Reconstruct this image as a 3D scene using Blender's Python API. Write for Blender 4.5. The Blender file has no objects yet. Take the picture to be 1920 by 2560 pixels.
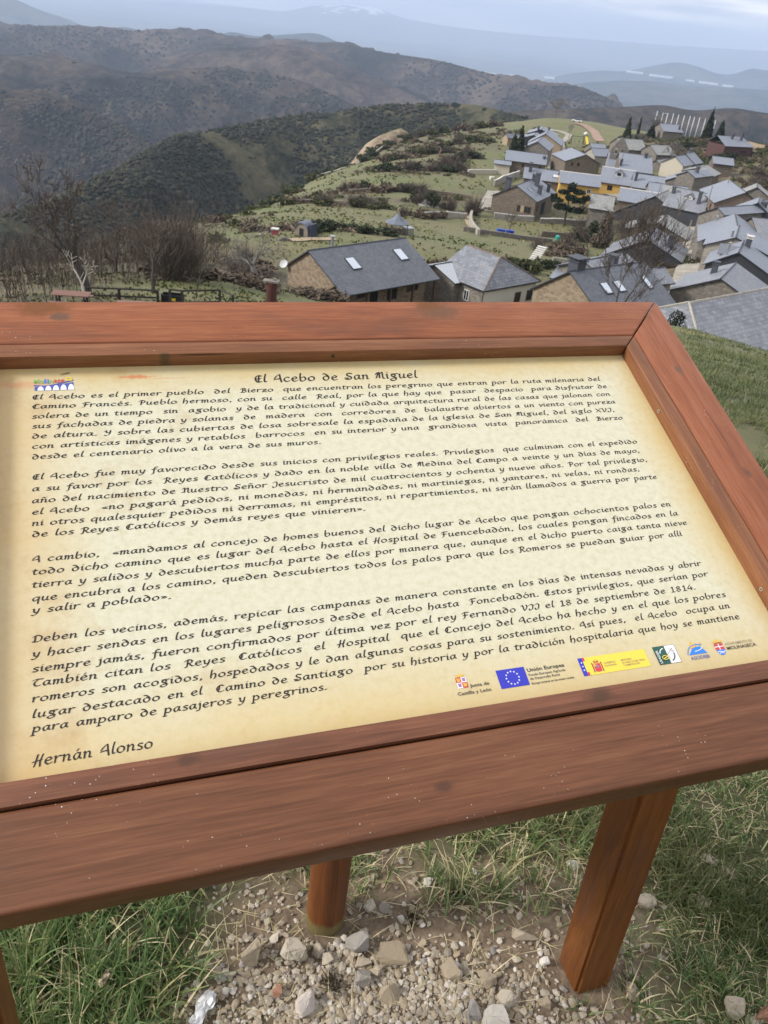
import bpy, bmesh, math, random
import numpy as np
from mathutils import Matrix, Vector

# ------------------------------------------------------------------ camera, light, exposure
scene = bpy.context.scene
COL = scene.collection
cam_data = bpy.data.cameras.new("camera")
cam = bpy.data.objects.new("camera", cam_data)
COL.objects.link(cam)
cam_data.sensor_fit = 'HORIZONTAL'
cam_data.sensor_width = 36.0
cam_data.lens = 36.0 * 2050.0 / 1920.0
cam_data.clip_start = 0.02
cam_data.clip_end = 60000.0
RX, RY, RZ = (0.99341106, 0.06045231, 0.09736523), (0.11460571, -0.52400523, -0.84396923), (0.0, 0.84956697, -0.52748077)
cam.matrix_world = Matrix(((RX[0], -RY[0], -RZ[0], 0.0), (RX[1], -RY[1], -RZ[1], 0.0), (RX[2], -RY[2], -RZ[2], 1.6), (0, 0, 0, 1)))
cam_data.dof.use_dof = True
cam_data.dof.focus_distance = 1.05
cam_data.dof.aperture_fstop = cam_data.lens / 1.15
scene.camera = cam

SUN_AZ, SUN_EL = math.radians(-102.0), math.radians(35.0)      # azimuth from +Y towards +X
world = bpy.data.worlds.new("World")
scene.world = world
world.use_nodes = True
wt = world.node_tree
wt.nodes.clear()
w_out = wt.nodes.new('ShaderNodeOutputWorld')
w_bg = wt.nodes.new('ShaderNodeBackground')
sky = wt.nodes.new('ShaderNodeTexSky')
sky.sky_type = 'NISHITA'
sky.sun_disc = False
sky.sun_elevation = SUN_EL
sky.sun_rotation = SUN_AZ
sky.altitude = 1100
sky.air_density = 1.0
sky.dust_density = 2.0
w_tc = wt.nodes.new('ShaderNodeTexCoord')
w_map = wt.nodes.new('ShaderNodeMapping')
w_map.inputs['Scale'].default_value = (1.6, 1.6, 16.0)
w_n = wt.nodes.new('ShaderNodeTexNoise')
w_n.inputs['Scale'].default_value = 2.3
w_n.inputs['Detail'].default_value = 7.0
w_n.inputs['Roughness'].default_value = 0.55
w_r = wt.nodes.new('ShaderNodeValToRGB')
w_r.color_ramp.elements[0].position = 0.42
w_r.color_ramp.elements[0].color = (6.8, 7.4, 9.2, 1)
w_r.color_ramp.elements[1].position = 0.62
w_r.color_ramp.elements[1].color = (15.5, 15.0, 14.4, 1)
w_mix = wt.nodes.new('ShaderNodeMix')
w_mix.data_type = 'RGBA'
w_mix.inputs[0].default_value = 0.82
wt.links.new(w_tc.outputs['Generated'], w_map.inputs['Vector'])
wt.links.new(w_map.outputs['Vector'], w_n.inputs['Vector'])
wt.links.new(w_n.outputs['Fac'], w_r.inputs['Fac'])
wt.links.new(sky.outputs['Color'], w_mix.inputs['A'])
wt.links.new(w_r.outputs['Color'], w_mix.inputs['B'])
wt.links.new(w_mix.outputs['Result'], w_bg.inputs['Color'])
w_bg.inputs['Strength'].default_value = 0.085
wt.links.new(w_bg.outputs['Background'], w_out.inputs['Surface'])

sun_data = bpy.data.lights.new("sun", 'SUN')
sun_data.energy = 2.9
sun_data.angle = math.radians(12.0)
sun_data.color = (1.0, 0.955, 0.89)
sun = bpy.data.objects.new("sun", sun_data)
COL.objects.link(sun)
sd = Vector((math.sin(SUN_AZ) * math.cos(SUN_EL), math.cos(SUN_AZ) * math.cos(SUN_EL), math.sin(SUN_EL)))
sun.rotation_euler = sd.to_track_quat('Z', 'Y').to_euler()

vs = scene.view_settings
vs.view_transform = 'Standard'
vs.look = 'None'
vs.exposure = 0.40
vs.gamma = 1.0
scene.render.film_transparent = False
cy = scene.cycles
cy.max_bounces = 6
cy.diffuse_bounces = 3
cy.glossy_bounces = 2
cy.transmission_bounces = 3
cy.transparent_max_bounces = 8
cy.volume_bounces = 1
cy.caustics_reflective = False
cy.caustics_refractive = False
cy.sample_clamp_indirect = 6.0
cy.use_denoising = True

# ------------------------------------------------------------------ small helpers
rng = np.random.default_rng(7)
random.seed(7)

def tag(o, label=None, cat=None, group=None, kind=None):
    if label: o["label"] = label
    if cat: o["category"] = cat
    if group: o["group"] = group
    if kind: o["kind"] = kind
    return o

def empty(name, loc=(0, 0, 0), rz=0.0):
    o = bpy.data.objects.new(name, None)
    o.empty_display_size = 0.2
    COL.objects.link(o)
    o.location = loc
    o.rotation_euler = (0, 0, rz)
    return o

def link(name, me, parent=None, loc=None, rz=None):
    o = bpy.data.objects.new(name, me)
    COL.objects.link(o)
    if parent is not None: o.parent = parent
    if loc is not None: o.location = loc
    if rz is not None: o.rotation_euler = (0, 0, rz)
    return o

def np_mesh(name, verts, faces, mats=(), smooth=False, attrs=None, mat_idx=None):
    """verts (n,3); faces: (m,k) array, or a list of such arrays"""
    me = bpy.data.meshes.new(name)
    verts = np.asarray(verts, dtype=np.float32)
    fl = faces if isinstance(faces, list) else [faces]
    fl = [np.asarray(f, dtype=np.int32) for f in fl if len(f)]
    loops = np.concatenate([f.ravel() for f in fl])
    totals = np.concatenate([np.full(len(f), f.shape[1], dtype=np.int32) for f in fl])
    starts = np.concatenate([[0], np.cumsum(totals)[:-1]]).astype(np.int32)
    me.vertices.add(len(verts))
    me.vertices.foreach_set("co", verts.ravel())
    me.loops.add(len(loops))
    me.loops.foreach_set("vertex_index", loops)
    me.polygons.add(len(totals))
    me.polygons.foreach_set("loop_start", starts)
    me.polygons.foreach_set("loop_total", totals)
    if mat_idx is not None:
        me.polygons.foreach_set("material_index", np.asarray(mat_idx, dtype=np.int32))
    me.polygons.foreach_set("use_smooth", np.full(len(totals), smooth, dtype=bool))
    for m in mats: me.materials.append(m)
    if attrs:
        for k, a in attrs.items():
            a = np.asarray(a, dtype=np.float32)
            if a.ndim == 1:
                at = me.attributes.new(k, 'FLOAT', 'POINT')
                at.data.foreach_set("value", a)
            else:
                at = me.attributes.new(k, 'FLOAT_VECTOR', 'POINT')
                at.data.foreach_set("vector", a.ravel())
    me.update(calc_edges=True)
    return me

class MB:
    """collects boxes, prisms and tubes; build() links them as ONE mesh object"""
    def __init__(s): s.v, s.f, s.m, s.uv = [], [], [], []
    def poly(s, pts, mi=0, uv=None):
        n = len(s.v)
        s.v += [tuple(p) for p in pts]
        s.f.append(tuple(range(n, n + len(pts))))
        s.m.append(mi)
        s.uv.append(uv)
    def mesh(s, pts, faces, mi=0):
        n = len(s.v)
        s.v += [tuple(p) for p in pts]
        for f in faces:
            s.f.append(tuple(n + i for i in f)); s.m.append(mi); s.uv.append(None)
    def box(s, x0, x1, y0, y1, z0, z1, mi=0):
        s.mesh([(x0, y0, z0), (x1, y0, z0), (x1, y1, z0), (x0, y1, z0), (x0, y0, z1), (x1, y0, z1), (x1, y1, z1), (x0, y1, z1)],
               [(3, 2, 1, 0), (4, 5, 6, 7), (0, 1, 5, 4), (1, 2, 6, 5), (2, 3, 7, 6), (3, 0, 4, 7)], mi)
    def hexa(s, p, mi=0):   # 4 bottom + 4 top corners
        s.mesh(p, [(3, 2, 1, 0), (4, 5, 6, 7), (0, 1, 5, 4), (1, 2, 6, 5), (2, 3, 7, 6), (3, 0, 4, 7)], mi)
    def tube(s, a, b, r0, r1=None, n=8, mi=0, caps=True):
        r1 = r0 if r1 is None else r1
        a, b = Vector(a), Vector(b)
        d = (b - a).normalized()
        u = d.orthogonal().normalized()
        w = d.cross(u)
        pts = []
        for p, r in ((a, r0), (b, r1)):
            for i in range(n):
                t = 2 * math.pi * i / n
                pts.append(p + u * math.cos(t) * r + w * math.sin(t) * r)
        fs = [(i, (i + 1) % n, n + (i + 1) % n, n + i) for i in range(n)]
        if caps: fs += [tuple(range(n - 1, -1, -1)), tuple(range(n, 2 * n))]
        s.mesh(pts, fs, mi)
    def build(s, name, mats, parent=None, smooth=False, loc=None, rz=None):
        me = bpy.data.meshes.new(name)
        me.from_pydata(s.v, [], s.f)
        mats = mats if isinstance(mats, (list, tuple)) else [mats]
        for m in mats: me.materials.append(m)
        me.polygons.foreach_set("material_index", np.array(s.m, dtype=np.int32))
        me.polygons.foreach_set("use_smooth", np.full(len(s.f), smooth, dtype=bool))
        if any(u is not None for u in s.uv):
            ul = me.uv_layers.new(name="UVMap")
            i = 0
            for f, u in zip(s.f, s.uv):
                for k in range(len(f)):
                    ul.data[i].uv = u[k] if u is not None else (0, 0)
                    i += 1
        me.update()
        return link(name, me, parent, loc, rz)

# value noise (numpy), used for the lie of the land and for scattering
_tab = np.random.default_rng(11).random((256, 256))
def vnoise(x, y):
    x = np.asarray(x, float); y = np.asarray(y, float)
    xi = np.floor(x).astype(int); yi = np.floor(y).astype(int)
    fx = x - xi; fy = y - yi
    fx = fx * fx * (3 - 2 * fx); fy = fy * fy * (3 - 2 * fy)
    a = _tab[xi & 255, yi & 255]; b = _tab[(xi + 1) & 255, yi & 255]
    c = _tab[xi & 255, (yi + 1) & 255]; d = _tab[(xi + 1) & 255, (yi + 1) & 255]
    return (a * (1 - fx) + b * fx) * (1 - fy) + (c * (1 - fx) + d * fx) * fy
def fbm(x, y, oct=4):
    s = 0.0; a = 0.5
    for i in range(oct):
        s = s + a * vnoise(x * 2 ** i + 17.3 * i, y * 2 ** i + 5.1 * i); a *= 0.5
    return s

# ------------------------------------------------------------------ materials
def nt_new(name):
    m = bpy.data.materials.new(name)
    m.use_nodes = True
    t = m.node_tree
    return m, t, t.nodes['Principled BSDF']
def N(t, kind, **kw):
    n = t.nodes.new(kind)
    for k, v in kw.items():
        if hasattr(n, k) and not k[0].isupper(): setattr(n, k, v)
        else: n.inputs[k.replace('_', ' ')].default_value = v
    return n
def ramp(t, fac, stops, interp='LINEAR'):
    r = t.nodes.new('ShaderNodeValToRGB')
    r.color_ramp.interpolation = interp
    e = r.color_ramp.elements
    while len(e) < len(stops): e.new(0.5)
    for i, (p, c) in enumerate(stops):
        e[i].position = p
        e[i].color = (*c, 1) if len(c) == 3 else c
    t.links.new(fac, r.inputs['Fac'])
    return r.outputs['Color']
def mixc(t, fac, a, b, mode='MIX'):
    m = t.nodes.new('ShaderNodeMix')
    m.data_type = 'RGBA'; m.blend_type = mode
    for s, v in ((m.inputs[0], fac), (m.inputs['A'], a), (m.inputs['B'], b)):
        if isinstance(v, (int, float)): s.default_value = v
        elif isinstance(v, tuple): s.default_value = (*v, 1)
        else: t.links.new(v, s)
    return m.outputs['Result']
def math_n(t, op, a, b=0.0, c=None, clamp=False):
    m = t.nodes.new('ShaderNodeMath'); m.operation = op; m.use_clamp = clamp
    for i, v in enumerate((a, b) if c is None else (a, b, c)):
        if isinstance(v, (int, float)): m.inputs[i].default_value = v
        else: t.links.new(v, m.inputs[i])
    return m.outputs[0]
def noise(t, vec, scale, detail=4, rough=0.55, dist=0.0):
    n = t.nodes.new('ShaderNodeTexNoise')
    n.inputs['Scale'].default_value = scale; n.inputs['Detail'].default_value = detail
    n.inputs['Roughness'].default_value = rough; n.inputs['Distortion'].default_value = dist
    if vec is not None: t.links.new(vec, n.inputs['Vector'])
    return n.outputs['Fac']
def voro(t, vec, scale, feature='F1', out='Color', rand=1.0):
    n = t.nodes.new('ShaderNodeTexVoronoi'); n.feature = feature
    n.inputs['Scale'].default_value = scale; n.inputs['Randomness'].default_value = rand
    if vec is not None: t.links.new(vec, n.inputs['Vector'])
    return n.outputs[out]
def coords(t, out='Object', scale=None):
    c = t.nodes.new('ShaderNodeTexCoord').outputs[out]
    if scale:
        m = t.nodes.new('ShaderNodeMapping'); m.inputs['Scale'].default_value = scale
        t.links.new(c, m.inputs['Vector']); return m.outputs['Vector']
    return c
def attr(t, name, out='Fac'):
    a = t.nodes.new('ShaderNodeAttribute'); a.attribute_name = name
    return a.outputs[out]
def worldpos(t):
    return t.nodes.new('ShaderNodeNewGeometry').outputs['Position']
def bump(t, bsdf, h, strength=0.3, dist=0.02):
    b = t.nodes.new('ShaderNodeBump')
    b.inputs['Strength'].default_value = strength; b.inputs['Distance'].default_value = dist
    t.links.new(h, b.inputs['Height']); t.links.new(b.outputs['Normal'], bsdf.inputs['Normal'])
def plain(name, col, rough=0.7, metal=0.0, var=0.12, scale=6.0):
    m, t, b = nt_new(name)
    f = noise(t, coords(t), scale, 3)
    c = mixc(t, f, tuple(x * (1 - var) for x in col), tuple(min(1, x * (1 + var)) for x in col))
    t.links.new(c, b.inputs['Base Color'])
    b.inputs['Roughness'].default_value = rough; b.inputs['Metallic'].default_value = metal
    return m
# ------------------------------------------------------------------ the lie of the land
CTRL = [(-20.1,38.8,-13.2),(-15.5,42.8,-13.8),(-10.7,51.2,-15.5),(-13,56,-16.9),(-18.7,62.3,-18.3),(-15.9,69.1,-19.5),(-37.1,93.9,-27.2),(-38.1,83.2,-24.1),(-39.8,119.5,-30.7),(-37.5,135.9,-32.4),(-36.7,156.8,-34.3),(-35,207.9,-40.3),(-31.2,264.3,-43.9),(-20.4,336.1,-45.7),(-11.3,371.9,-45.3),(-13.4,101.1,-24.3),(-2.9,109.1,-25),(-6.4,86.8,-24.4),(3.1,105.1,-26),(12.4,112,-27),(-23.4,144.4,-31.3),(-14.9,161.1,-31.6),(-4.6,186.9,-33.0),(-16.2,226,-37.7),(-1.4,262.1,-37.6),(12.2,222,-34.6),(5.1,357.2,-42.8),(21.1,367,-40.1),(32.7,396.6,-38.7),(48.4,415.3,-37.3),(63.9,423.5,-36.1),(76.7,411.2,-35.6),(83.3,389.4,-35.2),(89.5,372.8,-33.5),(61.1,337.6,-34.4),(48.9,334.4,-35.3),(92.5,336,-31.2),(95,293.4,-30.6),(89.8,247.6,-27.7),(101.3,270.1,-27.8),(114.5,308,-28.8),(108.3,326.2,-28.7),(39.8,125.3,-29.2),(50.3,154,-30.4),(58.4,170,-30.8),(37.5,250,-34.6),(43,295,-35.8),(21.8,163.2,-33.5),(26.8,134.5,-30),(0,20,-5.9),(0,30,-9.6),(0,40,-13.4),(8,45,-15.6),(8,30,-9.9),(-6,62,-19.3),(6,62,-21.5),(14,52,-18.2),(23,45,-15.4),(35,55,-17.5),
 (-5,81,-24.9),(8,87,-25.6),(19,80,-24.4),(20,90,-24.4),(37,137,-31.6),(45,160,-33.3),(50,184,-34.3),(56,180,-31.0),(46,187,-32.5),(36,174,-30.8),(47,215,-33.6),(35,200,-32.7),(29,205,-33.5),(21,181,-34.3),(27,237,-34.3),(20,233,-34.1),(32,257,-33.1),(36,276,-33.7),(38,301,-34.8),(34,287,-34.5),(40,234,-32.3),(55,237,-31.9),(50,260,-33.9),(54,289,-35.9),(63,284,-33.2),(72,280,-33.5),(65,232,-30.3),(69,238,-30.1),(78,237,-29.9),(69,224,-30.7),(63,208,-29.4),(62,177,-28.6),(66,177,-27.7),(53,146,-26.0),(58,151,-26.5),(43,117,-24.7),(46,125,-26.6),(41,109,-26.0),(34,91,-25.4),(22,59,-18.9),(27,86,-23.9),(17,89,-24.1),(89,340,-32.7),(95,288,-29.5),(28,298,-35.4),(-8,89,-25.1),(-1,92,-24.7),(4,88,-24.1),
 (-63.7,191,-66),(-60,217,-67),(-56,333,-84),(-50,423,-90),(-30,500,-88),(-17,560,-86),(70,600,-80),(92,610,-76),(150,470,-66),(-65,160,-60),(-70,140,-53),(-60,60,-30),(-45,45,-20),(-250,0,-70),(-300,300,-180),(-200,600,-190),(0,750,-150),(200,750,-130),(400,500,-80),(350,200,-12),(300,0,10),(0,-60,8),(-150,-60,-2),(150,-60,12),(140,150,-16),(110,70,-14),(70,40,-11)]
for a_ in (-50, -25, 0, 14, 26, 42, 65):
    prof = ((1.2, 0.0), (3.5, -0.25), (6, -0.75), (10, -2.3), (14, -3.9), (20, -6.3), (30, -10.3)) if a_ < 5 else ((1.2, 0.0), (3.5, -0.1), (6, -0.5), (10, -1.5), (14, -2.55), (20, -4.6), (30, -8.6))
    for r_, z_ in prof:
        CTRL.append((r_ * math.sin(math.radians(a_)), r_ * math.cos(math.radians(a_)), z_))
for a_ in (110, 150, 190, 230, 270): CTRL.append((3 * math.sin(math.radians(a_)), 3 * math.cos(math.radians(a_)), 0.1))
_c = np.array(CTRL, float)
def _phi(r2): return 0.5 * r2 * np.log(r2 + 1e-9)
_n = len(_c)
_d2 = ((_c[:, None, :2] - _c[None, :, :2]) ** 2).sum(-1)
_lam = np.where(np.hypot(_c[:, 0], _c[:, 1]) < 32, 0.05, np.hypot(_c[:, 0], _c[:, 1]) * 2.5)
_A = np.zeros((_n + 3, _n + 3))
_A[:_n, :_n] = _phi(_d2) + np.diag(_lam)
_A[:_n, _n] = 1; _A[:_n, _n + 1:] = _c[:, :2]; _A[_n, :_n] = 1; _A[_n + 1:, :_n] = _c[:, :2].T
_w = np.linalg.solve(_A, np.concatenate([_c[:, 2], np.zeros(3)]))
def gz(x, y):
    x = np.asarray(x, float); y = np.asarray(y, float)
    sh = x.shape; x = x.ravel(); y = y.ravel()
    z = np.empty(len(x))
    for i in range(0, len(x), 20000):
        xx, yy = x[i:i + 20000], y[i:i + 20000]
        d2 = (xx[:, None] - _c[None, :, 0]) ** 2 + (yy[:, None] - _c[None, :, 1]) ** 2
        z[i:i + 20000] = _phi(d2) @ _w[:_n] + _w[_n] + xx * _w[_n + 1] + yy * _w[_n + 2]
    r = np.hypot(x, y)
    z = z + (fbm(x / 14, y / 14, 3) - 0.45) * 1.3 * np.clip((r - 25) / 60, 0, 1)
    z = z + (fbm(x / 0.9 + 40, y / 0.9, 3) - 0.45) * 0.10 * np.clip((r - 1.5) / 4, 0.25, 1)
    return z.reshape(sh)
def gz1(x, y): return float(gz(np.array([x]), np.array([y]))[0])

def zone_soil(x, y):
    """bare stony earth under the board"""
    e = np.hypot((x - 0.17) / 0.40, (y - 0.86) / 0.30)
    e2 = np.hypot((x - 0.42) / 0.22, (y - 1.02) / 0.22)
    e3 = np.hypot((x - 0.05) / 0.16, (y - 1.05) / 0.16)
    v = np.minimum(np.minimum(e, e2), e3) + (fbm(x * 7, y * 7, 3) - 0.45) * 0.9
    return np.clip((1.25 - v) * 2.5, 0, 1)
def zone_green(x, y):
    """1 = mown green meadow, 0 = brown scrub"""
    r = np.hypot(x, y)
    g = fbm(x / 26 + 3, y / 26 + 9, 4) + 0.10 * np.exp(-((x + 6) / 22) ** 2 - ((y - 120) / 35) ** 2) * 2
    g = g + 0.34 * np.exp(-((x - 62) / 30) ** 2 - ((y - 385) / 45) ** 2) + 0.2 * np.exp(-((x - 19) / 12) ** 2 - ((y - 140) / 28) ** 2) + 0.3 * np.exp(-((x + 12) / 9) ** 2 - ((y - 58) / 12) ** 2)
    g = g - 0.8 * np.exp(-((x + 40) / 20) ** 2 - ((y - 62) / 45) ** 2) - 0.25 * np.clip((x - 72) / 20, 0, 1) * np.clip((y - 120) / 60, 0, 1) * np.clip((345 - y) / 40, 0, 1)
    g = np.clip((g - 0.36) * 6, 0, 1)
    return np.where(r < 30, np.maximum(g * np.clip((r - 2) / 6, 0, 1), np.clip((34 - r) / 15, 0, 1) * np.clip(.30 + r / 18, 0, .85)), g)

def ground_material():
    m, t, b = nt_new('ground_turf')
    p = worldpos(t)
    n1 = noise(t, p, 0.35, 6, 0.65)
    n2 = noise(t, p, 2.6, 6, 0.7)
    n3 = noise(t, p, 38, 4, 0.7)
    meadow = ramp(t, n2, [(0.30, (0.050, 0.070, 0.020)), (0.52, (0.115, 0.138, 0.042)), (0.75, (0.21, 0.20, 0.08))])
    scrub = ramp(t, n1, [(0.30, (0.035, 0.036, 0.018)), (0.48, (0.075, 0.066, 0.036)), (0.62, (0.13, 0.10, 0.055)), (0.8, (0.20, 0.17, 0.10))])
    n0 = noise(t, p, 0.075, 5, 0.7)
    meadow = mixc(t, ramp(t, n0, [(0.40, (0, 0, 0)), (0.60, (0.8, 0.8, 0.8))]), meadow, (0.165, 0.145, 0.07))
    n4 = noise(t, p, 0.9, 6, 0.75)
    meadow = mixc(t, ramp(t, n4, [(0.50, (0, 0, 0)), (0.66, (0.7, 0.7, 0.7))]), meadow, (0.05, 0.058, 0.024))
    g = mixc(t, attr(t, 'green'), scrub, meadow)
    g = mixc(t, math_n(t, 'MULTIPLY', n1, 0.35), g, (0.17, 0.14, 0.075))
    soil = ramp(t, n3, [(0.25, (0.085, 0.058, 0.037)), (0.55, (0.195, 0.143, 0.095)), (0.8, (0.33, 0.262, 0.185))])
    c = mixc(t, attr(t, 'soil'), g, soil)
    t.links.new(c, b.inputs['Base Color'])
    b.inputs['Roughness'].default_value = 0.95
    bump(t, b, n3, 0.5, 0.01)
    return m

az = np.radians(np.concatenate([np.linspace(-180, -62, 24)[:-1], np.linspace(-62, 64, 300)[:-1], np.linspace(64, 180, 24)]))
rr = np.concatenate([[0.05], 0.35 * (900 / 0.35) ** np.linspace(0, 1, 300)])
RA, AZ = np.meshgrid(rr, az, indexing='ij')
gx, gy = RA * np.sin(AZ), RA * np.cos(AZ)
gzv = gz(gx, gy)
gv = np.stack([gx.ravel(), gy.ravel(), gzv.ravel()], 1)
na = len(az)
ii, jj = np.meshgrid(np.arange(len(rr) - 1), np.arange(na - 1), indexing='ij')
gf = np.stack([ii * na + jj, ii * na + jj + 1, (ii + 1) * na + jj + 1, (ii + 1) * na + jj], -1).reshape(-1, 4)[:, ::-1]
me = np_mesh('ground', gv, gf, [ground_material()], True, {'soil': zone_soil(gx, gy).ravel(), 'green': zone_green(gx, gy).ravel()})
tag(link('ground', me), 'grassy hillside falling away to the village', 'ground', kind='structure')

# ------------------------------------------------------------------ hills, basin and mountains
def hill_material(name, lo, mid, hi, s, grass=0.0):
    m, t, b = nt_new(name)
    p = worldpos(t)
    n1 = noise(t, p, 1 / s, 8, 0.62, 0.4)
    n2 = noise(t, p, 9 / s, 6, 0.7)
    f = math_n(t, 'ADD', math_n(t, 'MULTIPLY', n1, 0.62), math_n(t, 'MULTIPLY', n2, 0.38))
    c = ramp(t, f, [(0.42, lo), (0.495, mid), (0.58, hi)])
    t.links.new(c, b.inputs['Base Color'])
    b.inputs['Roughness'].default_value = 1.0
    b.inputs['Specular IOR Level'].default_value = 0.1
    bump(t, b, n2, 1.0, s * 0.05)
    return m
M_brown = hill_material('heath_brown', (0.012, 0.014, 0.011), (0.050, 0.037, 0.028), (0.115, 0.085, 0.060), 300)
M_mid = hill_material('oak_scrub', (0.010, 0.012, 0.009), (0.044, 0.033, 0.025), (0.10, 0.078, 0.052), 200)
M_scrub = hill_material('broom_scrub', (0.018, 0.022, 0.013), (0.052, 0.052, 0.030), (0.115, 0.100, 0.058), 60)
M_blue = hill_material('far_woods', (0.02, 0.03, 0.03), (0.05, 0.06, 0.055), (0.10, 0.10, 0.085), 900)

def catmull(P, n):
    P = np.asarray(P, float)
    d = np.concatenate([[0], np.cumsum(np.linalg.norm(np.diff(P, axis=0), axis=1))])
    s = np.linspace(0, d[-1], n)
    out = np.empty((n, P.shape[1]))
    Q = np.vstack([2 * P[0] - P[1], P, 2 * P[-1] - P[-2]])
    for k, v in enumerate(s):
        i = min(np.searchsorted(d, v, 'right') - 1, len(P) - 2)
        t = (v - d[i]) / max(d[i + 1] - d[i], 1e-9)
        a, b, c, e = Q[i], Q[i + 1], Q[i + 2], Q[i + 3]
        out[k] = 0.5 * (2 * b + (c - a) * t + (2 * a - 5 * b + 4 * c - e) * t * t + (3 * b - a - 3 * c + e) * t ** 3)
    return out

def hill(name, crest, drop, run, mat, label, gully=0.12, gscale=220.0, ns=420, nt=130, crest_noise=0.01, back=0.8, seed=0.0, cat='hill', extra=None):
    """a ridge: front slope towards the viewer falls 'drop' over 'run' metres, with gullies; a real back slope too"""
    C = catmull(crest, ns)
    rad = C[:, :2] / np.linalg.norm(C[:, :2], axis=1)[:, None]
    R = np.linalg.norm(C[:, :2], axis=1)
    s = np.concatenate([[0], np.cumsum(np.linalg.norm(np.diff(C[:, :2], axis=0), axis=1))])
    u = np.concatenate([np.linspace(-back, 0, nt // 4)[:-1], np.linspace(0, 1, nt)])
    U, S_ = np.meshgrid(u, s, indexing='ij')
    fall = np.where(U >= 0, (U ** 1.25) * drop, (-U) ** 1.3 * drop * 0.9)
    rho = R[None, :] - U * run
    X = rad[None, :, 0] * rho; Y = rad[None, :, 1] * rho
    g1 = 1 - np.abs(2 * fbm(X / gscale + seed, Y / gscale + seed * 1.7, 4) - 0.94)
    g2 = fbm(X / (gscale * 0.22) + seed, Y / (gscale * 0.22), 3) - 0.46
    amp = np.clip(np.abs(U) * 3.0, crest_noise, 1)
    g3 = fbm(X / (gscale * 0.06) + seed, Y / (gscale * 0.06), 3) - 0.46
    Z = C[None, :, 2] - fall + drop * gully * ((g1 - 0.80) * 2.8 + g2 * 0.8 + g3 * 0.30) * amp
    v = np.stack([X.ravel(), Y.ravel(), Z.ravel()], 1)
    a, b = np.meshgrid(np.arange(len(u) - 1), np.arange(ns - 1), indexing='ij')
    f = np.stack([a * ns + b, a * ns + b + 1, (a + 1) * ns + b + 1, (a + 1) * ns + b], -1).reshape(-1, 4)
    o = link(name, np_mesh(name, v, f, [mat], True))
    tag(o, label, cat, kind='structure')
    return v.reshape(len(u), ns, 3)

H_CREST = {
'scrub':[(-201,326,-113),(-201,375,-110),(-202,409,-110),(-194,470,-107),(-179,542,-98),(-174,608,-94),(-146,678,-92),(-122,724,-89),(-90,770,-86),(-41,795,-77),(11,817,-71),(46,796,-68),(74,753,-69),(98,730,-70)],
'spur_left':[(-1073,1566,-83),(-808,1432,-139),(-645,1344,-165),(-567,1324,-169),(-458,1257,-176),(-377,1177,-187),(-354,1130,-191),(-319,1085,-208)],
'spur_mid':[(-1253,1920,-182),(-941,1980,-182),(-793,1990,-181),(-685,1997,-187),(-623,1997,-186),(-526,2078,-168),(-410,2104,-167),(-291,2022,-167),(-143,1884,-195),(-91,1836,-205)],
'spur_back':[(-849,2764,-220),(-701,2756,-181),(-531,2745,-154),(-454,2709,-138),(-344,2674,-144),(-246,2633,-168),(-138,2589,-194),(-20,2490,-219),(47,2438,-231)],
'ridge':[(-2040,2959,-203),(-1489,3161,-198),(-1313,3239,-185),(-1126,3309,-181),(-887,3382,-165),(-721,3421,-165),(-579,3448,-161),(-428,3420,-153),(-350,3379,-146),(-185,3291,-154),(0,3196,-155),(135,3093,-166),(248,2985,-171),(334,2926,-177),(436,2862,-165),(502,2800,-175),(562,2736,-196),(610,2672,-222)],
'low_right':[(70,1491,-151),(104,1540,-145),(175,1585,-135),(255,1625,-128),(352,1659,-118),(420,1695,-112),(462,1632,-110),(520,1615,-99),(577,1596,-99),(662,1508,-91)],
'blue_far':[(-2510,6517,-472),(-2406,6561,-402),(-2251,6619,-346),(-2135,6657,-350),(-1990,6701,-364),(-1610,6804,-331),(-1499,6831,-306),(-1329,6865,-315),(-1102,6907,-283),(-900,6937,-259),(-736,6955,-299),(-568,6967,-371)],
'basin_hill':[(935,10933,-774),(1453,10890,-550),(1887,10828,-449),(2150,10779,-423),(2477,10713,-326),(2678,10665,-275),(2893,10609,-286),(3114,10545,-331),(3275,10496,-320),(3455,10440,-247),(3613,10387,-244),(4285,10129,-213)],
'basin_ridge':[(954,7422,-507),(1125,7403,-416),(1481,7344,-353),(1747,7286,-333),(1893,7249,-332),(2177,7170,-316),(2502,7064,-294),(2970,6881,-294)],
'mount_left':[(-4811,7605,-128),(-4077,8020,-237),(-3802,8153,-272),(-3682,8206,-313),(-3519,8275,-372),(-3339,8347,-415),(-3217,8393,-456),(-3030,8457,-543)],
'mount_far':[(-9796,21879,-1156),(-8991,22222,-1160),(-8048,22593,-907),(-7426,22812,-665),(-6621,23062,-553),(-5704,23306,-545),(-4953,23478,-506),(-3992,23661,-497),(-3220,23781,-311),(-2446,23876,-200),(-1738,23936,-191),(-921,23980,-343),(-4,23997,-400),(1008,23976,-412),(2310,23886,-392),(3969,23667,-325),(5842,23277,-253),(7764,22708,-148),(9987,21824,-62)],
}
scrub_grid = hill('hill_scrub', H_CREST['scrub'], 150, 330, M_scrub, 'dark scrub covered hillside across the near valley', 0.15, 120, crest_noise=0.02)
spur_left_grid = hill('hill_spur_left', H_CREST['spur_left'], 330, 700, M_mid, 'brown wooded spur falling into the valley from the left', 0.27, 260, seed=3.1)
spur_mid_grid = hill('hill_spur_middle', H_CREST['spur_mid'], 330, 800, M_mid, 'long brown spur with dark woods in the middle distance', 0.30, 330, seed=8.2)
hill('hill_spur_behind', H_CREST['spur_back'], 260, 700, M_brown, 'brown rounded spur below the long skyline ridge', 0.28, 360, seed=5.5)
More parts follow.
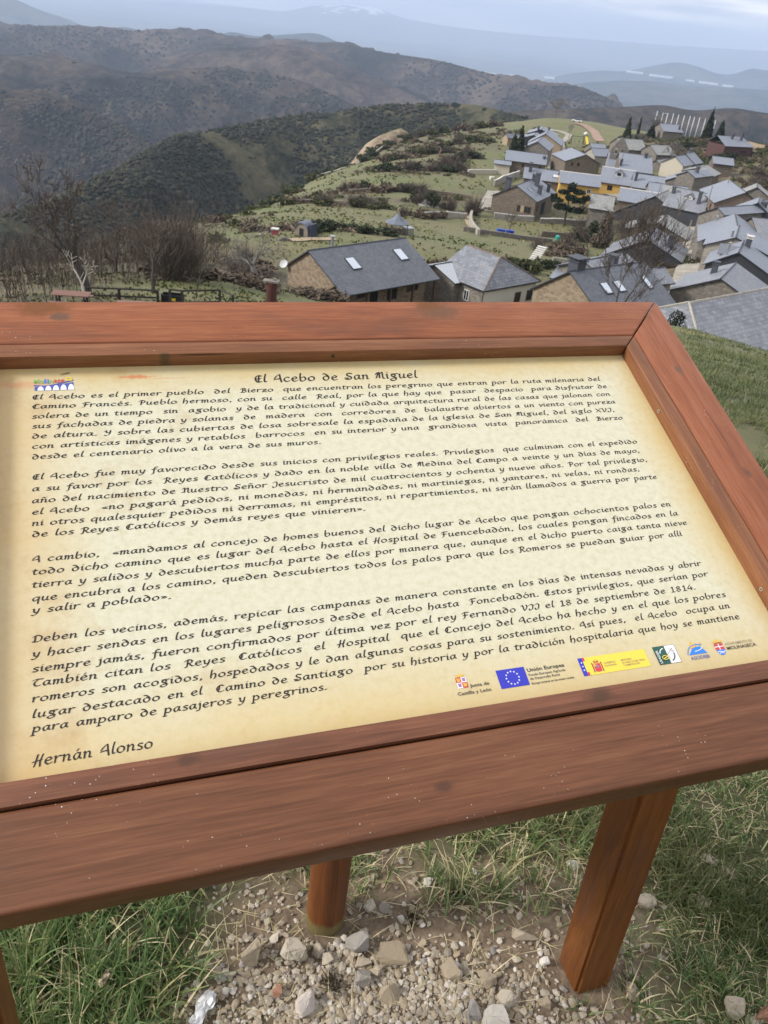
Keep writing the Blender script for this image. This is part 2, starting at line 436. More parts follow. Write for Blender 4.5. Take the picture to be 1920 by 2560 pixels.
ridge_grid = hill('hill_ridge', H_CREST['ridge'], 330, 900, M_brown, 'long brown ridge forming the skyline', 0.30, 420, seed=1.3)
hill('hill_low', H_CREST['low_right'], 200, 500, M_mid, 'low dark wooded hills behind the village poles', 0.15, 200, seed=6.4)
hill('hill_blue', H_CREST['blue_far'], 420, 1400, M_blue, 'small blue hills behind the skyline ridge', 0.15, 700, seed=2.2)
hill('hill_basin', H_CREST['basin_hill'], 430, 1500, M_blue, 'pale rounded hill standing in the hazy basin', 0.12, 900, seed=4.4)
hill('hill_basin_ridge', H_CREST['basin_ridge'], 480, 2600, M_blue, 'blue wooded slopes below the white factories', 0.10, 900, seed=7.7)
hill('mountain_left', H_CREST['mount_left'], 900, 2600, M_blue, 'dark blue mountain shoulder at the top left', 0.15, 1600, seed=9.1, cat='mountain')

def snow_material():
    m, t, b = nt_new('far_rock_and_snow')
    p = worldpos(t)
    n = noise(t, p, 1 / 600, 7, 0.7)
    z = t.nodes.new('ShaderNodeSeparateXYZ'); t.links.new(p, z.inputs[0])
    h = math_n(t, 'MULTIPLY_ADD', z.outputs['Z'], 1 / 420, 1.50)
    f = math_n(t, 'ADD', h, math_n(t, 'MULTIPLY', math_n(t, 'SUBTRACT', n, 0.5), 2.6))
    f = math_n(t, 'SUBTRACT', f, math_n(t, 'DIVIDE', math_n(t, 'ADD', z.outputs['X'], 1500), 2500, clamp=True))
    c = ramp(t, f, [(0.84, (0.045, 0.055, 0.06)), (0.95, (0.82, 0.84, 0.88))])
    t.links.new(c, b.inputs['Base Color'])
    b.inputs['Roughness'].default_value = 1.0
    return m
hill('mountain_range', H_CREST['mount_far'], 900, 4500, snow_material(), 'distant hazy mountain range under the cloud', 0.14, 1500, seed=1.9, cat='mountain')

bm_ = MB()
bm_.poly([(-33000, 2500, -690), (33000, 2500, -690), (33000, 33000, -690), (-33000, 33000, -690)])
tag(bm_.build('basin_floor', hill_material('basin_fields', (0.03, 0.04, 0.035), (0.07, 0.075, 0.055), (0.15, 0.14, 0.11), 1200)), 'flat hazy basin floor far below', 'plain', kind='structure')

# ------------------------------------------------------------------ haze
hm, ht, hb = nt_new('haze_air')
ht.nodes.remove(hb)
pv = ht.nodes.new('ShaderNodeVolumePrincipled')
pv.inputs['Color'].default_value = (0.66, 0.79, 1.0, 1)
pv.inputs['Density'].default_value = 0.95e-4
pv.inputs['Anisotropy'].default_value = 0.2
ht.links.new(pv.outputs['Volume'], ht.nodes['Material Output'].inputs['Volume'])
hz = MB(); hz.box(-34000, 34000, -1500, 34000, -1700, 260)
tag(hz.build('haze', hm), 'pale blue haze filling the valleys', 'haze', kind='stuff')
# ------------------------------------------------------------------ village: materials
def slate(name, lo, hi, lichen=(0.30, 0.31, 0.27), lamt=0.15, course=0.26, dark=0.6, rough=0.55):
    m, t, b = nt_new(name)
    uv = t.nodes.new('ShaderNodeUVMap').outputs['UV']
    br = t.nodes.new('ShaderNodeTexBrick')
    br.inputs['Scale'].default_value = 1.0
    br.inputs['Brick Width'].default_value = course * 1.3; br.inputs['Row Height'].default_value = course
    br.inputs['Mortar Size'].default_value = 0.018; br.inputs['Mortar Smooth'].default_value = 0.3
    br.inputs['Color1'].default_value = (*lo, 1); br.inputs['Color2'].default_value = (*hi, 1)
    br.inputs['Mortar'].default_value = (*[x * dark for x in lo], 1)
    t.links.new(uv, br.inputs['Vector'])
    n = noise(t, coords(t), 0.9, 6, 0.7)
    n2 = noise(t, coords(t), 0.22, 4, 0.6)
    c = mixc(t, ramp(t, n, [(0.5, (0, 0, 0)), (0.72, (lamt * 2, lamt * 2, lamt * 2))]), br.outputs['Color'], lichen)
    c = mixc(t, math_n(t, 'MULTIPLY', n2, 0.5), c, tuple(x * 0.75 for x in lo))
    t.links.new(c, b.inputs['Base Color'])
    b.inputs['Roughness'].default_value = rough
    bump(t, b, math_n(t, 'ADD', br.outputs['Fac'], math_n(t, 'MULTIPLY', n, -1.5)), 0.35, 0.02)
    return m
S_NEW = slate('slate_blue', (0.215, 0.232, 0.275), (0.265, 0.285, 0.33), lamt=0.06)
S_OLD = slate('slate_weathered', (0.19, 0.20, 0.225), (0.28, 0.29, 0.315), lamt=0.28)
S_PALE = slate('slate_lichened', (0.22, 0.22, 0.21), (0.33, 0.33, 0.31), (0.42, 0.42, 0.36), lamt=0.35)
S_DARK = slate('slate_graphite', (0.095, 0.104, 0.122), (0.155, 0.165, 0.186), (0.27, 0.28, 0.29), lamt=0.16, course=0.22)
S_ROUGH = slate('slate_rough', (0.15, 0.16, 0.18), (0.27, 0.28, 0.31), (0.36, 0.36, 0.33), lamt=0.25, course=0.34, dark=0.45)

def rubble(name, a, b_, c_, mortar, scale=2.6):
    m, t, b = nt_new(name)
    p = coords(t, 'Object', (1, 1, 1.7))
    cell = voro(t, p, scale, 'F1', 'Color')
    edge = voro(t, p, scale, 'DISTANCE_TO_EDGE', 'Distance')
    sp = t.nodes.new('ShaderNodeSeparateColor'); t.links.new(cell, sp.inputs[0])
    c = ramp(t, sp.outputs[0], [(0.1, a), (0.5, b_), (0.9, c_)])
    c = mixc(t, noise(t, coords(t), 9, 4), c, tuple(x * 0.7 for x in b_))
    c = mixc(t, ramp(t, edge, [(0.02, (1, 1, 1)), (0.09, (0, 0, 0))]), c, mortar)
    t.links.new(c, b.inputs['Base Color']); b.inputs['Roughness'].default_value = 0.95
    bump(t, b, edge, 0.6, 0.05)
    return m
W_TAN = rubble('rubble_tan', (0.17, 0.12, 0.078), (0.30, 0.225, 0.15), (0.41, 0.33, 0.235), (0.25, 0.20, 0.145))
W_BROWN = rubble('stone_brown', (0.125, 0.098, 0.074), (0.19, 0.152, 0.115), (0.255, 0.208, 0.16), (0.14, 0.115, 0.09), 3.0)
W_GREY = rubble('stone_grey', (0.14, 0.125, 0.105), (0.22, 0.195, 0.165), (0.31, 0.28, 0.24), (0.17, 0.15, 0.13), 2.6)
W_PALE = rubble('stone_pale', (0.28, 0.26, 0.22), (0.40, 0.37, 0.31), (0.50, 0.47, 0.41), (0.34, 0.31, 0.26), 1.8)
W_DARK = plain('slate_cladding', (0.036, 0.038, 0.047), 0.6, var=0.3, scale=2.5)
W_YELLOW = plain('ochre_render', (0.55, 0.34, 0.085), 0.9, var=0.08, scale=1.2)
W_CREAM = plain('cream_render', (0.50, 0.45, 0.355), 0.9, var=0.08, scale=1.0)
W_WHITE = plain('white_render', (0.62, 0.60, 0.54), 0.9, var=0.08, scale=1.0)
W_OCHRE = plain('buff_render', (0.33, 0.255, 0.165), 0.9, var=0.12, scale=1.0)
W_REDWOOD = plain('red_brown_boards', (0.085, 0.040, 0.034), 0.8, var=0.25, scale=3)
W_RUST = rubble('stone_rust', (0.16, 0.115, 0.09), (0.22, 0.16, 0.125), (0.28, 0.21, 0.17), (0.15, 0.115, 0.095), 3.0)
M_FASCIA = plain('dark_fascia', (0.035, 0.037, 0.045), 0.5)
M_GLASS = plain('window_glass', (0.02, 0.023, 0.028), 0.12)
M_FRAMEW = plain('white_frame', (0.62, 0.62, 0.60), 0.6)
M_FRAMEB = plain('brown_frame', (0.09, 0.05, 0.03), 0.6)
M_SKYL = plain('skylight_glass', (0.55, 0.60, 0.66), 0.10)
M_METAL = plain('zinc', (0.50, 0.51, 0.53), 0.35, 0.9)
M_CHIM = plain('chimney_slate', (0.06, 0.064, 0.078), 0.6, var=0.25)
M_LIME = plain('lime_cap', (0.58, 0.56, 0.52), 0.9)
M_TIMBER = plain('old_timber', (0.10, 0.065, 0.04), 0.85, var=0.3)
M_DISH = plain('dish_white', (0.50, 0.50, 0.50), 0.6)
M_BLACK = plain('black_void', (0.012, 0.012, 0.013), 0.9)

def house(name, A, az, L, R, Lf, label, wall, roof, cat='house', depth=6.0, feats=(), hip=0.0, hipB=0.0, fascia=None, porch=0.35, ridge_cap=None, group=None, wallname='wall', ov=0.3):
    """A = near ridge end; az = ridge bearing; R/Lf = (half width, pitch) of the right/left slope seen along the bearing"""
    d = (math.sin(math.radians(az)), math.cos(math.radians(az)))
    if 125 < A[1] < 292 and cat == 'house' and name not in ('big_stone_house', 'long_house', 'ochre_wing'):      # the crowded heart of the village
        A = (A[0] - d[0] * L * .06, A[1] - d[1] * L * .06, A[2]); L *= 1.14; R = (R[0] * 1.17, R[1]); Lf = (Lf[0] * 1.17, Lf[1])
    cx, cyy = A[0] + d[0] * L / 2, A[1] + d[1] * L / 2
    zr = A[2] + 1.6
    g = gz1(cx, cyy)
    root = empty(name, (cx, cyy, g), math.radians(90 - az))
    tag(root, label, cat, group)
    h = zr - g
    wR, wL = R[0], Lf[0]
    tR, tL = math.tan(math.radians(R[1])), math.tan(math.radians(Lf[1]))
    eR, eL = h - wR * tR, h - wL * tL
    th = 0.13
    rm = MB()
    x0, x1 = -L / 2, L / 2
    def slope(sgn, w, tn):
        s = 1 / math.cos(math.atan(tn)) * w
        y = sgn * w; ze = h - w * tn
        a0, a1 = x0 + (hip if hip else 0), x1 - (hipB if hipB else 0)
        top = [(a0, 0, h), (a1, 0, h), (x1, y, ze), (x0, y, ze)]
        uv = [(a0, 0), (a1, 0), (x1, s), (x0, s)]
        bot = [(p[0], p[1], p[2] - th) for p in top]
        o = [0, 1, 2, 3] if sgn < 0 else [3, 2, 1, 0]
        # y<0 side: outward normal up
        rm.poly([top[i] for i in (o if sgn > 0 else o)][::-1] if False else [top[i] for i in ([3, 2, 1, 0] if sgn < 0 else [0, 1, 2, 3])], 0, [uv[i] for i in ([3, 2, 1, 0] if sgn < 0 else [0, 1, 2, 3])])
        rm.poly([bot[i] for i in ([0, 1, 2, 3] if sgn < 0 else [3, 2, 1, 0])], 1)
        for i in (1, 2, 3):
            j = (i + 1) % 4
            rm.poly([top[i], top[j], bot[j], bot[i]], 1)
    slope(-1, wR, tR); slope(1, wL, tL)
    def hipface(x, xr, flip):
        pts = [(x, -wR, eR), (x, wL, eL), (xr, 0, h)]
        s = math.hypot(xr - x, h - (eR + eL) / 2)
        uv = [(-wR, s), (wL, s), (0, 0)]
        if flip: pts, uv = pts[::-1], uv[::-1]
        rm.poly(pts, 0, uv)
        e = [(x, -wR, eR), (x, wL, eL), (x, wL, eL - th), (x, -wR, eR - th)]
        rm.poly(e if not flip else e[::-1], 1)
    if hip: hipface(x0, x0 + hip, True)
    if hipB: hipface(x1, x1 - hipB, False)
    cap = ridge_cap or fascia or M_FASCIA
    a0, a1 = x0 + hip, x1 - hipB
    rm.hexa([(a0, -0.12, h - 0.05), (a1, -0.12, h - 0.05), (a1, 0.12, h - 0.05), (a0, 0.12, h - 0.05), (a0, -0.04, h + 0.06), (a1, -0.04, h + 0.06), (a1, 0.04, h + 0.06), (a0, 0.04, h + 0.06)], 2)
    if hip:
        for sg, w, e in ((-1, wR, eR), (1, wL, eL)):
            rm.tube((x0, sg * w, e + 0.02), (a0, 0, h + 0.02), 0.09, n=5, mi=2)
    ro = rm.build('roof', [roof, fascia or M_FASCIA, cap], root)
    # walls
    wm = MB()
    yR, yL = -(wR - porch), wL - ov
    zR, zL = h - (-yR) * tR - th, h - yL * tL - th
    gi = 0.25
    xa, xb = x0 + (gi if not hip else 0.35), x1 - (gi if not hipB else 0.35)
    bz = -depth
    hz_ = h - th - 0.02
    if hip or hipB:
        zt = min(zR, zL)
        wm.box(xa, xb, yR, yL, bz, zt)
    else:
        P = lambda x: [(x, yR, bz), (x, yL, bz), (x, yL, zL), (x, 0, hz_), (x, yR, zR)]
        a, b = P(xa), P(xb)
        wm.poly(a[::-1], 0); wm.poly(b, 0)
        wm.poly([a[0], b[0], b[4], a[4]], 0); wm.poly([b[1], a[1], a[2], b[2]], 0)
    wm.build(wallname, [wall], root)
    cR, cL = math.cos(math.atan(tR)), math.cos(math.atan(tL))
    def on_roof(side, f, s):
        w, tn, sg = (wR, tR, -1) if side == 'R' else (wL, tL, 1)
        return Vector((x0 + f * L, sg * s * w, h - s * w * tn)), Vector((0, sg * 1.0, -tn)).normalized(), Vector((0, sg * tn, 1)).normalized()
    def on_wall(side, f, dz):
        if side == 'R': return Vector((xa + f * (xb - xa), yR, zR - dz)), Vector((1, 0, 0)), Vector((0, -1, 0))
        if side == 'L': return Vector((xa + f * (xb - xa), yL, zL - dz)), Vector((1, 0, 0)), Vector((0, 1, 0))
        y = yR + f * (yL - yR); z = min(zR, zL) - dz
        if side == 'A': return Vector((xa, y, z)), Vector((0, 1, 0)), Vector((-1, 0, 0))
        return Vector((xb, y, z)), Vector((0, 1, 0)), Vector((1, 0, 0))
    for ft in feats:
        k = ft[0]
        if k == 'sky':                                   # skylight: side, along, down, w, h
            _, sd_, f, s, w, hh = ft
            p, dn, n = on_roof(sd_, f, s); ax = Vector((1, 0, 0))
            sm = MB()
            def slab(w, hh, z0, z1, mi):
                c = [p - ax * w / 2 - dn * hh / 2, p + ax * w / 2 - dn * hh / 2, p + ax * w / 2 + dn * hh / 2, p - ax * w / 2 + dn * hh / 2]
                sm.hexa([q + n * z0 for q in c] + [q + n * z1 for q in c], mi)
            slab(w + 0.18, hh + 0.18, -0.02, 0.09, 1); slab(w, hh, 0.0, 0.105, 0)
            sm.build('skylight', [M_SKYL, M_FASCIA], ro)
        elif k in ('chim', 'flue'):                      # chimney: side, along, down, size, height
            _, sd_, f, s, w, hh = ft[:6]
            cmat = ft[6] if len(ft) > 6 else M_CHIM
            p, dn, n = on_roof(sd_, f, s)
            cm = MB()
            if k == 'flue':
                cm.tube(p - Vector((0, 0, 0.3)), p + Vector((0, 0, hh)), w / 2, mi=0)
                cm.tube(p + Vector((0, 0, hh)), p + Vector((0, 0, hh + 0.12)), w * 0.9, w * 0.2, mi=1)
                cm.build('chimney', [M_METAL, M_METAL], ro)
            else:
                cm.box(p.x - w / 2, p.x + w / 2, p.y - w / 2, p.y + w / 2, p.z - 0.8, p.z + hh, 0)
                cm.box(p.x - w * 0.62, p.x + w * 0.62, p.y - w * 0.62, p.y + w * 0.62, p.z + hh, p.z + hh + 0.08, 1)
                for sx in (-1, 1):
                    for sy in (-1, 1):
                        cm.box(p.x + sx * w * 0.4 - 0.06, p.x + sx * w * 0.4 + 0.06, p.y + sy * w * 0.4 - 0.06, p.y + sy * w * 0.4 + 0.06, p.z + hh + 0.08, p.z + hh + 0.3, 1)
                cm.box(p.x - w * 0.66, p.x + w * 0.66, p.y - w * 0.66, p.y + w * 0.66, p.z + hh + 0.3, p.z + hh + 0.38, 1)
                cm.build('chimney', [cmat, M_LIME if len(ft) > 7 else cmat], ro)
        elif k == 'win':                                 # window: wall, f, dz (below eave), w, h, frame
            _, sd_, f, dz, w, hh, fm = ft
            p, ax, n = on_wall(sd_, f, dz)
            fr = MB(); up = Vector((0, 0, 1))
            def bar(u0, u1, v0, v1, d0, d1, mb):
                c = [p + ax * u0 + up * v0, p + ax * u1 + up * v0, p + ax * u1 + up * v0, p + ax * u0 + up * v0]
                mb.hexa([p + ax * u0 + up * v0 + n * d0, p + ax * u1 + up * v0 + n * d0, p + ax * u1 + up * v0 + n * d1, p + ax * u0 + up * v0 + n * d1,
                         p + ax * u0 + up * v1 + n * d0, p + ax * u1 + up * v1 + n * d0, p + ax * u1 + up * v1 + n * d1, p + ax * u0 + up * v1 + n * d1])
            q = 0.09
            bar(-w / 2, -w / 2 + q, -hh / 2, hh / 2, -0.1, 0.05, fr); bar(w / 2 - q, w / 2, -hh / 2, hh / 2, -0.1, 0.05, fr)
            bar(-w / 2 + q, w / 2 - q, hh / 2 - q, hh / 2, -0.1, 0.05, fr); bar(-w / 2 + q, w / 2 - q, -hh / 2, -hh / 2 + q, -0.1, 0.05, fr)
            bar(-0.03, 0.03, -hh / 2 + q, hh / 2 - q, -0.05, 0.045, fr)
            wo = fr.build('window', [fm], root)
            pn = MB(); bar(-w / 2 + q, w / 2 - q, -hh / 2 + q, hh / 2 - q, -0.1, 0.015, pn)
            pn.build('pane', [M_GLASS], wo)
        elif k == 'door':
            _, sd_, f, dz, w, hh, fm = ft
            p, ax, n = on_wall(sd_, f, dz); up = Vector((0, 0, 1)); mb = MB()
            mb.hexa([p - ax * w / 2 - n * 0.1, p + ax * w / 2 - n * 0.1, p + ax * w / 2 + n * 0.03, p - ax * w / 2 + n * 0.03,
                     p - ax * w / 2 - n * 0.1 + up * hh, p + ax * w / 2 - n * 0.1 + up * hh, p + ax * w / 2 + n * 0.03 + up * hh, p - ax * w / 2 + n * 0.03 + up * hh])
            mb.build('door', [fm], root)
        elif k == 'post':                                # porch posts under the right eave
            _, n_ = ft
            for i in range(n_):
                x = xa + (xb - xa) * i / (n_ - 1); pm = MB()
                pm.box(x - 0.09, x + 0.09, -wR + 0.35, -wR + 0.53, -depth, h - (wR - 0.44) * tR - th)
                pm.build('porch_post', [M_FRAMEB], root)
        elif k == 'gutter':
            gm = MB(); gm.tube((x0, -wR - 0.05, eR - 0.02), (x1, -wR - 0.05, eR - 0.02), 0.06, n=6)
            gm.build('gutter', [M_FASCIA], root)
        elif k == 'dish':
            _, x, y, z, r = ft
            dish(root, x, y, z, r)
        elif k == 'dormer':
            _, sd_, f, s, w, hh = ft
            p, dn, n = on_roof(sd_, f, s); dm = MB(); sg = -1 if sd_ == 'R' else 1
            dm.box(p.x - w / 2, p.x + w / 2, min(p.y, p.y - sg * 1.6), max(p.y, p.y - sg * 1.6), p.z - 0.2, p.z + hh, 0)
            dm.box(p.x - w * 0.28, p.x + w * 0.28, p.y - 0.02 if sg > 0 else p.y - 0.04, p.y + 0.04 if sg > 0 else p.y + 0.02, p.z + 0.2, p.z + hh - 0.15, 1)
            yb, yf = p.y - sg * 2.2, p.y + sg * 0.25
            for s2 in (-1, 1):
                pts = [(p.x, yb, p.z + hh + w * 0.35), (p.x, yf, p.z + hh + w * 0.35), (p.x + s2 * w * 0.65, yf, p.z + hh - 0.1), (p.x + s2 * w * 0.65, yb, p.z + hh - 0.1)]
                dm.hexa([(a, b, c - 0.1) for a, b, c in pts] + pts, 2)
            dm.mesh([(p.x - w / 2, p.y, p.z + hh), (p.x + w / 2, p.y, p.z + hh), (p.x, p.y, p.z + hh + w * 0.33)], [(0, 1, 2)], 0)
            dm.build('dormer', [M_FRAMEW, M_GLASS, roof], ro)
    root['top'] = h
    del root['top']
    return root, dict(h=h, x0=x0, x1=x1, yR=yR, yL=yL, zR=zR, zL=zL, eR=eR, eL=eL, roof=ro)

def dish(root, x, y, z, r, look=(-0.75, -0.3, 0.6)):
    n = Vector(look).normalized(); u = n.orthogonal().normalized(); w = n.cross(u)
    dm = MB(); c = Vector((x, y, z)); rings = 4; seg = 14; pts = [c]; fs = []
    for i in range(1, rings + 1):
        q = r * i / rings
        for k in range(seg):
            t = 2 * math.pi * k / seg
            pts.append(c + u * math.cos(t) * q + w * math.sin(t) * q + n * (q * q / r * 0.28))
    for k in range(seg): fs.append((0, 1 + k, 1 + (k + 1) % seg))
    for i in range(rings - 1):
        for k in range(seg):
            a = 1 + i * seg + k; b = 1 + i * seg + (k + 1) % seg
            fs.append((a, a + seg, b + seg, b))
    dm.mesh(pts, fs)
    dm.tube(c, c - n * 0.4, 0.03, n=5)
    dm.build('satellite_dish', [M_DISH], root, True)

WF, BF = M_FRAMEW, M_FRAMEB
house('stone_house', (-9.8, 76.8, -20.3), 44, 12.6, (5.5, 26), (3.5, 34), 'tan stone house with two skylights in a dark slate roof above the board', W_TAN, S_DARK, porch=1.7,
      feats=[('sky', 'R', .30, .40, .95, 1.45), ('sky', 'R', .81, .36, .95, 1.45), ('flue', 'L', .28, .2, .3, 1.3), ('post', 5), ('gutter',),
             ('win', 'R', .28, 1.3, 1.1, 1.2, BF), ('door', 'R', .42, 2.6, 1.0, 2.2, M_BLACK), ('door', 'R', .62, 2.6, 1.3, 2.2, M_BLACK), ('win', 'R', .85, 1.4, 1.5, 1.5, BF), ('dish', -6.4, 3.4, 3.4, .42)])
house('hipped_house', (10.5, 84.2, -21.1), -43.9, 7.2, (4.4, 28), (4.4, 28), 'stone and white house with a hipped weathered slate roof', W_GREY, S_ROUGH, hip=2.3, ridge_cap=W_RUST, feats=[])
house('gabled_house', (14.3, 76.2, -19.3), 50, 11, (5.2, 30), (4.3, 34), 'tan rubble gable house with dark barge boards and a square black chimney', W_TAN, S_DARK,
      feats=[('chim', 'L', .13, .10, 1.15, 1.0), ('sky', 'R', .28, .42, .8, 1.2), ('sky', 'R', .45, .42, .8, 1.2), ('sky', 'R', .82, .42, .5, 1.5)])
house('slate_house', (23.0, 93.0, -20.8), -138, 8.1, (3.4, 22), (4.2, 22), 'low slate roofed house with a squat chimney behind the bare tree', W_GREY, S_OLD, feats=[('chim', 'L', .55, .3, .8, .7), ('flue', 'L', .45, .2, .3, .5), ('sky', 'L', .2, .5, .6, 2.2)])
house('dark_gable_house', (35.8, 132.6, -27.3), 20, 9.3, (5.1, 22), (5.6, 30), 'house with a broad dark slate clad gable beside the pale street', W_DARK, S_OLD, feats=[('chim', 'R', .35, .55, .9, 1.6)])
house('weathered_house', (43.4, 156.5, -29.2), 23, 8.5, (5.4, 19), (5.6, 20), 'brown stone gable house with pale lichened slates between two dark gables', W_BROWN, S_PALE, feats=[('chim', 'L', .4, .5, 1.0, .4, M_BLACK)])
house('dark_gable_house', (47.8, 179.6, -28.4), 28, 9.2, (8.2, 24), (8.6, 31), 'widest dark gable house with wings reaching down on both sides', W_DARK, S_PALE, feats=[('win', 'A', .55, .3, .9, .9, BF)])
house('street_house', (58.8, 178.3, -26.8), -58, 7.4, (4.6, 24), (5.2, 26), 'large slate house on the street corner with two tall dark chimneys', W_DARK, S_OLD,
      feats=[('chim', 'L', .25, .55, .6, 1.9), ('chim', 'L', .95, .3, .6, .9), ('dormer', 'L', .52, .45, 1.6, .5)])
house('slate_house', (42.6, 188.1, -28.9), 103, 7.6, (3.4, 27), (3.4, 28), 'slate roofed house with a rust brown wall below the white ridge line', W_RUST, S_NEW, ridge_cap=M_LIME)
house('shed', (33.7, 174.5, -28.5), 100, 4.8, (4.0, 28), (2.5, 28), 'low shed with a pale grey lichened roof beside the ochre house', W_GREY, S_PALE, cat='shed')
house('ochre_house', (43.4, 215.7, -28.9), 101, 7.2, (4.5, 28), (4.6, 28), 'ochre yellow house with a white dormer in its slate roof', W_YELLOW, S_NEW, ridge_cap=M_LIME,
      feats=[('dormer', 'R', .52, .52, 1.7, 1.0), ('win', 'R', .32, 1.1, 1.2, 1.1, BF), ('win', 'R', .70, 1.1, 1.2, 1.1, BF)])
house('ochre_wing', (30.7, 200.6, -28.8), 93, 9.3, (3.9, 26), (3.5, 26), 'long low ochre yellow wing partly hidden by the dark pine', W_YELLOW, S_NEW, ridge_cap=M_LIME, feats=[('win', 'R', .75, 1.2, .9, 1.0, WF), ('win', 'R', .25, 1.2, .9, 1.0, BF)])
house('long_house', (23.2, 205.5, -29.5), 96, 12, (3.9, 26), (3.6, 26), 'long slate roofed house with one big skylight behind the chimneyed house', W_BROWN, S_NEW, feats=[('sky', 'R', .62, .5, 1.3, .9), ('chim', 'R', .12, .35, .7, 1.6)])
house('big_stone_house', (18.8, 174.7, -28.7), 23, 13.8, (4.8, 26), (5.0, 29), 'big brown stone house with dark chimneys and a wide lower window', W_BROWN, S_NEW, depth=8,
      feats=[('chim', 'R', .38, .72, .75, 1.3), ('chim', 'R', .62, .35, .8, 2.2), ('chim', 'R', .72, .12, .8, 1.1), ('chim', 'L', .12, .45, .9, 2.0), ('chim', 'R', .75, .8, .6, 1.2),
             ('sky', 'R', .22, .42, .35, 1.0), ('sky', 'R', .40, .40, .35, 1.0), ('win', 'A', .36, 1.5, .75, 1.3, BF), ('door', 'A', .27, 2.15, .8, 1.3, W_OCHRE), ('win', 'A', .155, 1.5, 1.5, 1.3, BF),
             ('win', 'R', .12, 1.6, .6, 1.4, BF), ('door', 'R', .45, 3.4, 2.6, 2.4, M_BLACK), ('win', 'A', .56, 4.2, 1.0, .5, BF), ('win', 'A', .18, 4.3, .9, .5, BF)])
house('stone_row_house', (21.8, 237.1, -30.4), 95, 9.6, (3.3, 28), (3.2, 28), 'long stone house with small windows beside a cream walled shed', W_BROWN, S_NEW,
      feats=[('win', 'R', .45, .9, .7, .9, BF), ('win', 'R', .63, .9, .7, .9, BF), ('win', 'R', .28, 2.6, .5, .6, BF), ('win', 'R', .88, .9, .8, .8, BF), ('chim', 'R', .93, .4, .6, .3)])
house('cream_shed', (18.2, 233.5, -32.6), 95, 4.6, (2.6, 14), (2.2, 14), 'lean cream rendered shed against the long stone house', W_CREAM, S_NEW, cat='shed')
house('grey_gable_house', (30.8, 251.4, -29.2), 13, 11.3, (3.2, 28), (3.4, 30), 'grey rendered gable house with a tall black flue', W_GREY, S_NEW, feats=[('chim', 'L', .1, .75, .5, 2.0)])
house('buff_gable_house', (35.1, 271.2, -29.2), 12, 10.3, (4.7, 26), (4.4, 33), 'buff rendered gable house at the top of the street', W_OCHRE, S_NEW)
house('far_gable_house', (36.7, 296.1, -30.8), 11, 10.3, (5.3, 19), (4.6, 21), 'dark gabled slate house farthest up the street', W_DARK, S_NEW, feats=[('chim', 'L', .05, .2, .7, .8), ('chim', 'R', .6, .4, .6, .8), ('dish', -5.4, 2.8, 2.6, .7)])
house('terrace_roof_house', (33.2, 284.0, -31.3), 12, 7, (3.0, 18), (4.6, 19), 'low terraced slate house in front of the farthest gable', W_DARK, S_NEW, feats=[('dish', -3.9, 3.8, 2.4, .6)])
house('corner_stone_house', (40.8, 229.7, -28.4), -13, 9.2, (4.0, 24), (4.6, 20), 'grey brown stone gable house with two small windows at the street corner', W_BROWN, S_NEW,
      feats=[('win', 'A', .62, .5, .7, .9, BF), ('win', 'A', .80, .5, .7, .9, BF)])
house('wide_roof_house', (58.9, 236.4, -27.9), -85, 7.6, (4, 24), (6.3, 24), 'house with a very wide smooth slate slope beside the church', W_BROWN, S_NEW, feats=[('chim', 'L', .2, .12, .7, .8), ('chim', 'L', .95, .75, .6, 1.2)])
house('slate_house', (47.4, 259.0, -30.2), 66, 5.2, (2.4, 32), (3, 30), 'small slate roofed house left of the bell gable', W_PALE, S_NEW)
house('slate_house', (52.0, 288.0, -32.2), 75, 4.6, (3.0, 26), (3, 26), 'small blue slate roof tucked behind the bell gable', W_GREY, S_NEW)
house('old_house', (59.0, 282.4, -29.3), 70, 8.2, (3.6, 32), (3, 30), 'old stone house with a pale sagging stone slab roof behind the church', W_GREY, S_PALE)
house('old_house', (68.5, 278.0, -29.6), 60, 7.0, (3.4, 30), (3, 30), 'old grey stone barn half hidden by bare trees right of the bell gable', W_GREY, S_PALE)
house('cream_house', (63.5, 229.9, -26.5), 36, 6.2, (2.6, 32), (3, 30), 'cream gabled house with a grey side wall', W_CREAM, S_NEW, feats=[('win', 'R', .3, 1.0, .6, .9, WF), ('win', 'R', .7, 1.0, .6, .9, WF)])
house('slate_house', (67.6, 235.6, -26.2), 36, 5.2, (2.8, 33), (3, 30), 'narrow slate house joined behind the cream gable house', W_GREY, S_NEW, feats=[('chim', 'L', .9, .2, .8, .8), ('win', 'R', .3, 1.0, .6, .9, WF)])
house('stone_barn', (74.9, 237.1, -26.2), 92, 5.6, (2.6, 30), (2.4, 34), 'isolated brown stone barn at the right edge of the village', W_BROWN, S_NEW, cat='barn')
house('brown_gable_house', (67.3, 220.4, -27.3), 29, 7.2, (3.5, 19), (3.5, 19), 'brown stone gable house with a pale slab roof', W_BROWN, S_PALE)
house('slate_house', (60.3, 204.5, -26.3), 42, 8.2, (2.0, 24), (2.4, 26), 'slim slate house with a single dark chimney among the right hand roofs', W_GREY, S_NEW, ridge_cap=M_LIME, feats=[('chim', 'R', .35, .3, .6, 1.0)])
house('slate_house', (62.0, 170.5, -24.4), 4, 12.8, (3.4, 30), (4.6, 26), 'broad slate house with a timber gallery facing the street', W_RUST, S_NEW, feats=[('door', 'L', .5, 2.8, 3.0, 2.0, M_BLACK), ('win', 'L', .2, 1.2, .9, 1.1, BF)])
house('white_ridged_house', (65.5, 174.6, -23.9), 18, 5.2, (3.4, 28), (2.6, 32), 'grey gable house with a whitened roof slope at the right edge', W_GREY, S_PALE, feats=[('win', 'A', .3, .6, .8, .8, BF)])
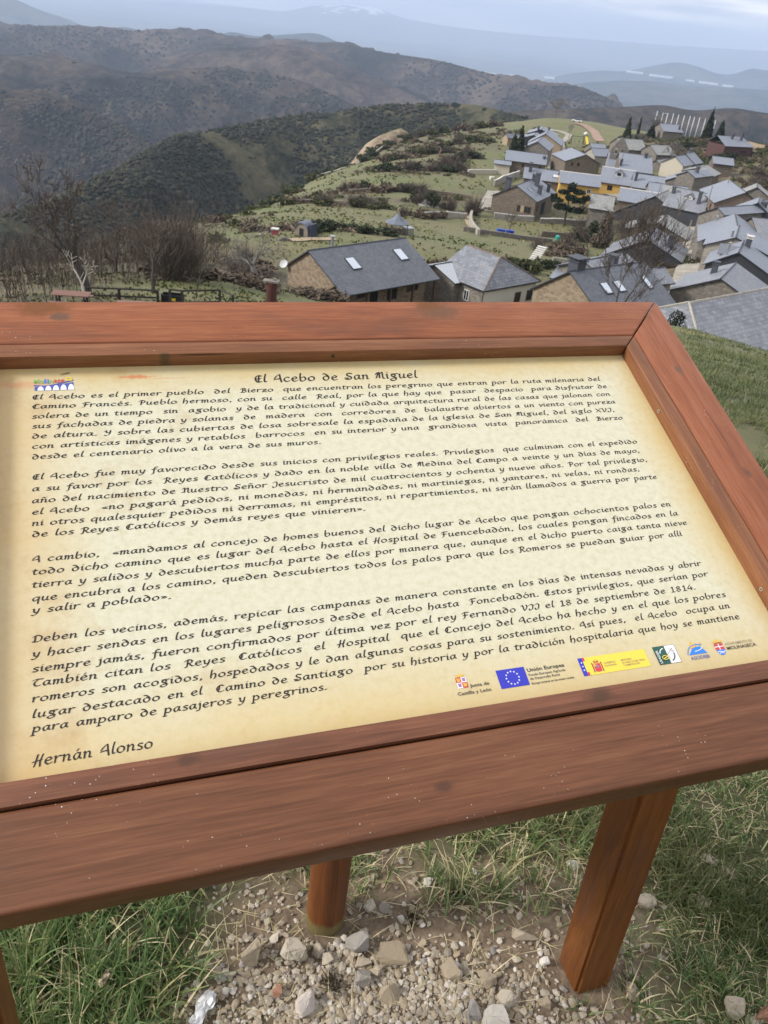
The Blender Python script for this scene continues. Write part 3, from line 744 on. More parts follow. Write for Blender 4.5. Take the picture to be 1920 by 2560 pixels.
house('stone_wall_house', (48.5, 142.2, -23.1), 52, 11.2, (1.5, 26), (3, 28), 'long rubble walled house with a thin strip of slate roof', W_GREY, S_NEW, feats=[('chim', 'R', .95, .3, .8, .5)])
house('black_gable_house', (56.5, 148.0, -22.6), 21, 5.6, (3.4, 33), (3, 30), 'black clad gable at the right edge of the village', W_DARK, S_NEW)
house('hipped_slate_house', (47.6, 129.6, -23.4), 15, 11.5, (7.2, 26), (4.3, 31), 'blue grey hipped slate roof right of the street', W_GREY, S_NEW, hipB=2.2, feats=[('flue', 'L', .85, .5, .3, .7)])
house('slate_house', (42.3, 114.5, -22.1), 20, 9.0, (6.6, 18), (3.8, 24), 'slate house with paired metal flues behind the black gable', W_PALE, S_NEW, feats=[('flue', 'L', .1, .15, .3, .9), ('flue', 'R', .1, .2, .3, .9)])
house('black_clad_house', (39.9, 105.6, -22.1), 22, 8.1, (6.6, 24), (3.7, 31), 'black clad gable house with a white capped chimney and raised roof box', W_DARK, S_NEW, feats=[('chim', 'R', .75, .1, .7, 1.0, M_CHIM, 1), ('flue', 'L', .12, .35, .22, 1.5), ('dormer', 'L', .45, .62, 2.4, .5)])
house('lichen_house', (31.9, 87.0, -21.0), 27, 9.0, (7.5, 23), (5.0, 26), 'slate house with one small chimney and a lichen mottled right slope', W_GREY, S_OLD, feats=[('chim', 'L', .55, .3, .6, .9)])
house('near_roof_house', (15.6, 53.6, -15.5), 50, 17.5, (6.2, 27), (5, 27), 'nearest big grey slate roof rising behind the grass', W_GREY, S_ROUGH, hip=4.6, ridge_cap=W_PALE, feats=[('flue', 'R', .84, .38, .14, 1.6)])
house('small_slate_house', (23.6, 87.0, -20.9), 57, 3.4, (2.0, 30), (2.0, 28), 'small slate roof beside the street behind the bare tree', W_PALE, S_OLD, feats=[('win', 'R', .5, .6, .9, .7, BF)])
house('slate_shed', (15.6, 90.0, -22.3), 118, 3.2, (2.2, 22), (2.0, 22), 'tiny slate shed beside the square black chimney', W_GREY, S_NEW, cat='shed')
house('hill_house', (84.6, 338.5, -28.6), 72, 8.6, (3.8, 30), (3.5, 28), 'slate roofed house on the hill beside the tall white poles', W_GREY, S_NEW, feats=[('chim', 'R', .85, .6, .5, .9)])
house('red_brown_house', (90.3, 285.0, -25.6), 62, 11.0, (3.8, 28), (3, 30), 'red brown boarded house with two black chimneys on the right hilltop', W_REDWOOD, S_NEW, hipB=2.2, feats=[('chim', 'R', .42, .25, .6, 1.2), ('chim', 'R', .70, .35, .6, 2.0), ('win', 'R', .7, 1.6, 2.5, .8, BF)])
house('dark_shed', (25.5, 297.0, -33.2), 75, 6.0, (2.6, 24), (3, 26), 'dark roofed shed below the meadow', W_OCHRE, S_DARK, cat='shed')
house('hipped_outbuilding', (-9.6, 88.2, -23.0), 44, 3.2, (2.2, 27), (2.2, 27), 'small hipped slate roof showing left of the big ridge', W_GREY, S_OLD, hip=1.3, hipB=1.3, cat='outbuilding')
house('hipped_outbuilding', (-2.6, 91.0, -22.6), 44, 3.4, (2.2, 27), (2.2, 27), 'small hipped slate roof showing over the right end of the big ridge', W_GREY, S_OLD, hip=1.3, hipB=1.3, cat='outbuilding')
house('slate_house', (48.4, 204.3, -28.0), 101, 6.4, (4.4, 24), (3.5, 26), 'plain slate roof right of the ochre yellow house', W_GREY, S_NEW, feats=[('chim', 'R', .1, .5, .6, 1.4)])
house('slate_house', (50.0, 195.0, -28.2), 98, 7.5, (3.6, 20), (3.5, 22), 'low slate roof with two white roof vents behind the white ridge line', W_GREY, S_NEW, feats=[('flue', 'R', .5, .4, .35, .25), ('flue', 'R', .45, .75, .35, .25)])
house('slate_house', (59.8, 209.5, -28.3), 24, 11.6, (5, 24), (5.4, 25), 'big slate roof in the middle of the village block', W_GREY, S_NEW)
house('slate_house', (53.5, 139.5, -23.6), 85, 9, (4.2, 26), (4, 26), 'pale grey walled slate house at the right edge below the black gable', W_GREY, S_OLD)
house('slate_house', (58.7, 152.5, -22.9), 46, 8, (3.6, 28), (3.6, 28), 'slate house at the right edge behind the rubble wall', W_DARK, S_NEW)
house('slate_house', (55.8, 192.0, -28.2), -50, 5.5, (3.6, 24), (4.2, 24), 'pale weathered roof joined behind the street corner house', W_GREY, S_PALE)
house('old_house', (64.8, 252.0, -30.6), 36, 8, (3.6, 26), (4.2, 26), 'old house with a grey gabled slab roof right of the wide slate slope', W_GREY, S_PALE)
mc, tc_, bc_ = nt_new('corrugated_sheet')
wv = tc_.nodes.new('ShaderNodeTexWave'); wv.inputs['Scale'].default_value = 6.0; tc_.links.new(coords(tc_), wv.inputs['Vector'])
tc_.links.new(ramp(tc_, wv.outputs['Fac'], [(0.2, (0.36, 0.38, 0.41)), (0.8, (0.55, 0.57, 0.60))]), bc_.inputs['Base Color'])
bc_.inputs['Roughness'].default_value = 0.45; bump(tc_, bc_, wv.outputs['Fac'], 0.4, 0.03)
house('corrugated_shed', (2.2, 85.2, -22.5), 44, 6.6, (3.2, 18), (2.0, 18), 'shed with a pale corrugated roof right of the dark slate house', W_GREY, mc, cat='shed')

# the hipped house: a white rendered end wall with two dark windows, white framed windows in the stone wall
hh = bpy.data.objects['hipped_house']
wb = MB(); wb.box(-3.31, -3.23, -3.9, 3.95, -6, 2.9); wb.build('rendered_wall', [W_WHITE], hh)
def loose_win(root, c, ax, n, w, h, fm, split=True):
    c, ax, n = Vector(c), Vector(ax), Vector(n); up = Vector((0, 0, 1)); fr = MB(); pn = MB(); q = 0.08
    def bar(mb, u0, u1, v0, v1, d0, d1):
        P = lambda u, v, d: c + ax * u + up * v + n * d
        mb.hexa([P(u0, v0, d0), P(u1, v0, d0), P(u1, v0, d1), P(u0, v0, d1), P(u0, v1, d0), P(u1, v1, d0), P(u1, v1, d1), P(u0, v1, d1)])
    bar(fr, -w / 2, -w / 2 + q, -h / 2, h / 2, -.05, .05); bar(fr, w / 2 - q, w / 2, -h / 2, h / 2, -.05, .05)
    bar(fr, -w / 2 + q, w / 2 - q, h / 2 - q, h / 2, -.05, .05); bar(fr, -w / 2 + q, w / 2 - q, -h / 2, -h / 2 + q, -.05, .05)
    if split: bar(fr, -.03, .03, -h / 2 + q, h / 2 - q, -.04, .045)
    wo = fr.build('window', [fm], root); bar(pn, -w / 2 + q, w / 2 - q, -h / 2 + q, h / 2 - q, -.05, .02); pn.build('pane', [M_GLASS], wo)
loose_win(hh, (-3.32, -1.3, 1.75), (0, 1, 0), (-1, 0, 0), .9, 1.1, BF); loose_win(hh, (-3.32, -3.2, 1.75), (0, 1, 0), (-1, 0, 0), .9, 1.1, BF)
loose_win(hh, (1.7, 4.1, 2.0), (1, 0, 0), (0, 1, 0), .75, 1.1, WF); loose_win(hh, (-1.1, 4.1, 2.0), (1, 0, 0), (0, 1, 0), .75, 1.1, WF)

# ------------------------------------------------------------------ church with its bell gable
ch, ci = house('church', (50.1, 248.3, -29.5), 98, 9.0, (6.0, 26), (4.2, 28), 'small stone church with a bell gable and cross above its roof', W_PALE, S_NEW, cat='church')
def slab_with_holes(outer, holes, y0, y1):
    bm = bmesh.new()
    es = []
    for loop in [outer] + holes:
        vs_ = [bm.verts.new((x, y0, z)) for x, z in loop]
        for i in range(len(vs_)): es.append(bm.edges.new((vs_[i], vs_[(i + 1) % len(vs_)])))
    r = bmesh.ops.triangle_fill(bm, use_beauty=True, use_dissolve=False, edges=es)
    fs = [g for g in r['geom'] if isinstance(g, bmesh.types.BMFace)]
    ex = bmesh.ops.extrude_face_region(bm, geom=fs)
    bmesh.ops.translate(bm, verts=[v for v in ex['geom'] if isinstance(v, bmesh.types.BMVert)], vec=(0, y1 - y0, 0))
    bmesh.ops.recalc_face_normals(bm, faces=bm.faces)
    me = bpy.data.meshes.new('slab'); bm.to_mesh(me); bm.free()
    return me
def arch(cx, z0, w, h):
    pts = [(cx - w / 2, z0), (cx + w / 2, z0)]
    for i in range(9):
        t = math.pi * i / 8
        pts.append((cx + w / 2 * math.cos(t), z0 + h + w / 2 * math.sin(t)))
    return pts
H0 = ci['h'] - 2.2
bg = slab_with_holes([(-2.4, H0), (2.3, H0), (2.2, H0 + 3.3), (2.45, H0 + 3.4), (0.35, H0 + 6.4), (-0.35, H0 + 6.4), (-2.6, H0 + 3.4), (-2.35, H0 + 3.3)], [arch(-1.0, H0 + 2.1, 0.85, 1.3), arch(0.9, H0 + 2.1, 0.85, 1.3)], -1.6, -0.7)
bg.materials.append(W_GREY); bgo = link('bell_gable', bg, ch, (-1.6, -1.2, 0))
cr = MB(); cr.box(-.06, .06, -1.2, -1.08, H0 + 6.4, H0 + 8.0); cr.box(-.4, .4, -1.2, -1.08, H0 + 7.3, H0 + 7.42); cr.build('cross', [M_FASCIA], bgo)
for bx in (-1.0, 0.9):
    bl = MB(); bl.tube((bx, -1.15, H0 + 2.5), (bx, -1.15, H0 + 3.2), .36, .2, 10); bl.build('bell', [plain('bronze', (.10, .09, .05), .5, .8)], bgo)
# ------------------------------------------------------------------ street, tracks, walls and small things in the village
def conc(name, a, b_, s=0.5):
    m, t, b = nt_new(name); p = worldpos(t)
    n = noise(t, p, s, 6, 0.7); n2 = noise(t, p, s * 9, 4, 0.6)
    t.links.new(ramp(t, math_n(t, 'ADD', math_n(t, 'MULTIPLY', n, 0.7), math_n(t, 'MULTIPLY', n2, 0.3)), [(0.35, a), (0.62, b_)]), b.inputs['Base Color'])
    b.inputs['Roughness'].default_value = 0.95
    return m
M_STREET = conc('pale_concrete', (0.21, 0.185, 0.15), (0.40, 0.365, 0.305))
M_TRACK = conc('reddish_earth', (0.24, 0.155, 0.11), (0.33, 0.22, 0.165), 0.2)
M_SAND = conc('sandy_earth', (0.27, 0.20, 0.13), (0.42, 0.33, 0.22), 0.3)
def strip(name, pts, width, mat, label, cat, lift=0.10, step=1.5):
    C = catmull(np.array(pts, float), max(8, int(sum(math.dist(a, b) for a, b in zip(pts[:-1], pts[1:])) / step)))
    d = np.gradient(C, axis=0); d /= np.linalg.norm(d, axis=1)[:, None]
    nrm = np.stack([d[:, 1], -d[:, 0]], 1)
    cols = 5; V = []
    for k in range(cols):
        q = C + nrm * width * (k / (cols - 1) - 0.5) * (1 + 0.16 * (fbm(C[:, :1] * 0.4, C[:, 1:] * 0.4) - 0.45))
        V.append(np.stack([q[:, 0], q[:, 1], gz(q[:, 0], q[:, 1]) + lift], 1))
    V = np.stack(V, 1); n = len(C)
    a, b = np.meshgrid(np.arange(n - 1), np.arange(cols - 1), indexing='ij')
    f = np.stack([a * cols + b, a * cols + b + 1, (a + 1) * cols + b + 1, (a + 1) * cols + b], -1).reshape(-1, 4)[:, ::-1]
    tag(link(name, np_mesh(name, V.reshape(-1, 3), f, [mat], True)), label, cat, kind='structure')
strip('street', [(31.5, 96), (33.8, 104), (38.5, 116), (45.7, 140), (49.2, 152), (54.5, 169), (56, 178), (52, 196), (44, 216), (37, 240), (37.6, 256), (41, 276), (45.2, 300)], 4.6, M_STREET, 'pale concrete street between the slate houses', 'street', 0.22)
strip('meadow_track', [(45.2, 300), (47.3, 318), (51, 332), (53, 345), (49, 356), (44, 362)], 2.4, M_STREET, 'pale farm track curving up onto the meadow', 'track', 0.2)
strip('earth_track', [(62.0, 326), (63.0, 340), (64.5, 355), (64, 372), (61, 388)], 3.4, M_TRACK, 'reddish earth track on the meadow', 'track', 0.25)
strip('driveway', [(13.6, 178), (14.6, 186), (16.2, 196), (17.2, 204)], 3.6, M_STREET, 'pale concrete drive beside the chimneyed stone house', 'driveway', 0.2)
strip('garden_path', [(10.5, 150), (9.6, 162), (10.8, 176)], 1.6, M_SAND, 'worn earth path in the garden', 'path', 0.12)
strip('sand_patch', [(-15.5, 104.5), (-13, 106), (-10.5, 107.5)], 2.2, M_SAND, 'bare sandy ground in front of the round topped hut', 'bare ground', 0.12, 0.6)

# quarried sandy bank on the shoulder of the hill
def sand_bank():
    m, t, b = nt_new('sand_bank'); p = worldpos(t)
    nr = t.nodes.new('ShaderNodeNewGeometry'); s = t.nodes.new('ShaderNodeSeparateXYZ'); t.links.new(nr.outputs['Normal'], s.inputs[0])
    n1 = noise(t, p, .35, 6, .7)
    face = ramp(t, n1, [(.35, (.17, .125, .085)), (.6, (.32, .25, .175))]); top = ramp(t, n1, [(.35, (.16, .15, .075)), (.6, (.27, .235, .13))])
    t.links.new(mixc(t, ramp(t, s.outputs['Z'], [(.80, (0, 0, 0)), (.93, (1, 1, 1))]), face, top), b.inputs['Base Color']); b.inputs['Roughness'].default_value = 1
    n = 46; u, v = np.meshgrid(np.linspace(-1.3, 1.3, n), np.linspace(-1.3, 1.3, n), indexing='ij')
    a = math.radians(42); X = -18 + u * 14 * math.cos(a) - v * 8 * math.sin(a); Y = 348 + u * 14 * math.sin(a) + v * 8 * math.cos(a)
    q = np.hypot(u, v) + (fbm(X / 5, Y / 5, 4) - .45) * .8
    Z = gz(X, Y) - .4 + 6.2 * np.clip(1.75 * (1.12 - q), 0, 1) ** .9 * np.clip(1 - .12 * q, 0, 1)
    i, j = np.meshgrid(np.arange(n - 1), np.arange(n - 1), indexing='ij')
    f = np.stack([i * n + j, (i + 1) * n + j, (i + 1) * n + j + 1, i * n + j + 1], -1).reshape(-1, 4)
    tag(link('sand_bank', np_mesh('sand_bank', np.stack([X.ravel(), Y.ravel(), Z.ravel()], 1), f, [m], True)), 'pale sandy bank with a grassy top on the hill shoulder', 'bank', kind='structure')
sand_bank()

def wall(pts, h, th, mat, label, cap=None, name='garden_wall', cat='wall', step=1.2):
    C = catmull(np.array(pts, float), max(4, int(sum(math.dist(a, b) for a, b in zip(pts[:-1], pts[1:])) / step)))
    d = np.gradient(C, axis=0); d /= np.linalg.norm(d, axis=1)[:, None]
    nr = np.stack([d[:, 1], -d[:, 0]], 1) * th / 2
    z = gz(C[:, 0], C[:, 1]); top = z + h * (1 + 0.2 * (fbm(C[:, 0] * 0.7, C[:, 1] * 0.7) - 0.45))
    o = Vector((C[0, 0], C[0, 1], z[0])); b = MB()
    for i in range(len(C) - 1):
        q = []
        for zz in (z - 0.6, top):
            for j, s in ((i, -1), (i + 1, -1), (i + 1, 1), (i, 1)):
                q.append(Vector((C[j, 0] + s * nr[j, 0], C[j, 1] + s * nr[j, 1], zz[j])) - o)
        b.hexa([q[0], q[1], q[2], q[3], q[4], q[5], q[6], q[7]])
    r = b.build(name, [mat], None, loc=o); tag(r, label, cat)
    if cap:
        c = MB()
        for i in range(len(C) - 1):
            q = []
            for dz in (0.003, 0.12):
                for j, s in ((i, -1.2), (i + 1, -1.2), (i + 1, 1.2), (i, 1.2)):
                    q.append(Vector((C[j, 0] + s * nr[j, 0], C[j, 1] + s * nr[j, 1], top[j] + dz)) - o)
            c.hexa(q)
        c.build('coping', [cap], r)
    return r
wall([(15.0, 170.8), (19, 172), (23.2, 173.2)], 1.0, .35, W_PALE, 'whitish wall at the foot of the chimneyed stone house', M_LIME)
wall([(24.5, 172.5), (29, 173), (34.5, 173.5), (38, 174)], 0.9, .4, W_GREY, 'pale topped garden wall below the dark pine', M_LIME)
wall([(23, 157.5), (28, 159), (33, 160.5), (37, 161)], 1.0, .5, W_BROWN, 'dark dry stone garden wall above the blue barrels')
wall([(8, 146), (13, 146.5), (18, 148), (24, 150)], 0.8, .5, W_GREY, 'low grey garden wall below the blue barrels')
wall([(17.2, 210), (21, 220), (24.8, 229)], 1.5, .35, W_PALE, 'long pale capped wall climbing behind the stone house', M_LIME)
wall([(11.4, 226), (15, 228.5), (19, 231)], 1.0, .4, W_CREAM, 'cream wall beside the lean cream shed', M_LIME)
wall([(0.8, 154), (4.6, 160), (9.2, 164.5)], 0.9, .3, W_PALE, 'pale timber edged bank behind the garden pavilion', M_LIME)
wall([(10.4, 142), (10.2, 150), (9.8, 160), (10.6, 172)], 1.0, .5, W_PALE, 'white stone posts lining the grass lane')
wall([(-16, 184), (-9, 187), (-2, 190), (5, 191), (11, 190)], 0.7, .5, W_BROWN, 'dry stone field wall across the upper meadow')
wall([(-26, 160), (-17, 162), (-8, 158)], 0.7, .5, W_BROWN, 'dry stone field wall across the lower meadow')
wall([(-11, 228), (-2, 233), (6, 234), (12, 228)], 0.8, .5, W_GREY, 'grey field wall below the dark hedge')
wall([(19.5, 118), (22.5, 118.5), (25.5, 119)], 1.1, .3, W_PALE, 'pale rendered garden wall behind the square chimney')
wall([(-33, 268), (-27, 290), (-21, 318), (-15, 335)], 1.3, .5, W_PALE, 'pale roadside wall along the edge of the hill')
wall([(103, 316), (108, 314), (113, 306)], 1.8, .5, W_OCHRE, 'buff wall between the cypresses and the red brown house')

def pole(x, y, zt, r, name, label, cat, mat, group=None, base=None):
    zb = gz1(x, y) - 0.5 if base is None else base
    b = MB(); b.tube((0, 0, 0), (0, 0, zt - zb), r, r * 0.8, 8)
    return tag(b.build(name, [mat], None, True, loc=(x, y, zb)), label, cat, group)
M_POLEW = plain('white_painted_steel', (0.55, 0.57, 0.60), 0.5)
for i, (x, y, z) in enumerate([(88.9, 363.3, -25.0), (91.1, 362.8, -25.3), (92.8, 362.3, -25.2), (94.9, 361.8, -25.1), (96.9, 361.3, -25.2), (99.0, 360.7, -25.2), (101.1, 360.1, -25.1), (102.7, 359.7, -25.2), (104.6, 359.1, -25.2), (106.7, 358.5, -25.3), (110.4, 357.4, -25.4)]):
    p_ = pole(x, y, z, 0.17, 'net_pole', 'tall white steel pole in the row on the hilltop behind the slate house', 'pole', M_POLEW, 'tall white net poles')
    if i == 1:
        b = MB(); b.tube((0, 0, z - p_.location.z - .1), (1.9, -.5, z - p_.location.z - .05), .08, n=6); b.build('crossbar', [M_POLEW], p_)
M_WPOLE = plain('weathered_pole', (0.20, 0.17, 0.14), 0.9)
for x, y, h, lb in ((56.2, 172.5, 8, 'wooden utility pole beside the tall dark street corner wall'), (62.0, 181.5, 8, 'leaning wooden utility pole in front of the broad slate roof'), (43.6, 139.0, 6, 'short wooden utility pole at the edge of the pale street'), (51.0, 233, 7, 'thin wooden utility pole by the ochre houses')):
    pole(x, y, gz1(x, y) + h, 0.13, 'utility_pole', lb, 'pole', M_WPOLE)

# garden pavilion
g = gz1(-2.9, 124.0); pv_ = tag(empty('garden_pavilion', (-2.9, 124.0, g), 0.5), 'garden pavilion with a pointed zinc roof on thin posts', 'pavilion')
M_ZINC = plain('grey_zinc_roof', (0.14, 0.155, 0.19), 0.6, 0.1)
b = MB()
ap = (0, 0, 4.2)
for i in range(8):
    t0, t1 = math.pi * i / 4, math.pi * (i + 1) / 4
    a0, a1 = (1.5 * math.cos(t0), 1.5 * math.sin(t0), 2.9), (1.5 * math.cos(t1), 1.5 * math.sin(t1), 2.9)
    b.poly([a0, a1, ap])
    o0, o1 = (2.7 * math.cos(t0), 2.7 * math.sin(t0), 2.35), (2.7 * math.cos(t1), 2.7 * math.sin(t1), 2.35)
    b.poly([o0, o1, a1, a0]); b.poly([(o0[0], o0[1], 2.25), (o1[0], o1[1], 2.25), o1, o0])
b.build('roof', [M_ZINC], pv_)
for i in range(8):
    t0 = math.pi * i / 4; b = MB(); b.tube((2.45 * math.cos(t0), 2.45 * math.sin(t0), -.3), (2.45 * math.cos(t0), 2.45 * math.sin(t0), 2.4), .07, n=6); b.build('post', [M_FRAMEB], pv_)
b = MB(); b.box(-.9, .9, -.7, .7, -.2, .85); b.box(-1.1, 1.1, -.8, .8, .85, .92); b.build('counter', [M_TIMBER], pv_)
b = MB(); b.box(1.4, 3.4, -1.6, 0.2, -.3, 1.5); b.hexa([(1.2, -1.8, 1.5), (3.6, -1.8, 1.2), (3.6, .4, 1.2), (1.2, .4, 1.5), (1.2, -1.8, 1.6), (3.6, -1.8, 1.3), (3.6, .4, 1.3), (1.2, .4, 1.6)]); b.build('side_box', [M_METAL], pv_); pv_.scale = (.68, .68, .68)

# round topped hut with a dark doorway
g = gz1(-14.4, 108.5); hut = tag(empty('round_hut', (-14.4, 108.5, g), math.radians(-20)), 'round topped plank hut with a dark doorway on the grass', 'hut')
b = MB(); prof = [(-1.3, -.3), (-1.3, 1.2), (-1.1, 1.8), (-.6, 2.25), (0, 2.4), (.6, 2.25), (1.1, 1.8), (1.3, 1.2), (1.3, -.3)]
b.mesh([(x, y_, z) for y_ in (-1.2, 1.2) for x, z in prof], [tuple(range(9))[::-1], tuple(range(9, 18))] + [(k, k + 1, k + 10, k + 9) for k in range(8)]); b.build('wall', [plain('grey_planks', (.24, .20, .16), .9, var=.3, scale=4)], hut)
b = MB()
for (x0, z0), (x1, z1) in zip(prof[1:-1], prof[2:-1]):
    b.hexa([(x0, -1.4, z0), (x1, -1.4, z1), (x1, 1.4, z1), (x0, 1.4, z0), (x0 * 1.06, -1.4, z0 * 1.04 + .05), (x1 * 1.06, -1.4, z1 * 1.04 + .05), (x1 * 1.06, 1.4, z1 * 1.04 + .05), (x0 * 1.06, 1.4, z0 * 1.04 + .05)])
b.build('roof', [M_ZINC], hut)
b = MB(); b.box(-.35, .45, -1.26, -1.19, -.2, 1.5); b.build('door', [M_BLACK], hut); hut.scale = (.72, .72, .72)
b = MB(); b.box(1.36, 1.9, -1.0, 1.3, 1.1, 2.3); b.hexa([(1.36, -1.1, -.2), (2.0, -1.1, -.2), (2.0, 1.3, -.2), (1.36, 1.3, -.2), (1.36, -1.1, 1.1), (1.9, -1.1, 1.1), (1.9, 1.3, 1.1), (1.36, 1.3, 1.1)]); b.build('tarp', [plain('navy_tarp', (.022, .028, .055), .6)], hut)
M_RED = plain('red_paint', (.30, .05, .06), .6)
def small(name, x, y, fn, label, cat, mats, rz=0.0, group=None, dz=0.0):
    b = MB(); fn(b); return tag(b.build(name, mats, None, loc=(x, y, gz1(x, y) + dz), rz=rz), label, cat, group)
small('beehive', -18.2, 108.5, lambda b: (b.box(-.4, .4, -.4, .4, 0, .7), b.box(-.48, .48, -.48, .48, .7, .8, 1)), 'red beehive box with a pale lid near the hut', 'beehive', [M_RED, M_LIME])
small('timber_stack', -16.2, 104.5, lambda b: [b.box(-1.2 + .1 * i, 1.0 - .15 * i, -.5 + .22 * (i % 3), -.32 + .22 * (i % 3), .18 * (i // 3), .18 * (i // 3) + .16) for i in range(8)], 'low stack of grey boards on the grass', 'timber stack', [W_GREY], .4)
small('branch_pile', -20.5, 107, lambda b: [b.tube((-.9 + .3 * i, -.3, .1 + .1 * (i % 3)), (.1 + .25 * i, .5, .25 + .08 * i), .06, .03, 5) for i in range(7)], 'heap of pale branches beside the field edge', 'branch pile', [plain('pale_wood', (.42, .37, .28), .9)])
# blue barrels
M_BLUE = plain('blue_plastic', (0.012, 0.06, 0.42), 0.35)
for i, (x, y) in enumerate(((14.2, 147.5), (15.0, 147.9), (15.9, 148.2), (16.6, 148.7))):
    def bar(b):
        for z0, z1, r in ((0, .08, .27), (.08, .38, .30), (.38, .45, .31), (.45, .75, .30), (.75, .83, .31), (.83, .92, .27)): b.tube((0, 0, z0 * 1.4), (0, 0, z1 * 1.4), r * 1.25, n=12)
    small('barrel', x, y, bar, 'blue plastic barrel in the row on the garden grass', 'barrel', [M_BLUE], 0, 'blue barrels in the garden')
def heap(b):
    n = len(b.v); R = 12
    pts = [(0, 0, 1.5)] + [(2.4 * f * math.cos(2 * math.pi * k / R) * (1 + .15 * math.sin(3 * k)), 1.4 * f * math.sin(2 * math.pi * k / R), 1.5 * (1 - f ** 2) - .1) for f in (.35, .65, 1.0) for k in range(R)]
    fs = [(0, 1 + k, 1 + (k + 1) % R) for k in range(R)] + [(1 + i * R + k, 1 + (i + 1) * R + k, 1 + (i + 1) * R + (k + 1) % R, 1 + i * R + (k + 1) % R) for i in range(2) for k in range(R)]
    b.mesh(pts, fs)
small('tarp_heap', 1.6, 172, heap, 'heap under a white sheet at the top of the garden', 'covered heap', [M_LIME], .3)
small('sheep', 17.0, 217.5, lambda b: (b.tube((-.5, 0, .75), (.5, 0, .78), .38, .34, 10), b.tube((.5, 0, .9), (.85, 0, 1.0), .17, .12, 8), [b.tube((sx, sy, 0), (sx, sy, .6), .06, n=5) for sx in (-.38, .38) for sy in (-.18, .18)]), 'white sheep grazing in the walled meadow', 'sheep', [plain('fleece', (.62, .60, .54), .95)], .6)
small('water_tank', 25.3, 152.5, lambda b: (b.tube((0, 0, 0), (0, 0, 1.0), .45, n=12), b.tube((0, 0, 1.0), (0, 0, 1.2), .45, .15, 12)), 'small turquoise water butt in the garden', 'water butt', [plain('turquoise_plastic', (.03, .30, .26), .4)])
small('stone_steps', 16.6, 117.5, lambda b: [b.box(-.7, .7, .35 * i, .35 * i + .5, .2 * i, .2 * i + .1) for i in range(9)], 'flight of pale stone steps in the garden bank', 'steps', [M_LIME], -.5)
# playground on the meadow
g = gz1(55.6, 318); pl = tag(empty('playground_slide', (55.6, 318, g), .2), 'yellow slide beside a dark climbing frame', 'slide')
b = MB(); b.hexa([(-.45, -2.2, .3), (.45, -2.2, .3), (.45, .2, 2.4), (-.45, .2, 2.4), (-.45, -2.2, .45), (.45, -2.2, .45), (.45, .2, 2.6), (-.45, .2, 2.6)]); b.build('chute', [plain('yellow_plastic', (.75, .55, .05), .4)], pl)
b = MB()
for sx in (-.55, .55):
    for sy in (.3, 1.5): b.tube((sx, sy, -.2), (sx, sy, 3.2), .08, n=6)
b.box(-.6, .6, .25, 1.55, 2.3, 2.42); b.build('tower', [M_TIMBER], pl)
b = MB(); b.hexa([(-.8, .1, 3.2), (.8, .1, 3.2), (.8, 1.7, 3.2), (-.8, 1.7, 3.2), (-.05, .1, 3.9), (.05, .1, 3.9), (.05, 1.7, 3.9), (-.05, 1.7, 3.9)]); b.build('roof', [M_LIME], pl)
g = gz1(53.0, 317.5); sw = tag(empty('swing_frame', (52.6, 317.6, g), .1), 'dark timber swing frame beside the yellow slide', 'swing')
b = MB(); b.tube((-2.2, 0, 2.5), (2.4, 0, 2.5), .08, n=6)
for sx in (-2.1, 2.3):
    for sy in (-.8, .8): b.tube((sx, sy, -.2), (sx, 0, 2.5), .07, n=6)
b.build('frame', [M_TIMBER], sw)
for sx in (-.8, .8):
    b = MB(); b.box(sx - .25, sx + .25, -.1, .1, .5, .55); b.tube((sx - .2, 0, .5), (sx - .2, 0, 2.5), .02, n=4); b.tube((sx + .2, 0, .5), (sx + .2, 0, 2.5), .02, n=4); b.build('seat', [M_TIMBER], sw)
# white car on the meadow
g = gz1(63.0, 392) + .05; car = tag(empty('parked_car', (63.0, 392, g), 2.9), 'small white car parked on the top of the meadow', 'car')
b = MB(); b.hexa([(-2, -.8, .35), (2, -.8, .35), (2, .8, .35), (-2, .8, .35), (-2, -.8, .9), (2, -.8, .85), (2, .8, .85), (-2, .8, .9)]); b.build('body', [plain('white_car_paint', (.7, .7, .72), .3)], car)
b = MB(); b.hexa([(-1.7, -.75, .9), (1.0, -.75, .86), (1.0, .75, .86), (-1.7, .75, .9), (-1.4, -.65, 1.45), (.4, -.65, 1.45), (.4, .65, 1.45), (-1.4, .65, 1.45)]); b.build('cabin', [M_GLASS], car)
for sx in (-1.25, 1.25):
    for sy in (-.75, .75):
        b = MB(); b.tube((sx, sy - .1, .32), (sx, sy + .1, .32), .32, n=12); b.build('wheel', [M_BLACK], car)

# things just beyond the board at the left: rail fences, black trailer box, rusty stove, picnic tables
M_RAIL = plain('black_brown_rails', (0.030, 0.024, 0.020), 0.8, var=.3)
def rail_fence(pts, label, h=0.95, n_per=1.9):
    root = tag(empty('rail_fence', (pts[0][0], pts[0][1], gz1(*pts[0]))), label, 'fence')
    o = root.location
    tops = []
    for (x0, y0), (x1, y1) in zip(pts[:-1], pts[1:]):
        n = max(1, int(round(math.dist((x0, y0), (x1, y1)) / n_per)))
        for i in range(n): tops.append((x0 + (x1 - x0) * i / n, y0 + (y1 - y0) * i / n))
    tops.append(pts[-1])
    P = [Vector((x, y, gz1(x, y))) - o for x, y in tops]
    for p in P:
        b = MB(); b.box(p.x - .06, p.x + .06, p.y - .06, p.y + .06, p.z - .3, p.z + h); b.build('post', [M_RAIL], root)
    for dz in (h - .02, h * .45):
        b = MB()
        for a, c in zip(P[:-1], P[1:]): b.tube(a + Vector((0, 0, dz)), c + Vector((0, 0, dz)), .055, n=6)
        b.build('rail', [M_RAIL], root)
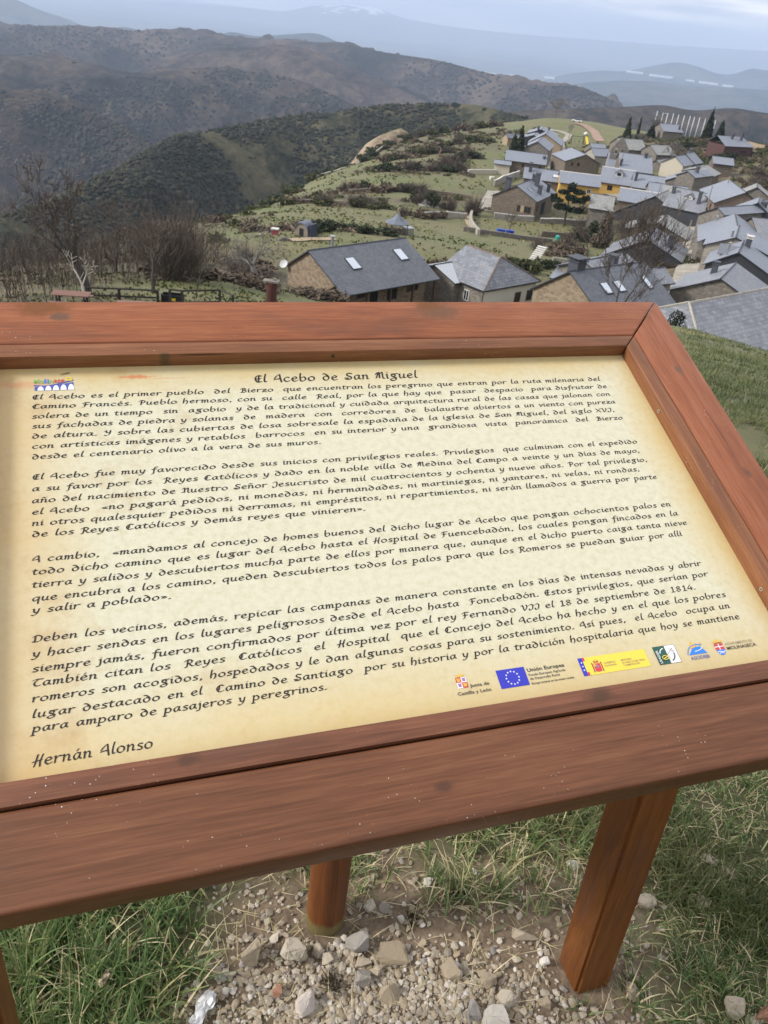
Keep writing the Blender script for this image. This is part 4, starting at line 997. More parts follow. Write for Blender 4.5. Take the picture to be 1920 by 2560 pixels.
rail_fence([(-17.85, 44.1), (-16.2, 44.7), (-14.2, 45.3)], 'dark two railed fence sloping down beside the white dead tree', .8)
rail_fence([(-12.8, 43.0), (-12.15, 43.0), (-10.66, 45.4), (-9.6, 44.0)], 'dark stepped rail fence right of the black trailer box', 1.25)
rail_fence([(-9.3, 43.7), (-8.7, 42.9)], 'short dark rail fence nearest the rusty stove', 1.0, .6)
g = gz1(-13.6, 46.2) - .05; tr = tag(empty('trailer_box', (-13.6, 46.2, g), .12), 'black open trailer box with a yellow mark on its side', 'trailer')
b = MB(); b.box(-1.0, 1.0, -.5, -.44, .15, .75); b.box(-1.0, 1.0, .44, .5, .15, .75); b.box(-1.0, -.94, -.44, .44, .15, .75); b.box(.94, 1.0, -.44, .44, .15, .75); b.box(-1, 1, -.5, .5, .1, .149)
for sx in (-.98, .0, .98): b.box(sx - .04, sx + .04, -.545, -.503, .1, .85)
b.build('box', [plain('black_paint', (.012, .012, .014), .4)], tr)
b = MB(); b.box(-.22, .35, -.565, -.548, .36, .56); b.build('mark', [plain('yellow_mark', (.65, .48, .02), .5)], tr); tr.scale = (.6, .6, .8)
for sy in (-.62, .62):
    b = MB(); b.tube((0, sy - .07, .0), (0, sy + .07, .0), .22, n=14); b.build('wheel', [M_BLACK], tr)
g = gz1(-9.1, 53.5) + .0; st = tag(empty('rusty_stove', (-9.1, 53.5, g)), 'rust red iron stove barrel standing on the grass by the stone house', 'stove')
b = MB()
for z0, z1, r in ((0, .1, .38), (.1, .12, .36), (.12, 1.25, .36), (1.25, 1.3, .38), (1.3, 1.42, .34)): b.tube((0, 0, z0), (0, 0, z1), r, n=14)
b.build('barrel', [plain('rust_iron', (.085, .028, .02), .8, var=.35, scale=5)], st)
b = MB(); b.box(-.55, .5, -.3, .3, 1.43, 1.52); b.box(.1, .3, -.1, .1, 1.52, 1.65); b.build('lid', [W_GREY], st); st.scale = (1, 1, 1.2)
M_PIC = plain('red_brown_tabletop', (.22, .12, .09), .7, var=.2)
for x, y, rz, lb in ((-17.6, 41.5, .15, 'brown picnic table left of the white dead tree'), (-13.4, 39.3, .2, 'brown picnic table right of the white dead tree'), (-9.8, 39.2, .1, 'brown picnic table below the dark rail fence'), (-11.6, 39.0, .1, 'brown picnic table second along the fence')):
    pt = tag(empty('picnic_table', (x, y, gz1(x, y)), rz), lb, 'picnic table')
    b = MB(); [b.box(-.95, .95, -.4 + .165 * k, -.25 + .165 * k, .72, .77) for k in range(5)]; b.build('tabletop', [M_PIC], pt)
    for sy in (-.7, .7): b = MB(); b.box(-.95, .95, sy - .13, sy + .13, .42, .47); b.build('seat', [M_PIC], pt)
    for sx in (-.7, .7):
        b = MB(); b.box(sx - .04, sx + .04, -.62, .62, .35, .415); b.tube((sx, -.5, -.2), (sx, -.2, .72), .05, n=6); b.tube((sx, .5, -.2), (sx, .2, .72), .05, n=6); b.build('leg', [M_RAIL], pt)

# white factories far down in the basin
M_FAC = plain('white_factory', (0.62, 0.63, 0.65), 0.6)
for i, (x, y, z, L, lb) in enumerate(((2150, 10200, -395, 240, 0), (2420, 10120, -402, 330, 1), (2720, 10050, -408, 120, 2), (2900, 10000, -410, 260, 3), (3150, 9920, -412, 300, 4), (1300, 10600, -560, 150, 5), (900, 10900, -600, 120, 6), (650, 11000, -610, 200, 7), (420, 11000, -600, 140, 8), (250, 11000, -585, 110, 9), (-100, 11500, -600, 160, 10), (560, 10400, -590, 90, 11))):
    b = MB(); L *= .75; b.box(-L / 2, L / 2, -30, 30, -14, 0, 0); b.hexa([(-L / 2, -32, 0.2), (L / 2, -32, 0.2), (L / 2, 32, 0.2), (-L / 2, 32, 0.2), (-L / 2, -4, 5), (L / 2, -4, 5), (L / 2, 4, 5), (-L / 2, 4, 5)])
    tag(b.build('factory', [M_FAC], None, loc=(x, y, z), rz=-.2), 'tiny white factory hall far down in the hazy basin', 'factory', 'white factories in the basin')
# ------------------------------------------------------------------ plants
def leaf_mat(name, cols, rough=0.8):
    m, t, b = nt_new(name)
    c = ramp(t, attr(t, 'tint'), [(i / max(1, len(cols) - 1), c) for i, c in enumerate(cols)])
    t.links.new(c, b.inputs['Base Color']); b.inputs['Roughness'].default_value = rough
    b.inputs['Specular IOR Level'].default_value = 0.2
    return m
L_BROOM = leaf_mat('broom_leaves', [(0.028, 0.034, 0.014), (0.06, 0.068, 0.026), (0.105, 0.105, 0.045)])
L_OAK = leaf_mat('holm_oak_leaves', [(0.016, 0.022, 0.012), (0.034, 0.044, 0.020), (0.06, 0.07, 0.032)])
L_TWIG = leaf_mat('bare_twigs', [(0.055, 0.042, 0.034), (0.105, 0.082, 0.067), (0.17, 0.14, 0.118)])
L_BROWN = leaf_mat('brown_bracken', [(0.055, 0.042, 0.030), (0.115, 0.088, 0.062), (0.19, 0.15, 0.105)])
L_CYP = leaf_mat('cypress_leaves', [(0.010, 0.016, 0.010), (0.022, 0.034, 0.018), (0.04, 0.054, 0.028)])
L_GREYTREE = leaf_mat('grey_twigs', [(0.10, 0.088, 0.078), (0.16, 0.145, 0.13), (0.23, 0.21, 0.19)])
L_STRAW = leaf_mat('dry_grass', [(0.14, 0.12, 0.06), (0.24, 0.20, 0.11), (0.34, 0.29, 0.17)])
M_BARK = plain('bark', (0.055, 0.046, 0.038), 0.9, var=.35, scale=8)
M_BARKG = plain('grey_bark', (0.17, 0.155, 0.14), 0.9, var=.3, scale=8)
M_BLEACH = plain('bleached_wood', (0.42, 0.38, 0.33), 0.85, var=.2, scale=8)

def quads(cen, ax1, ax2, tint, name, mats, extra=None):
    n = len(cen)
    v = np.stack([cen - ax1 - ax2, cen + ax1 - ax2, cen + ax1 + ax2, cen - ax1 + ax2], 1).reshape(-1, 3)
    f = np.arange(n * 4).reshape(-1, 4)
    return np_mesh(name, v, f, mats, False, {'tint': np.repeat(tint, 4)})
def rnd_dirs(n, r):
    d = r.normal(size=(n, 3)); return d / np.linalg.norm(d, axis=1)[:, None]
def clump_pts(n, lobes, r):
    """points spread through several lobes, denser towards their skins"""
    w = np.array([l[3] * l[4] * l[5] for l in lobes]); k = r.choice(len(lobes), n, p=w / w.sum())
    L = np.array(lobes)[k]
    return L[:, :3] + rnd_dirs(n, r) * L[:, 3:6] * (r.random(n) ** 0.4)[:, None]
def leaf_clump(name, lobes, n, size, mat, seed, long=1.0, flat=0.0):
    r = np.random.default_rng(seed); c = clump_pts(n, lobes, r)
    c = c[c[:, 2] > -0.1]; n = len(c)
    a = rnd_dirs(n, r); a[:, 2] *= 1 + flat; a /= np.linalg.norm(a, axis=1)[:, None]
    b = np.cross(a, rnd_dirs(n, r)); b /= np.linalg.norm(b, axis=1)[:, None] + 1e-9
    s = size * (0.6 + 0.8 * r.random(n))[:, None]
    tint = np.clip(0.5 + 0.28 * r.normal(size=n), 0, 1)
    return quads(c, a * s * long, b * s * 0.55, tint, name, [mat])
def rand_lobes(seed, w, h, k):
    r = np.random.default_rng(seed)
    return [(r.normal() * w * .34, r.normal() * w * .34, h * (.30 + .34 * r.random()), w * (.28 + .22 * r.random()), w * (.28 + .22 * r.random()), h * (.28 + .18 * r.random())) for _ in range(k)]
def twig_bush(name, w, h, n, seed, mat=None, th=0.02):
    """leafless bush: thin stems fanning out of the ground, each forking"""
    r = np.random.default_rng(seed); V, T = [], []
    az_ = r.random(n) * 2 * math.pi; el = np.clip(r.normal(1.05, 0.3, n), .25, 1.5); L = h * (0.55 + 0.5 * r.random(n))
    base = np.stack([r.normal(size=n) * w * .16, r.normal(size=n) * w * .16, np.zeros(n)], 1)
    d = np.stack([np.cos(az_) * np.cos(el) * w / h * .8, np.sin(az_) * np.cos(el) * w / h * .8, np.sin(el)], 1)
    segs = []
    for k in range(3):
        nd = d + rnd_dirs(n, r) * 0.22; nd[:, 2] += 0.05
        e = base + nd * (L / 3)[:, None]; segs.append((base, e, th * (1 - k * .28)))
        if k:
            for _ in range(2):
                sd_ = d + rnd_dirs(n, r) * 0.6; segs.append((base, base + sd_ * (L / 3.4)[:, None], th * .55))
        base, d = e, nd
    c = np.concatenate([(a + b) / 2 for a, b, _ in segs]); ax = np.concatenate([(b - a) / 2 for a, b, _ in segs])
    t_ = np.concatenate([np.full(len(a), q) for a, _, q in segs])
    sd2 = np.cross(ax, rnd_dirs(len(ax), r)); sd2 /= np.linalg.norm(sd2, axis=1)[:, None] + 1e-9
    return quads(c, ax, sd2 * t_[:, None], np.clip(r.normal(.5, .25, len(c)), 0, 1), name, [mat or L_TWIG])

def blocked(x, y):
    for (hx, hy, hr) in HOUSES_AT:
        if (x - hx) ** 2 + (y - hy) ** 2 < hr * hr: return True
    return False
HOUSES_AT = [(o.location.x, o.location.y, 6.5) for o in COL.objects if o.type == 'EMPTY' and o.get('category') in ('house', 'shed', 'church', 'barn', 'outbuilding')]
STREET_PTS = [(31.5, 96), (33.8, 104), (38.5, 116), (45.7, 140), (49.2, 152), (54.5, 169), (37.6, 256), (41, 276), (45.2, 300), (14.6, 186), (16.2, 196)]

# shrubs: one of each kind is built, the rest are copies
kinds = []
for i in range(3): kinds.append(('green', leaf_clump('broom_shrub', rand_lobes(20 + i, 1.0, .9, 5), 420, .075, L_BROOM, 30 + i, 1.5, .6)))
for i in range(3): kinds.append(('oak', leaf_clump('evergreen_shrub', rand_lobes(40 + i, 1.0, 1.1, 6), 460, .075, L_OAK, 50 + i, 1.2)))
for i in range(3): kinds.append(('twig', twig_bush('bare_shrub', 1.0, 1.0, 130, 60 + i, th=.012)))
for i in range(2): kinds.append(('brown', leaf_clump('bracken_shrub', rand_lobes(70 + i, 1.1, .7, 5), 420, .07, L_BROWN, 80 + i, 1.8, .5)))
KL = dict(green=('broom_shrub', 'olive green broom bush growing in the rough hillside grass', 'broom bushes on the hillside'), oak=('evergreen_shrub', 'dark evergreen bush on the edge of the valley slope', 'dark evergreen bushes along the slope'),
          twig=('bare_shrub', 'leafless grey brown bush on the meadow terraces', 'leafless bushes on the terraces'), brown=('bracken_shrub', 'rust brown bracken clump among the hillside scrub', 'bracken clumps in the scrub'))
def put_shrub(x, y, kind, w, h, r=random):
    ks = [m for k, m in kinds if k == kind]
    o = link(KL[kind][0], r.choice(ks), None, (x, y, gz1(x, y) - 0.05), r.random() * 6.28)
    o.scale = (w, w, h); return tag(o, KL[kind][1], 'bush', KL[kind][2])
rs = random.Random(5); cnt = 0
# hedgerows seen along the terraces: (from, to, n, kinds, width, height)
ROWS = [((-26, 160.5), (-6, 158.5), 14, ('twig', 'brown', 'green'), 3.0, 1.7), ((-17, 186), (2, 190), 14, ('twig', 'oak', 'brown'), 3.2, 1.8), ((-11, 230), (12, 230), 15, ('oak', 'twig'), 3.6, 2.2), ((-24, 112), (-2, 118.5), 14, ('brown', 'oak', 'twig'), 2.8, 1.6),
        ((-3, 152), (6, 161), 7, ('brown', 'twig'), 2.6, 1.7), ((-2, 174), (12, 172), 9, ('twig', 'twig', 'oak'), 3.4, 2.8), ((-36, 268), (-14, 340), 20, ('oak', 'green'), 4.2, 2.6), ((-41, 120), (-38, 170), 12, ('green', 'oak', 'brown'), 3.2, 1.9), ((-40, 175), (-36, 260), 20, ('green', 'oak'), 3.8, 2.2),
        ((6, 240), (14, 262), 9, ('twig', 'oak', 'brown'), 4.0, 3.0), ((-10, 260), (8, 275), 11, ('twig', 'green', 'brown'), 4.0, 2.6), ((2, 290), (22, 310), 12, ('twig', 'brown', 'green'), 4.2, 2.6), ((-14, 330), (28, 385), 20, ('oak', 'green', 'brown', 'twig'), 4.4, 2.8),
        ((80, 250), (102, 300), 20, ('green', 'oak', 'green'), 3.6, 2.0), ((74, 300), (98, 318), 12, ('green', 'brown', 'oak'), 3.4, 2.0), ((78, 210), (92, 240), 12, ('twig', 'brown'), 3.0, 1.6), ((12, 106), (20, 116), 7, ('brown', 'oak', 'green'), 2.4, 1.6), ((2, 100), (12, 108), 8, ('twig', 'brown'), 2.8, 2.0), ((20, 134), (30, 146), 8, ('twig', 'brown'), 3.0, 2.4), ((30, 160), (36, 168), 5, ('twig', 'oak'), 3, 2.4),
        ((-20, 64), (-8, 72), 9, ('brown', 'twig', 'brown'), 2.4, 1.3), ((-30, 78), (-12, 88), 10, ('twig', 'brown'), 3.0, 2.0)]
for (a, c, n, kk, w, h) in ROWS:
    for i in range(n):
        f = (i + rs.random() * .8) / n
        x = a[0] + (c[0] - a[0]) * f + rs.gauss(0, 1.3); y = a[1] + (c[1] - a[1]) * f + rs.gauss(0, 1.3 + abs(c[1] - a[1]) * .01)
        if blocked(x, y): continue
        put_shrub(x, y, rs.choice(kk), w * rs.uniform(.55, 1.2), h * rs.uniform(.55, 1.2), rs); cnt += 1
# scrub thick enough that nobody could count it
def scatter_stuff(name, label, lobemat, n, xr, yr, mask, size, seed, cat, leaves=70, lw=(1.3, .75), long=1.5):
    r = np.random.default_rng(seed)
    x = r.uniform(*xr, n); y = r.uniform(*yr, n); k = mask(x, y) > r.random(n); x, y = x[k], y[k]
    ok = np.ones(len(x), bool)
    for hx, hy, hr in HOUSES_AT: ok &= (x - hx) ** 2 + (y - hy) ** 2 > (hr + .5) ** 2
    for hx, hy in STREET_PTS: ok &= (x - hx) ** 2 + (y - hy) ** 2 > 5.0 ** 2
    x, y = x[ok], y[ok]; z = gz(x, y); m = len(x)
    s = r.uniform(.5, 1.25, m)
    base = np.stack([x, y, z], 1)
    q = rnd_dirs(m * leaves, r) * (r.random(m * leaves) ** .4)[:, None]
    q[:, 2] = np.abs(q[:, 2])
    ss = np.repeat(s, leaves)[:, None]
    c = np.repeat(base, leaves, 0) + q * np.array([lw[0], lw[0], lw[1]]) * ss
    a = rnd_dirs(len(c), r); a[:, 2] = np.abs(a[:, 2]) + .4; a /= np.linalg.norm(a, axis=1)[:, None]
    b = np.cross(a, rnd_dirs(len(c), r)); b /= np.linalg.norm(b, axis=1)[:, None] + 1e-9
    sz = size * ss * (.6 + .8 * r.random((len(c), 1)))
    tint = np.clip(np.repeat(r.normal(.5, .22, m), leaves) + r.normal(0, .15, len(c)), 0, 1)
    tag(link(name, quads(c, a * sz * long, b * sz * .5, tint, name, [lobemat])), label, cat, kind='stuff')
brown_mask = lambda x, y: np.clip(.9 - zone_green(x, y), 0, 1) * .9
right_mask = lambda x, y: np.clip((x - 70) / 12, 0, 1)
scatter_stuff('undergrowth', 'rough brown scrub covering the hillside', L_BROWN, 1700, (-48, 75), (100, 380), brown_mask, .17, 101, 'scrub')
scatter_stuff('undergrowth', 'low green broom scrub mixed over the hillside', L_BROOM, 1000, (-48, 75), (100, 400), brown_mask, .17, 102, 'scrub')
scatter_stuff('undergrowth', 'tangled brown brambles on the slope right of the village', L_BROWN, 1100, (70, 135), (150, 350), right_mask, .17, 103, 'scrub')
scatter_stuff('undergrowth', 'green broom thicket below the hilltop houses', L_BROOM, 900, (70, 135), (190, 350), right_mask, .18, 104, 'scrub')

# tussocks over the open fields
r = np.random.default_rng(155)
n = 60000; rad_ = 30 * (330 / 30) ** r.random(n); aa = np.radians(r.uniform(-34, 26, n)); x, y = rad_ * np.sin(aa), rad_ * np.cos(aa)
k = fbm(x / 5, y / 5, 4) > .36 + .22 * r.random(n); x, y = x[k], y[k]
ok = np.ones(len(x), bool)
for hx, hy, hr in HOUSES_AT: ok &= (x - hx) ** 2 + (y - hy) ** 2 > hr ** 2
for hx, hy in STREET_PTS: ok &= (x - hx) ** 2 + (y - hy) ** 2 > 4.0 ** 2
x, y = x[ok], y[ok]; m = len(x); R_ = np.hypot(x, y)
c = np.stack([x, y, gz(x, y) + .05], 1)
a = rnd_dirs(m, r); a[:, 2] = np.abs(a[:, 2]) + .5; a /= np.linalg.norm(a, axis=1)[:, None]
b = np.cross(a, rnd_dirs(m, r)); b /= np.linalg.norm(b, axis=1)[:, None] + 1e-9
sz = (.012 + R_ * .0009)[:, None] * r.uniform(.5, 1.4, (m, 1))
L_TUSS = leaf_mat('tussock_grass', [(0.045, 0.055, 0.018), (0.10, 0.11, 0.038), (0.17, 0.155, 0.065), (0.25, 0.21, 0.11)])
tag(link('meadow_grass', quads(c, a * sz * 1.2, b * sz, np.clip(.2 + (fbm(x / 18, y / 18) - .3) * 1.4 + r.normal(0, .2, m), 0, 1), 'meadow_grass', [L_TUSS])), 'rough grass tussocks over the open fields', 'grass', kind='stuff')

# woods on the far slopes: masses of rounded crowns nobody could count
ico = bmesh.new(); bmesh.ops.create_icosphere(ico, subdivisions=2, radius=1.0)
IV = np.array([v.co[:] for v in ico.verts]); IF = np.array([[v.index for v in f.verts] for f in ico.faces]); ico.free()
ico = bmesh.new(); bmesh.ops.create_icosphere(ico, subdivisions=1, radius=1.0)
IV1 = np.array([v.co[:] for v in ico.verts]); IF1 = np.array([[v.index for v in f.verts] for f in ico.faces]); ico.free()
def woods(G, n, u0, size, mask, mat, label, seed, lowpoly=False):
    r = np.random.default_rng(seed); nu, ns_ = G.shape[:2]
    ui = r.integers(int(nu * u0), nu - 1, n); si = r.integers(0, ns_ - 1, n)
    fu, fv = r.random((n, 1)), r.random((n, 1))
    P = (G[ui, si] * (1 - fu) + G[ui + 1, si] * fu) * (1 - fv) + (G[ui, si + 1] * (1 - fu) + G[ui + 1, si + 1] * fu) * fv
    P = P[mask(P, ui / nu, r.random(n))]; m = len(P)
    iv, fi = (IV1, IF1) if lowpoly else (IV, IF)
    s = r.uniform(size[0], size[1], m) * (0.8 + .5 * r.random(m))
    wob = 1 + .60 * (r.random((m, len(iv))) - .5)
    V = P[:, None, :] + iv[None] * wob[..., None] * s[:, None, None] * np.array([1, 1, .8]) + np.array([0, 0, .3]) * s[:, None, None]
    F = (fi[None] + (np.arange(m) * len(iv))[:, None, None]).reshape(-1, 3)
    tint = np.clip(np.repeat(r.normal(.45, .25, m), len(iv)) + r.normal(0, .18, m * len(iv)), 0, 1)
    tag(link('woodland', np_mesh('woodland', V.reshape(-1, 3), F, [mat], not lowpoly, {'tint': tint})), label, 'woodland', kind='stuff')
L_SCRUB = leaf_mat('scrub_crowns', [(0.013, 0.017, 0.011), (0.027, 0.030, 0.018), (0.056, 0.052, 0.032)])
L_WOODS = leaf_mat('oak_crowns', [(0.012, 0.014, 0.010), (0.028, 0.027, 0.019), (0.058, 0.048, 0.036)])
L_BARE = leaf_mat('bare_wood_crowns', [(0.045, 0.035, 0.028), (0.075, 0.060, 0.048), (0.115, 0.095, 0.075)])
def scrub_mask(P, u, q):
    upper = np.clip((P[:, 0] + 60) / 90, 0, 1) * np.clip(1 - (u - .22) * 2.2, 0, 1)
    return fbm(P[:, 0] / 40, P[:, 1] / 40) > .36 + .20 * upper + .12 * (q - .5)
woods(scrub_grid, 30000, .18, (.7, 1.9), scrub_mask, L_SCRUB, 'dark evergreen scrub wood on the far valley side', 77, True)
patch = lambda s, t0: (lambda P, u, q: fbm(P[:, 0] / s, P[:, 1] / s, 4) > t0 + .12 * (q - .5))
woods(spur_left_grid, 20000, .2, (1.8, 3.8), patch(150, .50), L_WOODS, 'dark oak woods in patches on the left spur', 78, True)
woods(spur_left_grid, 9000, .2, (1.4, 2.8), patch(90, .46), L_BARE, 'leafless brown woods on the left spur', 79, True)
woods(spur_mid_grid, 22000, .2, (2.0, 4.4), patch(190, .52), L_WOODS, 'dark oak woods in patches on the middle spur', 80, True)
woods(ridge_grid, 20000, .2, (2.6, 6.0), patch(260, .53), L_WOODS, 'dark woods in patches below the skyline ridge', 81, True)

# ------------------------------------------------------------------ trees
def grow(h, seed, levels=5, spread=.55, r0=.16, fork=(2, 4), up=.10, trunk=.28, taper=.62, droop=0.0, sub=.80):
    rr_ = random.Random(seed); segs = []
    def rec(p, d, L, rad, lv):
        k = 3 if lv < 4 else 2
        for i in range(k):
            nd = (d + Vector((rr_.gauss(0, .13), rr_.gauss(0, .13), rr_.gauss(0, .08) + up * .3 - droop * lv * .05))).normalized()
            q = p + nd * (L / k); r1 = rad * (1 - .28 / k)
            segs.append((p, q, rad, r1, lv)); p, d, rad = q, nd, r1
            if lv >= 1 and lv < levels - 1 and rr_.random() < .8:
                a = rr_.random() * 6.28; u = d.orthogonal().normalized(); w = d.cross(u)
                sd_ = (d * .5 + (u * math.cos(a) + w * math.sin(a)) * .8 + Vector((0, 0, up))).normalized()
                rec(p, sd_, L * .5, rad * .45, lv + 2 if lv + 2 < levels else levels - 1)
        if lv < levels - 1:
            m = rr_.randint(*fork); a0 = rr_.random() * 6.28
            for i in range(m):
                a = a0 + 6.28 * i / m + rr_.gauss(0, .3); u = d.orthogonal().normalized(); w = d.cross(u)
                s_ = spread * rr_.uniform(.6, 1.3)
                nd = (d + (u * math.cos(a) + w * math.sin(a)) * s_ + Vector((0, 0, up))).normalized()
                rec(p, nd, L * sub * rr_.uniform(.75, 1.1), rad * taper * rr_.uniform(.8, 1.1), lv + 1)
    rec(Vector((0, 0, -.2)), Vector((0, 0, 1)), h * trunk + .2, r0, 0)
    top = max(s[1].z for s in segs); k = h / top
    return [(a * k, b * k, r1, r2, lv) for a, b, r1, r2, lv in segs]
def seg_mesh(name, segs, n, mat, minr=.006):
    a = np.array([s[0][:] for s in segs]); b = np.array([s[1][:] for s in segs])
    r1 = np.maximum([s[2] for s in segs], minr); r2 = np.maximum([s[3] for s in segs], minr)
    d = b - a; d /= np.linalg.norm(d, axis=1)[:, None] + 1e-9
    ref = np.where(np.abs(d[:, 2:3]) < .9, np.array([[0, 0, 1.0]]), np.array([[1.0, 0, 0]]))
    u = np.cross(d, ref); u /= np.linalg.norm(u, axis=1)[:, None]; w = np.cross(d, u)
    th = 2 * np.pi * np.arange(n) / n
    ring = np.cos(th)[None, :, None] * u[:, None] + np.sin(th)[None, :, None] * w[:, None]
    V = np.concatenate([a[:, None] + ring * r1[:, None, None], b[:, None] + ring * r2[:, None, None]], 1)
    i = np.arange(n); f = np.stack([i, (i + 1) % n, n + (i + 1) % n, n + i], 1)
    F = (f[None] + (np.arange(len(a)) * 2 * n)[:, None, None]).reshape(-1, 4)
    tint = np.random.default_rng(len(segs)).random(len(a))
    return np_mesh(name, V.reshape(-1, 3), F, [mat], True, {'tint': np.repeat(tint, 2 * n)})
def bare_tree(x, y, h, seed, label, bark=None, twig=None, z=None, cut=2, twig_min=.010, **kw):
    t = tag(empty('bare_tree', (x, y, gz1(x, y) if z is None else z), seed), label, 'tree')
    sg = grow(h, seed, **kw)
    link('trunk', seg_mesh('trunk', [s for s in sg if s[4] < cut], 8, bark or M_BARK), t)
    link('crown', seg_mesh('crown', [s for s in sg if s[4] >= cut], 3, twig or L_TWIG, twig_min), t)
    return t
bare_tree(-18.6, 46.3, 7.6, 3, 'tall dark bare tree with a crooked trunk behind the white dead tree', spread=.62, r0=.27, levels=6, twig_min=.018)
bare_tree(-16.2, 51.0, 4.6, 12, 'slender dark bare tree beyond the dark rail fence', spread=.45, r0=.14, levels=5, twig_min=.016)
bare_tree(-12.9, 69.5, 5.6, 8, 'gnarled bare fruit tree with a spreading crown and pale grey trunk', M_BARKG, L_GREYTREE, spread=.85, r0=.30, levels=6, up=.04, trunk=.30)
bare_tree(-13.4, 50.6, 4.4, 31, 'thin young bare sapling right of the round grey bush', spread=.3, r0=.05, levels=4)
bare_tree(-17.2, 42.5, 2.9, 5, 'bleached white dead tree with a few forked limbs', M_BLEACH, M_BLEACH, spread=.75, r0=.10, levels=4, twig_min=.016, fork=(2, 2))
bare_tree(17.6, 67.5, 13.2, 21, 'tall bare tree with fine brown twigs in front of the slate roofs', M_BARK, L_TWIG, spread=.34, r0=.19, levels=7, trunk=.26, twig_min=.015, up=.20, sub=.84)
bare_tree(56.5, 414, 8.5, 41, 'round bare tree on the crest of the meadow', M_BARKG, L_GREYTREE, spread=.75, r0=.35, levels=6, twig_min=.05)
bare_tree(66.0, 286, 8.0, 42, 'grey bare tree beside the old stone barn', M_BARKG, L_GREYTREE, spread=.65, r0=.22, levels=6, twig_min=.035)
bare_tree(73.5, 270, 7.0, 43, 'second grey bare tree below the hill house', M_BARKG, L_GREYTREE, spread=.7, r0=.22, levels=6, twig_min=.035)
bare_tree(16.5, 150, 4.5, 44, 'small leafless garden tree by the blue barrels', spread=.5, r0=.08, levels=5, twig_min=.018)
bare_tree(27.0, 131, 7.0, 45, 'leafless reddish tree against the dark slate gable', spread=.5, r0=.14, levels=6, twig_min=.016)
bare_tree(31.5, 140, 7.5, 46, 'leafless tree in front of the ivy covered stump', spread=.45, r0=.14, levels=6, twig_min=.016)
bare_tree(38.0, 160, 7.5, 47, 'leafless tree before the rust brown wall', spread=.5, r0=.14, levels=6, twig_min=.018)
bare_tree(51.5, 331, 5.0, 48, 'thin bare tree on the meadow above the farthest gable', M_BARKG, L_GREYTREE, spread=.7, r0=.14, levels=5, twig_min=.03)
bare_tree(84.0, 344, 8.0, 49, 'pale bare tree left of the hill house', M_BARKG, L_GREYTREE, spread=.5, r0=.2, levels=6, twig_min=.04)
bare_tree(-27.5, 58, 6.5, 50, 'bare tree among the brown saplings at the left edge', spread=.5, r0=.13, levels=6)
bare_tree(-24.0, 66, 6.0, 51, 'bare tree above the brown saplings', spread=.5, r0=.13, levels=6)
# round leafless bush, a thing of its own
o = link('round_bush', twig_bush('round_bush', 5.4, 5.2, 520, 90, th=.018), None, (-18.0, 62.5, gz1(-18.0, 62.5)))
tag(o, 'big round leafless grey bush beside the slender tree', 'bush')
# sapling thicket at the left
r = np.random.default_rng(91); n = 2500
x = r.uniform(-46, -16, n); y = r.uniform(38, 96, n)
k = (x < -19 - (y - 42) * .02 + r.normal(0, 1.6, n)) & (fbm(x / 6, y / 6) > .33); x, y = x[k], y[k]; z = gz(x, y); m = len(x)
hgt = r.uniform(1.4, 3.6, m); segs = []
base = np.stack([x, y, z], 1); cs, ax, tt = [], [], []
d = np.stack([r.normal(0, .14, m), r.normal(0, .14, m), np.ones(m)], 1)
for kk in range(3):
    e = base + d * (hgt / 3)[:, None]; cs.append((base + e) / 2); ax.append((e - base) / 2); tt.append(np.full(m, .022 * (1 - .28 * kk)))
    for _ in range(2 + kk):
        sd_ = d * .6 + rnd_dirs(m, r) * .5; sd_[:, 2] = np.abs(sd_[:, 2]); L = (hgt * r.uniform(.12, .3, m))[:, None]
        cs.append(base + sd_ * L * .5 + d * (hgt / 6)[:, None]); ax.append(sd_ * L / 2); tt.append(np.full(m, .010))
    base = e; d = d + rnd_dirs(m, r) * .12
c = np.concatenate(cs); ax = np.concatenate(ax); tt = np.concatenate(tt)
sd2 = np.cross(ax, rnd_dirs(len(ax), r)); sd2 /= np.linalg.norm(sd2, axis=1)[:, None] + 1e-9
tag(link('thicket', quads(c, ax, sd2 * tt[:, None], np.clip(r.normal(.42, .25, len(c)), 0, 1), 'thicket', [L_TWIG])), 'dense thicket of bare brown saplings at the left', 'thicket', kind='stuff')

# evergreens
def evergreen(name, x, y, lobes, n, size, mat, label, seed, trunk, long=1.3):
    t = tag(empty(name, (x, y, gz1(x, y))), label, 'tree')
    link('crown', leaf_clump('crown', lobes, n, size, mat, seed, long, .8), t)
    b = MB(); b.tube((0, 0, -.3), (0, 0, trunk[1]), trunk[0], trunk[0] * .5, 8); b.build('trunk', [M_BARK], t)
def spire(h, w): return [(0, 0, h * f, w * (1.05 - f) * .62 + .12, w * (1.05 - f) * .62 + .12, h * .12) for f in (.12, .24, .36, .48, .6, .72, .84, .94)]
evergreen('cypress_tree', 72.6, 333, spire(7.5, 2.6), 1500, .22, L_OAK, 'broad dark spruce right of the bell gable', 201, (.2, 6))
evergreen('cypress_tree', 76.0, 331, spire(7.5, 1.1), 900, .18, L_CYP, 'slim dark cypress left of the hill house', 202, (.15, 6))
evergreen('cypress_tree', 104.6, 344, spire(10.5, 3.6), 2200, .25, L_CYP, 'tall dark cypress right of the white poles', 203, (.2, 8))
evergreen('cypress_tree', 104.8, 330, spire(7.0, 3.2), 1600, .25, L_CYP, 'shorter dark cypress beside the red brown house', 204, (.2, 6))
evergreen('cypress_tree', 82.2, 337, spire(5.0, 3.0), 1300, .25, L_CYP, 'dark rounded evergreen at the left corner of the hill house', 205, (.2, 4))
evergreen('conifer_tree', 23.6, 243, spire(8.5, 3.6), 2200, .25, L_CYP, 'dark green conifer behind the long stone house', 206, (.22, 7))
